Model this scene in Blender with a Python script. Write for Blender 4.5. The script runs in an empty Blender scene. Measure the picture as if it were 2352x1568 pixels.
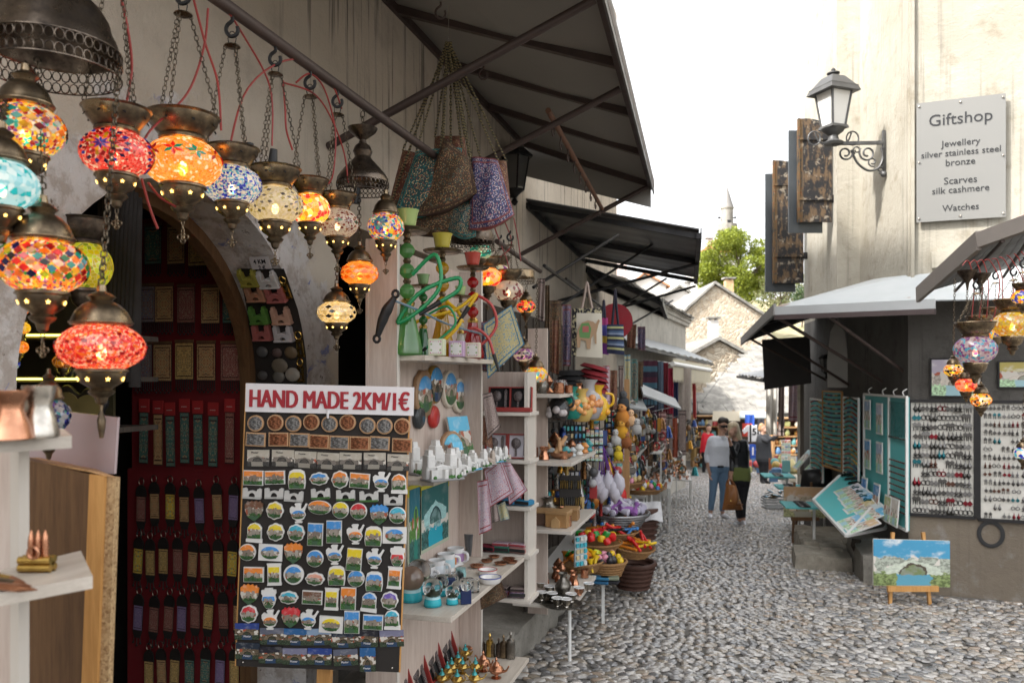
import bpy,bmesh,math,random
import numpy as np
from mathutils import Vector,Matrix,Euler
random.seed(7);RNG=np.random.default_rng(7)
PI=math.pi;TAU=2*math.pi
SC=bpy.context.scene;COL=SC.collection
# ---------------------------------------------------------------- camera
TH=math.radians(16.07);ST,CT=math.sin(TH),math.cos(TH)
F,CX,CY,EYE=1829.0,1176.0,866.0,1.6
cam_d=bpy.data.cameras.new('camera');cam=bpy.data.objects.new('camera',cam_d);COL.objects.link(cam)
cam.location=(0,0,EYE);cam.rotation_euler=(PI/2,0,TH)
cam_d.sensor_width=36;cam_d.lens=36*F/2352;cam_d.shift_y=(CY-784)/2352
cam_d.clip_start=0.05;cam_d.clip_end=2000
cam_d.dof.use_dof=True;cam_d.dof.focus_distance=3.3;cam_d.dof.aperture_fstop=4.5
SC.camera=cam
# ---------------------------------------------------------------- sky, sun, exposure
SUN_DIR=Vector((-0.68,-0.58,0.88)).normalized()
world=bpy.data.worlds.new('World');SC.world=world;world.use_nodes=True
wn=world.node_tree.nodes;wl=world.node_tree.links
sky=wn.new('ShaderNodeTexSky');sky.sky_type='NISHITA';sky.sun_disc=False
sky.sun_elevation=math.asin(SUN_DIR.z);sky.sun_rotation=math.atan2(SUN_DIR.x,SUN_DIR.y)
sky.air_density=1.0;sky.dust_density=4.0;sky.ozone_density=1.0
hs=wn.new('ShaderNodeHueSaturation');hs.inputs['Saturation'].default_value=0.10;hs.inputs['Value'].default_value=1.0
wl.new(sky.outputs[0],hs.inputs['Color']);wl.new(hs.outputs[0],wn['Background'].inputs['Color'])
wn['Background'].inputs['Strength'].default_value=0.15
sun_d=bpy.data.lights.new('sun','SUN');sun=bpy.data.objects.new('sun',sun_d);COL.objects.link(sun)
sun_d.energy=2.0;sun_d.angle=math.radians(2.5);sun_d.color=(1,0.955,0.89)
sun.rotation_euler=SUN_DIR.to_track_quat('Z','Y').to_euler()
SC.view_settings.view_transform='Standard';SC.view_settings.look='None'
SC.view_settings.exposure=2.0;SC.view_settings.gamma=1
SC.render.engine='CYCLES'
SC.cycles.max_bounces=7;SC.cycles.diffuse_bounces=3;SC.cycles.glossy_bounces=3
SC.cycles.transmission_bounces=5;SC.cycles.transparent_max_bounces=10
SC.cycles.caustics_reflective=False;SC.cycles.caustics_refractive=False
SC.cycles.sample_clamp_indirect=6;SC.cycles.use_denoising=True
# ---------------------------------------------------------------- placing: a picture point at a distance, or on a plane of the place
def P(px,py,D):
 a=(px-CX)/F*D
 return Vector((a*CT-D*ST,a*ST+D*CT,EYE+(CY-py)/F*D))
def _ray(px,py):
 a=(px-CX)/F
 return Vector((a*CT-ST,a*ST+CT,(CY-py)/F))
def onx(px,py,x):
 r=_ray(px,py);return Vector((0,0,EYE))+r*(x/r.x)
def ony(px,py,y):
 r=_ray(px,py);return Vector((0,0,EYE))+r*(y/r.y)
def onz(px,py,z):
 r=_ray(px,py);return Vector((0,0,EYE))+r*((z-EYE)/r.z)
def gz(y):
 return-0.062*min(y,27)-0.01*max(0,y-27)
def onground(px,py):
 r=_ray(px,py);D=EYE/(-r.z-0.062*r.y);return Vector((0,0,EYE))+r*D
def depth(p):return-p[0]*ST+p[1]*CT
# ---------------------------------------------------------------- materials
class NT:
 def __init__(s,name):
  s.m=bpy.data.materials.new(name);s.m.use_nodes=True
  s.t=s.m.node_tree;s.n=s.t.nodes;s.l=s.t.links
  s.b=s.n['Principled BSDF'];s.out=s.n['Material Output']
 def new(s,t,**k):
  n=s.n.new(t)
  for a,v in k.items():setattr(n,a,v)
  return n
 def put(s,sock,v):
  if v is None:return
  if isinstance(v,bpy.types.NodeSocket):s.l.new(v,sock)
  elif isinstance(v,(tuple,list))and sock.type=='RGBA' and len(v)==3:sock.default_value=(*v,1)
  else:sock.default_value=v
 def math(s,op,a,b=None,c=None,clamp=False):
  n=s.new('ShaderNodeMath',operation=op,use_clamp=clamp)
  for i,v in enumerate((a,b,c)):s.put(n.inputs[i],v)
  return n.outputs[0]
 def mix(s,f,a,b,bt='MIX'):
  n=s.new('ShaderNodeMix',data_type='RGBA',blend_type=bt)
  s.put(n.inputs[0],f);s.put(n.inputs[6],a);s.put(n.inputs[7],b);return n.outputs[2]
 def co(s,which='Object',scale=None,rot=None,loc=None):
  o=s.new('ShaderNodeTexCoord').outputs[which]
  if scale or rot or loc:
   mp=s.new('ShaderNodeMapping');s.l.new(o,mp.inputs[0])
   if loc:mp.inputs[1].default_value=loc
   if rot:mp.inputs[2].default_value=rot
   if scale:mp.inputs[3].default_value=scale
   o=mp.outputs[0]
  return o
 def wpos(s,scale=None):
  o=s.new('ShaderNodeNewGeometry').outputs['Position']
  if scale:
   mp=s.new('ShaderNodeMapping');s.l.new(o,mp.inputs[0]);mp.inputs[3].default_value=scale;o=mp.outputs[0]
  return o
 def noise(s,v,sc=5,det=4,ro=0.55,dist=0):
  n=s.new('ShaderNodeTexNoise');s.put(n.inputs['Vector'],v)
  n.inputs['Scale'].default_value=sc;n.inputs['Detail'].default_value=det
  n.inputs['Roughness'].default_value=ro;n.inputs['Distortion'].default_value=dist
  return n.outputs['Fac']
 def vor(s,v,sc=5,feat='F1',out='Color',rnd=1):
  n=s.new('ShaderNodeTexVoronoi',feature=feat);s.put(n.inputs['Vector'],v)
  n.inputs['Scale'].default_value=sc;n.inputs['Randomness'].default_value=rnd
  return n.outputs[out]
 def ramp(s,f,stops,interp='LINEAR'):
  n=s.new('ShaderNodeValToRGB');r=n.color_ramp;r.interpolation=interp
  while len(r.elements)>1:r.elements.remove(r.elements[-1])
  r.elements[0].position=stops[0][0];r.elements[0].color=(*stops[0][1],1)
  for p,c in stops[1:]:
   e=r.elements.new(p);e.color=(*c,1)
  s.put(n.inputs[0],f);return n.outputs[0]
 def rng(s,v,a,b,c=0,d=1,smooth=True):
  n=s.new('ShaderNodeMapRange',interpolation_type='SMOOTHSTEP' if smooth else 'LINEAR');n.clamp=True
  s.put(n.inputs[0],v)
  for i,x in enumerate((a,b,c,d)):s.put(n.inputs[i+1],x)
  return n.outputs[0]
 def sep(s,v):
  n=s.new('ShaderNodeSeparateXYZ');s.put(n.inputs[0],v);return n.outputs
 def sepc(s,v):
  n=s.new('ShaderNodeSeparateColor');s.put(n.inputs[0],v);return n.outputs
 def comb(s,x,y,z):
  n=s.new('ShaderNodeCombineXYZ')
  for i,q in enumerate((x,y,z)):s.put(n.inputs[i],q)
  return n.outputs[0]
 def ocol(s):return s.new('ShaderNodeObjectInfo').outputs['Color']
 def ornd(s):return s.new('ShaderNodeObjectInfo').outputs['Random']
 def attr(s,name):return s.new('ShaderNodeAttribute',attribute_name=name).outputs['Color']
 def bump(s,h,strength=0.3,dist=0.01):
  n=s.new('ShaderNodeBump');n.inputs['Strength'].default_value=strength;n.inputs['Distance'].default_value=dist
  s.l.new(h,n.inputs['Height']);s.l.new(n.outputs[0],s.b.inputs['Normal'])
 def set(s,col=None,rough=None,metal=None,**k):
  if col is not None:s.put(s.b.inputs['Base Color'],col)
  if rough is not None:s.put(s.b.inputs['Roughness'],rough)
  if metal is not None:s.put(s.b.inputs['Metallic'],metal)
  for a,v in k.items():s.put(s.b.inputs[a.replace('_',' ')],v)
  return s.m
MATS={}
def M(name,col=None,rough=0.6,metal=0.0,var=0.18,sc=6,bump=0.15,bsc=60,stretch=None,**k):
 """plain material with a little unevenness; col None takes the object's own colour"""
 if name in MATS:return MATS[name]
 t=NT(name);v=t.co('Object',scale=stretch)
 n=t.noise(v,sc,4)
 base=t.ocol()if col is None else None
 if base is None:
  c=t.mix(n,tuple(max(0,q*(1-var))for q in col),tuple(min(1,q*(1+var))for q in col))
 else:
  d=t.mix(1.0,base,(1-var*1.2,)*3,'MULTIPLY');c=t.mix(n,d,base)
 if bump:
  t.bump(t.noise(v,bsc,3),bump,0.004)
 rr=t.rng(n,0.25,0.75,max(0.03,rough*0.8),min(1,rough*1.2))
 MATS[name]=t.set(c,rr,metal,**k);return MATS[name]
def E_mat(name,col,st):
 if name in MATS:return MATS[name]
 t=NT(name);MATS[name]=t.set((0.02,)*3,0.5,0,Emission_Color=(*col,1),Emission_Strength=st);return MATS[name]
 # ---------------------------------------------------------------- mesh builder
def frame_to(d):
 d=Vector(d).normalized();a=Vector((0,0,1))if abs(d.z)<0.9 else Vector((1,0,0))
 u=a.cross(d).normalized();return u,d.cross(u),d
class MB:
 def __init__(s):s.v=[];s.f=[];s.mi=[];s.cur=0
 def add(s,vs,fs,T=None):
  o=len(s.v)
  s.v+=[tuple(T@Vector(v))for v in vs]if T is not None else[tuple(v)for v in vs]
  s.f+=[tuple(i+o for i in f)for f in fs];s.mi+=[s.cur]*len(fs);return s
 def m(s,i):s.cur=i;return s
 def box(s,c,d,T=None,taper=1.0,bev=0.0):
  x,y,z=d[0]/2,d[1]/2,d[2]/2;cx,cy,cz=c
  if bev<=0:
   t=taper
   vs=[(cx-x,cy-y,cz-z),(cx+x,cy-y,cz-z),(cx+x,cy+y,cz-z),(cx-x,cy+y,cz-z),(cx-x*t,cy-y*t,cz+z),(cx+x*t,cy-y*t,cz+z),(cx+x*t,cy+y*t,cz+z),(cx-x*t,cy+y*t,cz+z)]
   return s.add(vs,[(3,2,1,0),(4,5,6,7),(0,1,5,4),(1,2,6,5),(2,3,7,6),(3,0,4,7)],T)
  b=min(bev,x*.9,y*.9,z*.9);vs=[];fs=[]
  rings=[(-z,b),(-z+b,0),(z-b,0),(z,b)]
  for zz,q in rings:
   for px_,py_ in((-x+b+q,-y+q),(x-b-q,-y+q),(x-q,-y+b+q),(x-q,y-b-q),(x-b-q,y-q),(-x+b+q,y-q),(-x+q,y-b-q),(-x+q,-y+b+q)):
    vs.append((cx+px_,cy+py_,cz+zz))
  for r in range(3):
   for i in range(8):
    j=(i+1)%8;fs.append((r*8+i,r*8+j,r*8+8+j,r*8+8+i))
  fs.append(tuple(range(7,-1,-1)));fs.append(tuple(range(24,32)))
  return s.add(vs,fs,T)
 def bar(s,p0,p1,w,h=None):
  """square bar between two points"""
  p0,p1=Vector(p0),Vector(p1);h=h or w;u,v,d=frame_to(p1-p0)
  vs=[]
  for p in(p0,p1):
   for a,b in((-1,-1),(1,-1),(1,1),(-1,1)):vs.append(p+u*a*w/2+v*b*h/2)
  return s.add(vs,[(3,2,1,0),(4,5,6,7),(0,1,5,4),(1,2,6,5),(2,3,7,6),(3,0,4,7)])
 def cyl(s,p0,p1,r0,r1=None,n=12,caps=True):
  r1=r0 if r1 is None else r1;p0,p1=Vector(p0),Vector(p1);u,v,d=frame_to(p1-p0);vs=[]
  for p,r in((p0,r0),(p1,r1)):
   for i in range(n):
    a=TAU*i/n;vs.append(p+u*math.cos(a)*r+v*math.sin(a)*r)
  fs=[(i,(i+1)%n,n+(i+1)%n,n+i)for i in range(n)]
  if caps:fs+=[tuple(range(n-1,-1,-1)),tuple(range(n,2*n))]
  return s.add(vs,fs)
 def tube(s,pts,r,n=6,caps=True,closed=False):
  pts=[Vector(p)for p in pts];k=len(pts);rs=r if isinstance(r,(list,tuple))else[r]*k
  vs=[];fs=[];u0=None
  for i,p in enumerate(pts):
   d=(pts[(i+1)%k]-pts[i-1])if closed else(pts[min(i+1,k-1)]-pts[max(i-1,0)])
   if d.length<1e-9:d=Vector((0,0,1))
   d.normalize()
   if u0 is None:u0,_,_=frame_to(d)
   u=u0-d*u0.dot(d);u=u.normalized()if u.length>1e-6 else frame_to(d)[0];u0=u;v=d.cross(u)
   for j in range(n):
    a=TAU*j/n;vs.append(p+(u*math.cos(a)+v*math.sin(a))*rs[i])
  m=k if closed else k-1
  for i in range(m):
   for j in range(n):
    q=(i+1)%k;fs.append((i*n+j,i*n+(j+1)%n,q*n+(j+1)%n,q*n+j))
  if caps and not closed:fs+=[tuple(range(n-1,-1,-1)),tuple(range((k-1)*n,k*n))]
  return s.add(vs,fs)
 def lathe(s,prof,n=20,c=(0,0,0),T=None,cap=True,flute=0,fl=0.0):
  vs=[];fs=[];k=len(prof)
  for r,z in prof:
   for i in range(n):
    a=TAU*i/n;q=r*(1+fl*math.cos(flute*a))if flute else r
    vs.append((c[0]+q*math.cos(a),c[1]+q*math.sin(a),c[2]+z))
  for i in range(k-1):
   for j in range(n):fs.append((i*n+j,i*n+(j+1)%n,(i+1)*n+(j+1)%n,(i+1)*n+j))
  if cap:fs+=[tuple(range(n-1,-1,-1)),tuple(range((k-1)*n,k*n))]
  return s.add(vs,fs,T)
 def ball(s,c,r,n=12,m=8,T=None):
  rx,ry,rz=r if isinstance(r,(tuple,list))else(r,r,r);vs=[(c[0],c[1],c[2]-rz)];fs=[]
  for i in range(1,m):
   b=-PI/2+PI*i/m
   for j in range(n):
    a=TAU*j/n;vs.append((c[0]+rx*math.cos(b)*math.cos(a),c[1]+ry*math.cos(b)*math.sin(a),c[2]+rz*math.sin(b)))
  vs.append((c[0],c[1],c[2]+rz));t=len(vs)-1
  for j in range(n):fs.append((0,1+(j+1)%n,1+j));fs.append((t,1+(m-2)*n+j,1+(m-2)*n+(j+1)%n))
  for i in range(m-2):
   for j in range(n):fs.append((1+i*n+j,1+i*n+(j+1)%n,1+(i+1)*n+(j+1)%n,1+(i+1)*n+j))
  return s.add(vs,fs,T)
 def slab(s,poly,y0,y1,bev=0.0,T=None):
  """outline (x,z), counter-clockwise seen from -Y, given thickness from y0 (front) to y1 (back)"""
  n=len(poly);area=sum(poly[i][0]*poly[(i+1)%n][1]-poly[(i+1)%n][0]*poly[i][1]for i in range(n))
  if area<0:poly=poly[::-1]
  cx=sum(p[0]for p in poly)/n;cz=sum(p[1]for p in poly)/n
  if bev:
   def sh(p):
    dx,dz=cx-p[0],cz-p[1];l=math.hypot(dx,dz)or 1;return(p[0]+dx/l*bev,p[1]+dz/l*bev)
   f0=[(*sh(p),y0)for p in poly];vs=[(a,y,b)for a,b,y in f0]+[(a,y0+bev,b)for a,b in poly]+[(a,y1,b)for a,b in poly];k=3
  else:
   vs=[(a,y0,b)for a,b in poly]+[(a,y1,b)for a,b in poly];k=2
  fs=[tuple(range(n))]+[tuple(range(k*n-1,(k-1)*n-1,-1))]
  for r in range(k-1):
   for i in range(n):j=(i+1)%n;fs.append((r*n+i,r*n+n+i,r*n+n+j,r*n+j))
  return s.add(vs,fs,T)
 def quad(s,a,b,c,d):return s.add([a,b,c,d],[(0,1,2,3)])
 def sheet(s,a,b,c,d,t):
  """a flat four-cornered sheet of thickness t below the given corners"""
  a,b,c,d=map(Vector,(a,b,c,d));n=(b-a).cross(d-a).normalized()*t
  return s.add([a,b,c,d,a-n,b-n,c-n,d-n],[(0,1,2,3),(7,6,5,4),(0,4,5,1),(1,5,6,2),(2,6,7,3),(3,7,4,0)])
 def mesh(s,name,smooth=None,uv=None):
  me=bpy.data.meshes.new(name);me.from_pydata([tuple(v)for v in s.v],[],s.f)
  if any(s.mi):me.polygons.foreach_set('material_index',s.mi)
  if smooth is not None:
   me.polygons.foreach_set('use_smooth',[True]*len(me.polygons))
   if smooth<179:me.set_sharp_from_angle(angle=math.radians(smooth))
  if uv:set_uv(me,uv)
  me.update();return me
 def obj(s,name,mat,parent=None,smooth=None,uv=None,loc=None,rz=None,col=None,rot=None,kind=None):
  return O(name,s.mesh(name,smooth,uv),mat,parent,loc,rz,col,rot,kind)
def set_uv(me,axes):
 """UVs from two local axes, 0..1 over the mesh's box"""
 n=len(me.vertices);co=np.empty(n*3,'f');me.vertices.foreach_get('co',co);co=co.reshape(-1,3)
 i,j=['xyz'.index(c)for c in axes];a=co[:,i];b=co[:,j]
 a=(a-a.min())/max(1e-9,a.max()-a.min());b=(b-b.min())/max(1e-9,b.max()-b.min())
 li=np.empty(len(me.loops),'i');me.loops.foreach_get('vertex_index',li)
 uv=me.uv_layers.new(name='UVMap');uv.data.foreach_set('uv',np.stack([a[li],b[li]],1).ravel())
def O(name,me,mat,parent=None,loc=None,rz=None,col=None,rot=None,kind=None):
 o=bpy.data.objects.new(name,me);COL.objects.link(o)
 if mat is not None and len(me.materials)==0:
  for q in(mat if isinstance(mat,(list,tuple))else[mat]):me.materials.append(q)
 if parent is not None:o.parent=parent
 if loc is not None:o.location=loc
 if rz is not None:o.rotation_euler=(0,0,rz)
 if rot is not None:o.rotation_euler=rot
 if col is not None:o.color=(*col,1)
 if kind:o['kind']=kind
 return o
USED={}
def tag(o,label,cat,group=None):
 o['label']=label;o['category']=cat
 if group:o['group']=group
 return o
def thing(name,label,cat,loc=(0,0,0),rz=0,group=None,rot=None):
 e=bpy.data.objects.new(name,None);COL.objects.link(e);e.location=loc
 e.rotation_euler=rot if rot is not None else(0,0,rz);e.empty_display_size=0.05
 return tag(e,label,cat,group)
def struct(o):o['kind']='structure';return o
def stuff(o,label=None,cat=None):
 o['kind']='stuff'
 if label:tag(o,label,cat)
 return o
ORD=['first','second','third','fourth','fifth','sixth','seventh','eighth','ninth','tenth','eleventh','twelfth','thirteenth','fourteenth','fifteenth','sixteenth','seventeenth','eighteenth','nineteenth','twentieth']
def ordl(i,n):
 """place from the left in a row of n"""
 return 'leftmost' if i==0 else 'rightmost' if i==n-1 else ORD[i]+' from left'
def rnd(a,b):return random.uniform(a,b)
def smooth_path(pts,k=8):
 pts=[Vector(p)for p in pts];out=[]
 for i in range(len(pts)-1):
  p0=pts[max(i-1,0)];p1=pts[i];p2=pts[i+1];p3=pts[min(i+2,len(pts)-1)]
  for j in range(k):
   t=j/k;out.append(0.5*((2*p1)+(p2-p0)*t+(2*p0-5*p1+4*p2-p3)*t*t+(3*p1-p0-3*p2+p3)*t**3))
 out.append(pts[-1]);return out
def text_mesh(body,size=1.0,ext=0.002,weight=0.0,sx=1.0,align='CENTER',spacing=1.0,bold=False):
 """lettering as solid strokes; lies in local XZ, front towards -Y"""
 cu=bpy.data.curves.new('lettering','FONT');cu.body=body;cu.size=size;cu.extrude=ext;cu.offset=weight
 cu.align_x=align;cu.align_y='CENTER';cu.space_character=spacing;cu.resolution_u=3
 ob=bpy.data.objects.new('lettering',cu);COL.objects.link(ob)
 dg=bpy.context.evaluated_depsgraph_get();me=bpy.data.meshes.new_from_object(ob.evaluated_get(dg))
 bpy.data.objects.remove(ob);bpy.data.curves.remove(cu)
 me.transform(Matrix.Diagonal((sx,1,1,1)));me.transform(Matrix.Rotation(PI/2,4,'X'));return me
def loop2(cx,cz,pts):return[(cx+a,cz+b)for a,b in pts]
def circle(r,n=24,rz=None):rz=rz or r;return[(r*math.cos(TAU*i/n),rz*math.sin(TAU*i/n))for i in range(n)]
def fit_text(body,width,ext=.0015,weight=0.0,height=None,bold=0.0):
 """lettering scaled to a width (and height of its box)"""
 me=text_mesh(body,1.0,1.0,weight);xs=[v.co.x for v in me.vertices];zs=[v.co.z for v in me.vertices]
 k=width/(max(xs)-min(xs));kz=height/(max(zs)-min(zs))if height else k
 me.transform(Matrix.Translation((-(max(xs)+min(xs))/2,0,-(max(zs)+min(zs))/2 if height else 0)));me.transform(Matrix.Diagonal((k,ext,kz,1)))
 if bold:
  b=MB();vs=[v.co.copy()for v in me.vertices];fs=[tuple(p.vertices)for p in me.polygons]
  for i,d in enumerate((-1,-.5,0,.5,1)):b.add([(v.x+d*bold,v.y-.0002*i,v.z)for v in vs],fs)
  me=b.mesh('lettering')
 return me
 # ---------------------------------------------------------------- materials of the place
def plaster(name,base,dark,stain,streak=0.5,blotch=0.5,bsc=14):
 t=NT(name);w=t.wpos()
 big=t.noise(w,0.9,5,0.6);mid=t.noise(w,4.5,6,0.65)
 st=t.noise(t.wpos((9,9,0.35)),1.6,5,0.62);st2=t.noise(t.wpos((22,22,0.5)),1.4,4)
 c=t.mix(t.rng(big,0.3,0.72),base,dark)
 c=t.mix(t.math('MULTIPLY',t.rng(mid,0.52,0.75),blotch),c,stain)
 zf=t.rng(t.noise(t.wpos((1,1,0.5)),1.2,3),0.4,0.62)
 f=t.math('MULTIPLY',t.math('MULTIPLY',t.rng(t.math('MULTIPLY',t.math('ADD',st,st2),0.5),0.5,0.66),streak),zf)
 c=t.mix(f,c,tuple(q*0.42 for q in dark))
 spots=t.rng(t.vor(w,7,'F1','Distance'),0.0,0.09,1,0)
 c=t.mix(t.math('MULTIPLY',spots,0.35),c,tuple(q*0.35 for q in dark))
 h=t.math('ADD',t.math('MULTIPLY',t.noise(w,bsc,8,0.65),1.0),t.math('MULTIPLY',t.noise(w,90,3),0.25))
 t.bump(h,0.55,0.02);return t.set(c,0.9)
PL_SHOP=plaster('plaster_shop',(0.50,0.44,0.37),(0.34,0.29,0.245),(0.30,0.245,0.20),0.6,0.5)
PL_ARCH=plaster('plaster_arch',(0.60,0.57,0.55),(0.40,0.36,0.34),(0.26,0.25,0.33),0.2,0.9,26)
PL_RIGHT=plaster('plaster_right',(0.385,0.36,0.305),(0.30,0.275,0.22),(0.21,0.178,0.125),0.6,0.75)
PL_LOW=plaster('plaster_grimy_shaded',(0.145,0.138,0.128),(0.08,0.074,0.067),(0.045,0.040,0.036),0.75,0.7)  # real grime, with the shade under the canopy also put into the colour
PL_TWO=plaster('plaster_old',(0.50,0.47,0.41),(0.38,0.35,0.30),(0.16,0.15,0.13),0.8,0.6)
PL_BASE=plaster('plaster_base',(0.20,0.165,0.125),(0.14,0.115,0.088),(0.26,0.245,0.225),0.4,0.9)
PL_WHITE=plaster('plaster_far',(0.50,0.48,0.45),(0.44,0.41,0.38),(0.5,0.45,0.4),0.2,0.2)
def pebble_mat():
 t=NT('river_pebble');c=t.attr('tint');w=t.wpos()
 n=t.noise(w,55,5,0.6);vein=t.rng(t.noise(t.wpos((30,90,40)),1.5,3,0.5,2),0.62,0.7)
 c=t.mix(n,t.mix(1,c,(0.62,0.60,0.58),'MULTIPLY'),t.mix(1,c,(1.25,1.22,1.18),'MULTIPLY'))
 c=t.mix(t.math('MULTIPLY',vein,0.4),c,(0.62,0.58,0.52))
 t.bump(t.noise(w,160,3),0.06,0.003);return t.set(c,t.rng(n,0.3,0.7,0.07,0.22),0,Specular_IOR_Level=0.9,Coat_Weight=0.55,Coat_Roughness=0.10)
PEBBLE=pebble_mat()
def mortar_mat():
 t=NT('street_mortar');w=t.wpos();n=t.noise(w,3,6,0.7);f=t.noise(w,60,5,0.7)
 c=t.ramp(t.math('ADD',t.math('MULTIPLY',n,0.55),t.math('MULTIPLY',f,0.45)),[(0.3,(0.06,0.056,0.05)),(0.5,(0.13,0.122,0.11)),(0.7,(0.22,0.208,0.19))])
 t.bump(f,0.5,0.01);return t.set(c,0.75)
MORTAR=mortar_mat()
def stone_mat(name,a,b,c_,sc=3):
 t=NT(name);w=t.wpos();n=t.noise(w,sc,7,0.68);f=t.noise(w,sc*14,5,0.7)
 c=t.ramp(n,[(0.32,a),(0.5,b),(0.68,c_)]);c=t.mix(t.rng(f,0.55,0.75),c,tuple(q*0.45 for q in a))
 t.bump(t.math('ADD',n,t.math('MULTIPLY',f,0.4)),0.6,0.02);return t.set(c,0.85)
STONE=stone_mat('step_stone',(0.16,0.145,0.125),(0.25,0.235,0.205),(0.36,0.34,0.30))
SLAB=stone_mat('slab_stone',(0.22,0.20,0.165),(0.33,0.295,0.24),(0.45,0.41,0.34),6)
def rubble(name,sc,pal,joint):
 t=NT(name);w=t.co('Object');wv=t.mix(0.12,w,t.new('ShaderNodeTexNoise').outputs['Color'])
 col=t.sepc(t.vor(w,sc,'F1','Color'))[0];e=t.vor(w,sc,'DISTANCE_TO_EDGE','Distance')
 c=t.ramp(col,[(i/len(pal),p)for i,p in enumerate(pal)],'CONSTANT');n=t.noise(w,sc*4,5)
 c=t.mix(t.math('MULTIPLY',n,0.5),c,tuple(q*0.6 for q in joint));c=t.mix(t.rng(e,0.0,0.09,1,0),c,joint)
 t.bump(t.rng(e,0,0.15),0.8,0.05);return t.set(c,0.9)
RUBBLE=rubble('rubble_wall',5.5,[(0.42,0.33,0.23),(0.50,0.42,0.31),(0.37,0.29,0.20),(0.56,0.50,0.39),(0.46,0.37,0.26)],(0.52,0.45,0.36))
RUBBLE2=rubble('rubble_wall_near',4.5,[(0.34,0.27,0.19),(0.42,0.35,0.26),(0.29,0.23,0.16),(0.47,0.41,0.32)],(0.42,0.36,0.28))
SLATE=stone_mat('roof_stone',(0.10,0.095,0.085),(0.20,0.19,0.17),(0.31,0.295,0.265),2.6)
def wood(name,a,b,sc=1.0,rough=0.5,axis='z'):
 t=NT(name);s={'z':(18,18,1.2),'x':(1.2,18,18),'y':(18,1.2,18)}[axis]
 v=t.co('Object',scale=tuple(q*sc for q in s));n=t.noise(v,2.2,6,0.6,0.6);f=t.noise(t.co('Object',scale=tuple(q*sc*5 for q in s)),3,3)
 c=t.mix(t.rng(t.math('ADD',t.math('MULTIPLY',n,0.7),t.math('MULTIPLY',f,0.3)),0.35,0.65),a,b)
 t.bump(f,0.12,0.002);return t.set(c,rough)
OAK=wood('pale_oak_board',(0.50,0.40,0.345),(0.62,0.53,0.47),1,0.42)
OAKH=wood('pale_oak_shelf',(0.50,0.44,0.375),(0.61,0.55,0.48),1,0.4,'y')
WHITEB=M('white_edge_band',(0.60,0.555,0.50),0.4,var=0.05)
PINE=wood('orange_pine',(0.48,0.235,0.07),(0.62,0.33,0.11),1.2,0.45)
DKWOOD=wood('brown_wood',(0.11,0.055,0.024),(0.18,0.095,0.042),1.2,0.5)
MIDWOOD=wood('mid_wood',(0.33,0.18,0.075),(0.47,0.27,0.12),1.5,0.5)
DOORW=wood('weathered_dark_wood',(0.035,0.027,0.022),(0.075,0.058,0.045),1.0,0.7)
def chip():
 t=NT('chipboard');v=t.co('Object');c=t.sepc(t.vor(v,210,'F1','Color'))[0]
 return t.set(t.ramp(c,[(0,(0.36,0.22,0.10)),(0.5,(0.55,0.38,0.20)),(1,(0.25,0.14,0.06))]),0.8)
CHIP=chip()
def brass_mat(name,col,dark,rough=0.32):
 t=NT(name);v=t.co('Object');n=t.noise(v,18,5,0.6);f=t.noise(v,90,3)
 c=t.mix(t.rng(n,0.35,0.65),dark,col);t.bump(f,0.08,0.002)
 return t.set(c,t.rng(n,0.3,0.7,rough*1.4,rough*0.7),0.95)
BRASS=brass_mat('antique_brass',(0.30,0.225,0.14),(0.10,0.075,0.052),0.30)
BRONZE=brass_mat('dark_bronze',(0.17,0.135,0.105),(0.05,0.040,0.034),0.34)
GOLD=brass_mat('shiny_brass',(0.75,0.52,0.16),(0.42,0.27,0.07),0.2)
COPPER=brass_mat('copper',(0.66,0.33,0.20),(0.36,0.16,0.09),0.25)
SILVER=brass_mat('worn_silver',(0.62,0.58,0.52),(0.32,0.29,0.25),0.22)
PEWTER=brass_mat('old_pewter',(0.30,0.28,0.25),(0.13,0.12,0.105),0.35)
STEEL=M('brushed_steel',(0.20,0.197,0.185),0.5,0.35,var=0.05,sc=2,bump=0.04,bsc=200)
IRON=M('dark_iron_pipe',(0.070,0.048,0.042),0.55,0.25,var=0.4,sc=20)
RUSTY=M('rusty_pipe',(0.19,0.095,0.06),0.7,0.2,var=0.5,sc=25)
BLACKM=M('black_iron',(0.022,0.021,0.022),0.5,0.5,var=0.3)
WHITEM=M('white_frame_paint',(0.74,0.74,0.72),0.4,0.0,var=0.06)
CHAINM=brass_mat('chain_brass',(0.15,0.12,0.085),(0.05,0.04,0.03),0.4)
REDCABLE=M('red_cable',(0.30,0.035,0.03),0.45,var=0.15)
BLACKC=M('black_cable',(0.012,0.012,0.013),0.5)
BLACKB=M('black_board',(0.018,0.014,0.012),0.65,var=0.3,sc=3)
WHITEP=M('white_print_board',(0.76,0.74,0.76),0.45,var=0.02,bump=0)
REDINK=M('red_lettering',(0.36,0.008,0.02),0.5,var=0.03,bump=0)
BLACKINK=M('black_lettering',(0.01,0.01,0.012),0.5,bump=0)
CERAM=M('glazed_ceramic',None,0.18,var=0.05,bump=0,Coat_Weight=0.3)
PAINT=M('satin_paint',None,0.45,var=0.12,sc=9)
CLOTH=M('woven_cloth',None,0.95,var=0.3,sc=18,bump=0.5,bsc=350)
LEATH=M('leather',None,0.42,var=0.25,sc=14,bump=0.3,bsc=220)
RESIN=M('painted_resin',None,0.5,var=0.2,sc=40,bump=0.4,bsc=120)
PLASTIC=M('coloured_plastic',None,0.3,var=0.05,bump=0)
METALC=M('tinted_metal',None,0.3,0.85,var=0.35,sc=30,bump=0.2,bsc=90)
STAR=E_mat('lit_star_opening',(1,0.58,0.14),1.3)
BULB=E_mat('glowing_bulb',(1.0,0.72,0.36),2.5)
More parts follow.
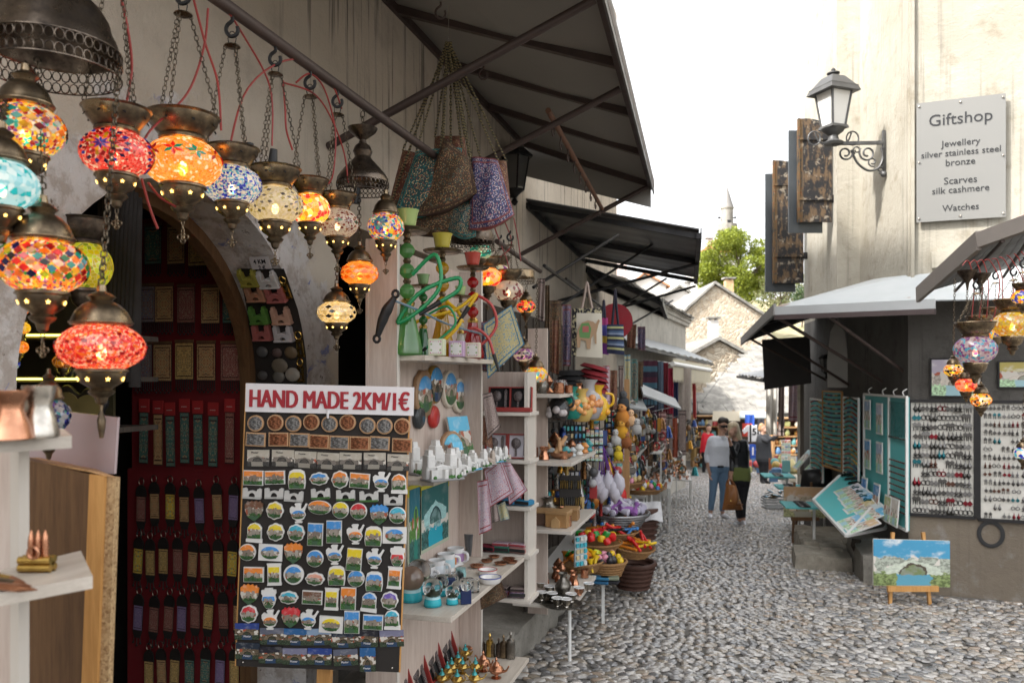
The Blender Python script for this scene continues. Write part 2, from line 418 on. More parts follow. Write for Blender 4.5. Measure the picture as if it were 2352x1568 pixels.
LED=E_mat('led_strip',(1.0,0.85,0.10),2.2)
def glassy(t,c,transp,rough=0.12,gl=0.12):
 d=t.new('ShaderNodeBsdfDiffuse');tr=t.new('ShaderNodeBsdfTranslucent');g=t.new('ShaderNodeBsdfGlossy');x=t.new('ShaderNodeBsdfTransparent')
 for q in(d,tr,x):t.put(q.inputs['Color'],c)
 g.inputs['Roughness'].default_value=rough
 m1=t.new('ShaderNodeMixShader');m1.inputs[0].default_value=0.62;t.l.new(d.outputs[0],m1.inputs[1]);t.l.new(tr.outputs[0],m1.inputs[2])
 m2=t.new('ShaderNodeMixShader');m2.inputs[0].default_value=gl;t.l.new(m1.outputs[0],m2.inputs[1]);t.l.new(g.outputs[0],m2.inputs[2])
 m3=t.new('ShaderNodeMixShader');m3.inputs[0].default_value=transp;t.l.new(m2.outputs[0],m3.inputs[1]);t.l.new(x.outputs[0],m3.inputs[2])
 t.l.new(m3.outputs[0],t.out.inputs['Surface']);return t.m
def mosaic(name,pal,sc=95,grout=(0.75,0.72,0.68),transp=0.28):
 t=NT(name);v=t.co('Object');r=t.sepc(t.vor(v,sc,'F1','Color'))[0];e=t.vor(v,sc,'DISTANCE_TO_EDGE','Distance')
 c=t.ramp(r,[(i/len(pal),p)for i,p in enumerate(pal)],'CONSTANT');c=t.mix(t.rng(e,0.015,0.05,0.5,0),c,grout)
 return glassy(t,c,transp)
_t=NT('mosaic_tile');TILE=glassy(_t,_t.ocol(),0.22,0.08,0.10)
def clear_glass(name,col=(1,1,1),rough=0.0):
 t=NT(name);return t.set(col,rough,0,Transmission_Weight=1.0,IOR=1.45)
GLASS=clear_glass('clear_glass',(0.96,0.98,0.98));FROST=clear_glass('frosted_glass',(0.9,0.94,0.95),0.25)
def tint_glass(name,c):
 if name in MATS:return MATS[name]
 t=NT(name);MATS[name]=glassy(t,c,0.45,0.05,0.14);return MATS[name]
 # pictures: sky, hills, a stone bridge with one arch, water; sky takes the object's own colour
def bridge_pic(name,sky=None,stone=(0.34,0.28,0.22),dark=(0.06,0.04,0.03),water=(0.05,0.12,0.06),green=(0.02,0.075,0.012),bump=0.8,rough=0.4,arch=(0.5,0.30,0.15),hor=0.64,clouds=0.25,tone=None,warp=.035,roofs=True):
 t=NT(name);uv=t.co('UV');x,y,_=t.sep(uv)[0:3];rd=t.ornd()
 x=t.math('ADD',x,t.math('MULTIPLY',t.math('SUBTRACT',t.noise(uv,9,3),.5),warp*2));y=t.math('ADD',y,t.math('MULTIPLY',t.math('SUBTRACT',t.noise(t.co('UV',loc=(3,5,0)),9,3),.5),warp*2))
 uvr=t.new('ShaderNodeVectorMath',operation='ADD');t.l.new(uv,uvr.inputs[0]);t.l.new(t.comb(t.math('MULTIPLY',rd,7.3),t.math('MULTIPLY',rd,3.1),0),uvr.inputs[1]);uvr=uvr.outputs[0]
 n=t.noise(uvr,5,4,0.6);nf=t.noise(uvr,16,4,0.7);cl=t.noise(uvr,3.2,4,0.6)
 s=t.ocol()if sky is None else sky
 c=t.mix(t.math('MULTIPLY',t.rng(cl,0.48,0.68),clouds),s,(0.82,0.82,0.80))
 hill=t.math('LESS_THAN',y,t.math('ADD',hor,t.math('MULTIPLY',t.math('SUBTRACT',n,0.5),0.30)))
 c=t.mix(hill,c,t.mix(t.rng(nf,0.42,0.58),stone,tuple(q*0.5 for q in stone)))
 blk=t.sepc(t.vor(uvr,7,'F1','Color',0.6))[0]
 c=t.mix(t.math('MULTIPLY',hill,t.math('GREATER_THAN',blk,0.72)),c,(0.66,0.62,0.56))
 if roofs:c=t.mix(t.math('MULTIPLY',hill,t.math('LESS_THAN',blk,0.10)),c,(0.42,0.10,0.05))
 low=t.math('LESS_THAN',y,t.math('ADD',0.30,t.math('MULTIPLY',t.math('SUBTRACT',nf,0.5),0.35)))
 side=t.math('GREATER_THAN',t.math('ABSOLUTE',t.math('SUBTRACT',x,arch[0])),t.math('ADD',arch[2]*1.0,t.math('MULTIPLY',n,0.12)))
 c=t.mix(low,c,t.mix(side,water,t.mix(t.rng(nf,0.4,0.6),green,tuple(min(1,q*2.6+0.03)for q in green))))
 dx=t.math('SUBTRACT',x,arch[0]);dy=t.math('MULTIPLY',t.math('SUBTRACT',y,arch[1]),0.9)
 rr=t.math('SQRT',t.math('ADD',t.math('MULTIPLY',dx,dx),t.math('MULTIPLY',dy,dy)))
 deck=t.math('SUBTRACT',arch[1]+arch[2]*1.75,t.math('MULTIPLY',t.math('ABSOLUTE',dx),0.45))
 br=t.math('MULTIPLY',t.math('MULTIPLY',t.math('LESS_THAN',y,deck),t.math('GREATER_THAN',y,arch[1]-0.02)),t.math('GREATER_THAN',rr,arch[2]))
 br=t.math('MULTIPLY',br,t.math('LESS_THAN',t.math('ABSOLUTE',dx),arch[2]*2.1))
 c=t.mix(br,c,t.mix(t.rng(nf,0.35,0.65),tuple(min(1,q*1.35)for q in stone),stone))
 rim=t.math('MULTIPLY',t.math('COMPARE',rr,arch[2],0.018),t.math('GREATER_THAN',y,arch[1]-0.02));c=t.mix(rim,c,dark)
 inn=t.math('MULTIPLY',t.math('LESS_THAN',rr,arch[2]-0.012),t.math('GREATER_THAN',y,arch[1]-0.02))
 c=t.mix(inn,c,t.mix(t.rng(n,0.4,0.6),tuple(q*1.6+0.02 for q in green),tuple(q*0.55 for q in stone)))
 if tone:c=t.mix(1.0,c,tone,'MULTIPLY')
 if bump:t.bump(t.math('ADD',t.math('MULTIPLY',hill,nf),t.math('MULTIPLY',br,0.4)),bump,0.004)
 return t.set(c,rough)
PIC=bridge_pic('relief_bridge_picture')
PIC_BW=bridge_pic('old_photo_print',(0.46,0.42,0.35),(0.16,0.14,0.12),(0.01,0.01,0.01),(0.28,0.26,0.22),(0.014,0.013,0.012),0.0,0.35,(.45,.3,.2),.55)
PIC_NIGHT=bridge_pic('dusk_photo_print',None,(0.16,0.12,0.08),(0.01,0.01,0.01),(0.03,0.06,0.12),(0.015,0.025,0.012),0.0,0.25,clouds=0.12)
PIC_OIL=bridge_pic('oil_painting',(0.06,0.30,0.50),(0.46,0.50,0.42),(0.08,0.06,0.04),(0.10,0.32,0.44),(0.09,0.12,0.04),0.5,0.3,(0.52,0.27,0.17),0.62,0.8,None,.09,False)
PIC_TAN=bridge_pic('sepia_painting',(0.56,0.36,0.20),(0.62,0.52,0.38),(0.22,0.10,0.03),(0.42,0.40,0.32),(0.20,0.20,0.10),0.3,0.5,(0.45,0.22,0.15),0.70,0.35,None,.08,False)
PIC_TEAL=bridge_pic('teal_batik_print',(0.02,0.13,0.13),(0.30,0.52,0.52),(0.01,0.05,0.06),(0.01,0.34,0.46),(0.008,0.055,0.05),0.0,0.7,(0.50,0.40,0.20),0.45,0.1)
PIC_GREEN=bridge_pic('green_batik_print',(0.02,0.16,0.22),(0.12,0.30,0.06),(0.01,0.05,0.06),(0.02,0.2,0.16),(0.01,0.06,0.05),0.0,0.7,(0.6,0.6,0.1),0.6,0.1)
PIC_CARD=bridge_pic('watercolour_card',None,(0.55,0.50,0.44),(0.25,0.20,0.16),(0.35,0.55,0.60),(0.22,0.32,0.20),0.0,0.6,clouds=0.6)
def bas_relief(name,col,rough=0.4,metal=0.7):
 t=NT(name);v=t.co('UV');rd=t.ornd();n=t.noise(v,6,3,0.5,0.4);n2=t.noise(v,22,3);x,y,_=t.sep(v)[0:3]
 dx=t.math('SUBTRACT',x,0.58);dy=t.math('SUBTRACT',y,0.35);rr=t.math('SQRT',t.math('ADD',t.math('MULTIPLY',dx,dx),t.math('MULTIPLY',dy,dy)))
 h=t.math('ADD',t.math('MULTIPLY',t.math('COMPARE',rr,0.24,0.07),0.6),t.math('MULTIPLY',t.rng(n,0.45,0.6),t.math('LESS_THAN',x,0.45)))
 t.bump(t.math('ADD',h,t.math('MULTIPLY',n2,0.4)),1.0,0.012);c=t.mix(t.rng(n,0.35,0.6),tuple(q*0.35 for q in col),col);return t.set(c,rough,metal)
REL_C=bas_relief('copper_relief',(0.50,0.20,0.10));REL_S=bas_relief('silver_relief',(0.40,0.39,0.38))
def rug(name,base,pal,sc=26,border=(0.30,0.20,0.10),b2=(0.05,0.02,0.02),rough=0.95,bw=0.10,aspect=1.0,spec=0.5):
 t=NT(name);uv=t.co('UV');x,y,_=t.sep(uv)[0:3];w=t.co('UV',scale=(aspect,1,1))
 mx=t.math('MULTIPLY',t.math('ABSOLUTE',t.math('SUBTRACT',x,0.5)),1.0);sym=t.comb(t.math('MULTIPLY',mx,aspect),t.math('ABSOLUTE',t.math('SUBTRACT',y,0.5)),0)
 r=t.sepc(t.vor(sym,sc,'F1','Color'))[0];e=t.vor(sym,sc,'F1','Distance')
 c=t.ramp(r,[(i/len(pal),p)for i,p in enumerate(pal)],'CONSTANT');c=t.mix(t.rng(e,0.36,0.50),c,base)
 d=t.math('MINIMUM',t.math('MULTIPLY',t.math('SUBTRACT',0.5,mx),aspect),t.math('SUBTRACT',0.5,t.math('ABSOLUTE',t.math('SUBTRACT',y,0.5))))
 c=t.mix(t.math('LESS_THAN',d,bw),c,t.mix(t.rng(e,0.2,0.4),border,c));c=t.mix(t.math('COMPARE',d,bw,0.012),c,b2)
 c=t.mix(t.math('LESS_THAN',d,bw*0.22),c,b2)
 t.bump(t.noise(w,220,2),0.3,0.002);return t.set(c,rough,0,Specular_IOR_Level=spec)
RUGS=[rug('rug_tan',(0.522,0.319,0.145),[(0.145,0.058,0.029),(0.638,0.435,0.203),(0.087,0.131,0.102),(0.406,0.102,0.058)],24),rug('rug_gold',(0.609,0.406,0.145),[(0.174,0.0725,0.029),(0.435,0.246,0.0725),(0.0725,0.102,0.087)],30),rug('rug_green',(0.0725,0.174,0.145),[(0.435,0.319,0.145),(0.145,0.29,0.246),(0.319,0.087,0.058),(0.493,0.377,0.232)],22,(0.0725,0.145,0.131)),rug('rug_maroon',(0.29,0.109,0.087),[(0.464,0.319,0.232),(0.145,0.0435,0.0435),(0.377,0.203,0.145)],26),rug('rug_blue',(0.232,0.189,0.189),[(0.102,0.174,0.319),(0.377,0.29,0.232),(0.261,0.0725,0.0725)],22,(0.29,0.217,0.189)),rug('rug_violet',(0.246,0.174,0.319),[(0.435,0.348,0.493),(0.145,0.102,0.232),(0.348,0.275,0.377)],34,(0.232,0.174,0.29)),rug('rug_yellow',(0.725,0.522,0.087),[(0.522,0.0435,0.029),(0.145,0.377,0.261),(0.8,0.609,0.145)],12,(0.725,0.522,0.087))]
FAB_TEAL=rug('brocade_teal',(0.012,0.07,0.075),[(0.55,0.34,0.16),(0.05,0.24,0.23),(0.62,0.50,0.32),(0.30,0.06,0.05),(0.5,0.3,0.14)],42,(0.30,0.20,0.10),(0.02,0.20,0.20),0.7,0.07)
FAB_RED=rug('brocade_red',(0.13,0.035,0.022),[(0.42,0.30,0.14),(0.14,0.05,0.03),(0.36,0.20,0.10),(0.10,0.12,0.10)],40,(0.26,0.17,0.08),(0.10,0.05,0.03),0.75,0.07)
FAB_BROWN=rug('brocade_brown',(0.06,0.035,0.018),[(0.36,0.24,0.11),(0.10,0.06,0.03),(0.30,0.13,0.07),(0.07,0.12,0.10)],44,(0.24,0.15,0.07),(0.06,0.03,0.02),0.8,0.06)
FAB_BLUE=rug('brocade_blue',(0.03,0.035,0.11),[(0.58,0.42,0.36),(0.36,0.10,0.14),(0.62,0.56,0.58),(0.12,0.16,0.36),(0.52,0.40,0.48)],44,(0.45,0.30,0.28),(0.22,0.05,0.05),0.6,0.08)
FAB_GOLD=rug('brocade_gold_blue',(0.46,0.40,0.20),[(0.05,0.22,0.36),(0.52,0.46,0.26),(0.40,0.34,0.14),(0.08,0.26,0.40)],30,(0.08,0.26,0.38),(0.03,0.14,0.24),0.6,0.10)
FAB_PINK=rug('brocade_pink',(0.46,0.36,0.40),[(0.42,0.05,0.07),(0.58,0.50,0.54),(0.20,0.20,0.34),(0.5,0.4,0.44)],30,(0.50,0.44,0.50),(0.28,0.04,0.05),0.7,0.10)
FAB_GREY=rug('brocade_grey',(0.28,0.22,0.20),[(0.40,0.34,0.30),(0.14,0.08,0.07),(0.34,0.26,0.24)],26,(0.24,0.18,0.16),(0.03,0.02,0.02),0.8,0.09)
def stripes(name,stops,axis=1,rough=0.95,wob=0.0):
 t=NT(name);uv=t.co('UV');v=t.sep(uv)[axis]
 if wob:v=t.math('ADD',v,t.math('MULTIPLY',t.math('SUBTRACT',t.noise(uv,6,2),0.5),wob))
 t.bump(t.noise(uv,200,2),0.3,0.002);return t.set(t.ramp(v,stops,'CONSTANT'),rough)
def corrug(name,col,rough=0.45,metal=0.4):return M(name,col,rough,metal,var=0.35,sc=4)
AWN_GREY=M('awning_underside',(0.27,0.26,0.24),0.7,var=0.22,sc=1.5)
AWN_DARK=corrug('dark_metal_sheet',(0.17,0.17,0.172),0.35,0.35)
AWN_WHITE=M('white_metal_sheet',(0.46,0.48,0.49),0.5,0.1,var=0.16,sc=2.5)
PINKTOP=M('pink_sheet',(0.55,0.37,0.31),0.6,var=0.1,sc=3)
TURQ=M('turquoise_board',(0.10,0.45,0.46),0.6,var=0.10,sc=5)
SKINM=M('skin',(0.47,0.27,0.19),0.5,var=0.12,Subsurface_Weight=0.0)
BARKW=wood('bark_wood',(.25,.14,.07),(.36,.22,.12))
# ================================================================ the street
ys=[-15,0,5,10,15,20,25,27,30,40,60,100,200,400];xs=[-200,-40,-8,-2,1.5,5,10,40,200]
b=MB();vs=[(x,y,gz(y)-0.012)for y in ys for x in xs];k=len(xs)
b.add(vs,[(j*k+i,j*k+i+1,(j+1)*k+i+1,(j+1)*k+i)for j in range(len(ys)-1)for i in range(k-1)])
street=struct(b.obj('street',MORTAR))
def in_street(x,y):
 left=-1.43 if y<8.2 else-1.43-0.5*min(1,(y-8.2)/6)
 right=4.6 if y<8.55 else(1.6-0.107*(y-8.8)if y<15 else 1.15)
 return left<x<right
TINTS=[(0.42,0.41,0.395),(0.33,0.325,0.32),(0.50,0.49,0.475),(0.25,0.25,0.255),(0.43,0.385,0.32),(0.36,0.325,0.28),(0.58,0.57,0.555),(0.19,0.195,0.205),(0.38,0.375,0.37),(0.40,0.33,0.265),(0.32,0.33,0.345),(0.46,0.44,0.41),(0.62,0.61,0.59)]
peb=[]
y=3.9;row=0
while y<29:
 dy=0.056 if y<9 else 0.062;dx=0.078
 x=-1.98+(row%2)*dx/2
 while x<4.7:
  xx=x+rnd(-.018,.018);yy=y+rnd(-.016,.016)
  if in_street(xx,yy)and random.random()>0.035:peb.append((xx,yy))
  x+=dx*rnd(0.85,1.12)
 y+=dy;row+=1
def dome(nseg,rings):
 vs=[]
 for r in range(rings):
  e=0.0 if r==0 else(r/rings)*PI/2
  zz=-0.45 if r==0 else math.sin(e);q=1.0 if r==0 else math.cos(e)**0.8
  vs+=[(q*math.cos(TAU*i/nseg),q*math.sin(TAU*i/nseg),zz)for i in range(nseg)]
 vs.append((0,0,1));fs=[]
 for r in range(rings-1):
  for i in range(nseg):
   a,c=r*nseg+i,r*nseg+(i+1)%nseg;fs+=[(a,c,c+nseg),(a,c+nseg,a+nseg)]
 fs+=[((rings-1)*nseg+i,(rings-1)*nseg+(i+1)%nseg,len(vs)-1)for i in range(nseg)]
 return np.array(vs),np.array(fs)
def peb_dims():
 a=rnd(0.028,0.050);return a,a*rnd(0.48,0.78),rnd(0.009,0.015)
def seen(x,y):
 z=gz(y);D=-x*ST+y*CT;a=x*CT+y*ST
 if D<1:return None
 u=CX+F*a/D;v=CY+F*(EYE-z)/D
 return D if(-20<u<2372 and v<1590)else None
near=sorted([(seen(x,y),i)for i,(x,y)in enumerate(peb)if seen(x,y)])[:300];near_i={i for _,i in near}
# the stones that show largest, one by one
var=[]
for q in range(24):
 V,Fc=dome(10,4);V=V.copy();a,bb,c=peb_dims();V*=(a*1.12,bb*1.15,c*1.1)
 V[:,0]+=0.004*np.sin(V[:,1]*90+q);V[:,1]+=0.005*np.sin(V[:,0]*70+q*2)
 me=bpy.data.meshes.new('cobblestone');me.from_pydata(V.tolist(),[],Fc.tolist());me.materials.append(PEBBLE)
 me.polygons.foreach_set('use_smooth',[True]*len(me.polygons));ca=me.color_attributes.new('tint','FLOAT_COLOR','POINT')
 t_=TINTS[q%len(TINTS)];f=rnd(.85,1.2);ca.data.foreach_set('color',[w for _ in V for w in(t_[0]*f*.80,t_[1]*f*.79,t_[2]*f*.785,1)]);var.append(me)
for _,i in near:
 x,y=peb[i];O('cobblestone',random.choice(var),None,street,(x,y,gz(y)),rot=(rnd(-.12,.12),rnd(-.12,.12),rnd(-.6,.6)))
VV=[];FF=[];CC=[];off=0
for hi in(True,False):
 V,Fc=dome(8,3)if hi else dome(6,2)
 for i,(x,y)in enumerate(peb):
  if i in near_i or(y<13)!=hi:continue
  a,bb,c=peb_dims();an=rnd(-.6,.6);ca,sa=math.cos(an),math.sin(an)
  W=V*(a,bb,c);W=np.stack([W[:,0]*ca-W[:,1]*sa+x,W[:,0]*sa+W[:,1]*ca+y,W[:,2]+gz(y)+W[:,0]*rnd(-.15,.15)],1)
  VV.append(W);FF.append(Fc+off);off+=len(W);t_=TINTS[random.randrange(len(TINTS))];f=rnd(.8,1.25)
  CC.append(np.tile(np.array([t_[0]*f*.80,t_[1]*f*.79,t_[2]*f*.785,1.0]),(len(W),1)))
VV=np.concatenate(VV);FF=np.concatenate(FF);CC=np.concatenate(CC)
def np_mesh(name,V,Fc,cols=None,smooth=True):
 me=bpy.data.meshes.new(name);n=Fc.shape[1]
 me.vertices.add(len(V));me.vertices.foreach_set('co',V.astype('f').ravel())
 me.loops.add(Fc.size);me.loops.foreach_set('vertex_index',Fc.astype('i').ravel())
 me.polygons.add(len(Fc));me.polygons.foreach_set('loop_start',np.arange(0,Fc.size,n,dtype='i'));me.polygons.foreach_set('loop_total',np.full(len(Fc),n,'i'))
 if smooth:me.polygons.foreach_set('use_smooth',np.ones(len(Fc),bool))
 me.update(calc_edges=True);me.validate()
 if cols is not None:
  ca=me.color_attributes.new('tint','FLOAT_COLOR','POINT');ca.data.foreach_set('color',cols.astype('f').ravel())
 return me
stuff(O('cobblestones',np_mesh('cobblestones',VV,FF,CC),PEBBLE,street))
# ================================================================ shop building on the left
XW=-2.02;AY,AR,AZ=2.62,0.80,1.55
def shop_wall_mat():
 t=NT('plaster_shop_wall');w=t.wpos();big=t.noise(w,0.8,5,0.6);mid=t.noise(w,4,6,0.65)
 st=t.noise(t.wpos((9,9,0.3)),1.6,5,0.62);fine=t.noise(w,30,6,0.7)
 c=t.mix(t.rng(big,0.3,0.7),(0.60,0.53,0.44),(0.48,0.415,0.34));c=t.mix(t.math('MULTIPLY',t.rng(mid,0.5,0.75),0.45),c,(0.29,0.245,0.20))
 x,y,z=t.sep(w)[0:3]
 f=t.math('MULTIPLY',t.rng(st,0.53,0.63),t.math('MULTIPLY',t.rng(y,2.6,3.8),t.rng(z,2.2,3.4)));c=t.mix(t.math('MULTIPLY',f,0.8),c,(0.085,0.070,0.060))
 dy=t.math('SUBTRACT',y,AY);dz=t.math('SUBTRACT',t.math('MAXIMUM',z,AZ),AZ);rr=t.math('SQRT',t.math('ADD',t.math('MULTIPLY',dy,dy),t.math('MULTIPLY',dz,dz)))
 patch=t.rng(t.math('ADD',rr,t.math('MULTIPLY',t.math('SUBTRACT',t.noise(w,3.5,6,0.7),0.5),0.75)),1.02,1.10,1,0)
 pc=t.mix(t.rng(t.noise(w,9,6,0.7),0.45,0.6),(0.60,0.57,0.55),(0.42,0.37,0.33));pc=t.mix(t.rng(t.noise(w,6,5,0.7,1),0.60,0.66),pc,(0.20,0.22,0.42))
 pc=t.mix(t.rng(t.noise(w,14,6,0.75),0.60,0.68),pc,(0.12,0.09,0.07));c=t.mix(patch,c,pc)
 t.bump(t.math('ADD',t.noise(w,12,8,0.65),t.math('ADD',t.math('MULTIPLY',fine,0.3),t.math('MULTIPLY',patch,t.noise(w,20,6,0.7)))),0.6,0.025);return t.set(c,0.92)
SHOPW=shop_wall_mat()
shop=thing('shop_building','old plastered shop building with an arched doorway on the left of the street','building',(XW,2.6,0))
def sp(o):o.parent=shop;o.matrix_parent_inverse=Matrix.Translation((-XW,-2.6,0));return o
TW=0.34;Z1=7.7
b=MB()
def wallcol(y0,y1,z0a,z0b,z1=Z1):
 xf,xb=XW,XW-TW
 b.add([(xf,y0,z0a),(xf,y1,z0b),(xf,y1,z1),(xf,y0,z1),(xb,y0,z0a),(xb,y1,z0b),(xb,y1,z1),(xb,y0,z1)],[(0,1,2,3),(7,6,5,4),(0,4,5,1)])
def arch_z(y):
 q=(y-AY)/AR;return AZ+AR*math.sqrt(max(0,1-q*q))
wallcol(-4,AY-AR,-0.4,-0.4);N_=36
for i in range(N_):
 t0,t1=-math.cos(PI*i/N_),-math.cos(PI*(i+1)/N_);wallcol(AY+AR*t0,AY+AR*t1,arch_z(AY+AR*t0),arch_z(AY+AR*t1))
wallcol(AY+AR,3.74,-0.6,-0.6);wallcol(3.74,5.2,2.42,2.42);wallcol(5.2,13.4,-1.2,-1.2)
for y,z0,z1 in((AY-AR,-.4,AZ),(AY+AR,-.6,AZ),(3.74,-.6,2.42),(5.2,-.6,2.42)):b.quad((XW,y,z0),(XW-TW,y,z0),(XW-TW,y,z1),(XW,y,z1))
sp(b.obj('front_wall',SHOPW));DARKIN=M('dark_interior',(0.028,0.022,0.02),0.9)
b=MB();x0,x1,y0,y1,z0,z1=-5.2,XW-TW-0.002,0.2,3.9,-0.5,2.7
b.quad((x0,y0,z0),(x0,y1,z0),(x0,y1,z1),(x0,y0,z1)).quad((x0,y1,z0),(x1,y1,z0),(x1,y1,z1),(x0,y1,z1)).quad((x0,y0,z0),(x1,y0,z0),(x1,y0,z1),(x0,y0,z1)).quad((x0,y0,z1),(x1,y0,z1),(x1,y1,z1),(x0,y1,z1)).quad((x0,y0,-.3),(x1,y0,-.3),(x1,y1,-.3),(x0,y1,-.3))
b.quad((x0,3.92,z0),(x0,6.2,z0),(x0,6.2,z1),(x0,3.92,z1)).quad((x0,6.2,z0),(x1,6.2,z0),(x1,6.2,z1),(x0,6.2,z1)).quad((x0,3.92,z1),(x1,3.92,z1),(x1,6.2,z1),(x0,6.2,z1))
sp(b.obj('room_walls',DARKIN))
b=MB();b.quad((-9,-4,Z1),(XW,-4,Z1),(XW,13.4,Z1),(-9,13.4,Z1)).quad((-9,13.4,-1.2),(XW,13.4,-1.2),(XW,13.4,Z1),(-9,13.4,Z1)).quad((-9,-4,-1),(XW,-4,-1),(XW,-4,Z1),(-9,-4,Z1));sp(b.obj('side_wall',PL_SHOP))
# wooden arched door frame set into the opening
b=MB();pts=[]
for i in range(25):
 a=PI*i/24;pts.append((AY-0.80*math.cos(a),AZ+0.80*math.sin(a),AY-0.745*math.cos(a),AZ+0.745*math.sin(a)))
pts=[(AY-0.80,-.5,AY-0.745,-.5)]+pts+[(AY+0.80,-.5,AY+0.745,-.5)];xf,xb=XW-0.27,XW-0.33
for(a,c,d,e),(a2,c2,d2,e2)in zip(pts,pts[1:]):
 b.quad((xf,a,c),(xf,d,e),(xf,d2,e2),(xf,a2,c2)).quad((xf,d,e),(xb,d,e),(xb,d2,e2),(xf,d2,e2))
sp(b.obj('door_frame',DKWOOD))
# ---- awnings
def pipe(name,p0,p1,r,mat,parent=None,n=10):return MB().cyl(p0,p1,r,r,n).obj(name,mat,parent,60)
def awning(name,label,i0,i1,o1,o0,mat,waves,ribs,rmat,thick=0.012,amp=0.012,fascia=0.0,top=None,fmat=None):
 """inner edge i0 (near) to i1 (far), outer edge o0 to o1"""
 i0,i1,o0,o1=map(Vector,(i0,i1,o0,o1));e=thing(name,label,'awning',i0)
 L=lambda p:Vector(p)-i0;n=max(1,waves*4);b=MB();vs=[]
 for q in range(n+1):
  t=q/n;dz=amp*math.cos(TAU*waves*t)if waves else 0
  for p,r in((i0,i1),(o0,o1)):v=L(p.lerp(r,t));vs+=[v+Vector((0,0,dz)),v+Vector((0,0,dz+thick))]
 fs=[]
 for q in range(n):
  a,c=q*4,q*4+4;fs+=[(a,c,c+2,a+2),(a+1,a+3,c+3,c+1),(a+2,c+2,c+3,a+3),(a,a+1,c+1,c)]
 b.add(vs,fs+[(0,2,3,1),(n*4,n*4+1,n*4+3,n*4+2)]);b.obj('sheet',mat,e,50)
 for t in ribs:
  p,r=L(i0.lerp(i1,t)),L(o0.lerp(o1,t));dn=Vector((0,0,-amp-0.028));MB().bar(p+dn,r+dn,0.045,0.05).obj('rib',rmat,e)
 for p,r in((i0,i1),(o0,o1)):MB().bar(L(p)+Vector((0,0,-amp-.035)),L(r)+Vector((0,0,-amp-.035)),0.05,0.055).obj('edge_bar',rmat,e)
 if fascia:
  w=(L(o0)-L(i0)).normalized()*0.012
  MB().sheet(L(o0)+w+Vector((0,0,.03)),L(o1)+w+Vector((0,0,.03)),L(o1)+w-Vector((0,0,fascia)),L(o0)+w-Vector((0,0,fascia)),0.012).obj('fascia',fmat or rmat,e)
 return e
AO0=P(1390,0,3.8);AO1=P(1497,421,7.38);dirn=(AO1-AO0)/(AO1.y-AO0.y);AOn=AO0+dirn*(0.6-AO0.y)
aw1=awning('flat_awning','long grey flat awning with brown ribs over the lantern stall',(XW,.6,3.86),(XW,7.35,3.86),AO1,AOn,AWN_GREY,0,[(q-.6)/6.75 for q in(1.5,2.6,3.6,4.45,5.3,6.25)]+[.995],IRON,amp=0.0,fascia=0.10,fmat=M('awning_fascia',(0.12,0.115,0.11),0.5,0.2))
inv=Vector((XW,.6,3.86))
for yy in(3.63,4.8,7.32):
 t=(yy-.6)/(7.45-.6);top=AOn.lerp(AO1,t);pipe('strut',Vector((XW,yy,2.77))-inv,top-inv-Vector((.03,0,.06)),0.021,IRON,aw1)
b=MB();b.slab([(0,0),(1.22,-.46),(1.22,-.68),(0,-.30)],0,.006);b.obj('end_panel',AWN_GREY,aw1,loc=Vector((XW,7.40,3.84))-inv)
# hook rails
def hook(p,s=0.05,ang=0):
 b=MB();c,q=math.cos(ang),math.sin(ang);pts=[(0,0),(0,-.25),(-.28,-.5),(-.36,-.85),(-.12,-1.15),(.2,-1.1),(.34,-.85),(.3,-.6)]
 b.tube(smooth_path([(p[0]+a*s*c,p[1]+a*s*q,p[2]+z*s)for a,z in pts],3),0.006,5);return b
RX,RZ=-1.44,2.68
rail=thing('lantern_rail','dark iron pipe along the wall carrying the row of hanging lanterns','pipe',(RX,0,RZ))
pipe('pipe',(0,.2,0),(0,4.1,0),0.02,IRON,rail)
hr=thing('hook_rail','rusty pipe with a row of empty hooks under the grey awning','pipe',(-1.15,4.8,3.25))
pipe('pipe',(0,0,0),(-.09,2.6,-.10),0.018,RUSTY,hr)
for i in range(9):
 t=0.06+0.105*i;p=Vector((-.09*t,2.6*t,-.10*t-.018));hook(p,0.075,PI/2).obj('hook',IRON,hr,60)
for i,(q,D_)in enumerate((((1110,150),4.6),((1012,5),3.9))):
 h=MB();p=P(*q,D_);hook((0,0,0),0.07,TH).obj('iron_hook',IRON,None,60,loc=p);tag(bpy.context.scene.objects[-1]if False else[o for o in bpy.data.objects if o.name.startswith('iron_hook')][-1],['empty iron hook hanging under the awning right of the bag straps','iron hook above the carpet bags holding their wire'][i],'hook')
aw2=awning('corrugated_awning','dark corrugated metal awning, second along the left side',(XW,7.5,3.32),(XW,10.6,3.20),P(1598,640,10.7),P(1606,530,7.6),AWN_DARK,9,[0.03,.5,.97],BLACKM,fascia=0.09)
pipe('strut',Vector((0,3.2,-.9)),P(1598,640,10.7)-Vector((XW,7.5,3.42)),0.018,BLACKM,aw2);pipe('strut',Vector((0,1.4,-.85)),P(1603,585,9.0)-Vector((XW,7.5,3.42)),0.018,BLACKM,aw2)
aw3=awning('small_corrugated_awning','small dark corrugated awning above the hanging cloth bags',onx(1345,612,XW),onx(1375,655,XW),P(1530,722,12.4),P(1518,688,11.0),AWN_DARK,7,[.05,.95],BLACKM,fascia=0.06)
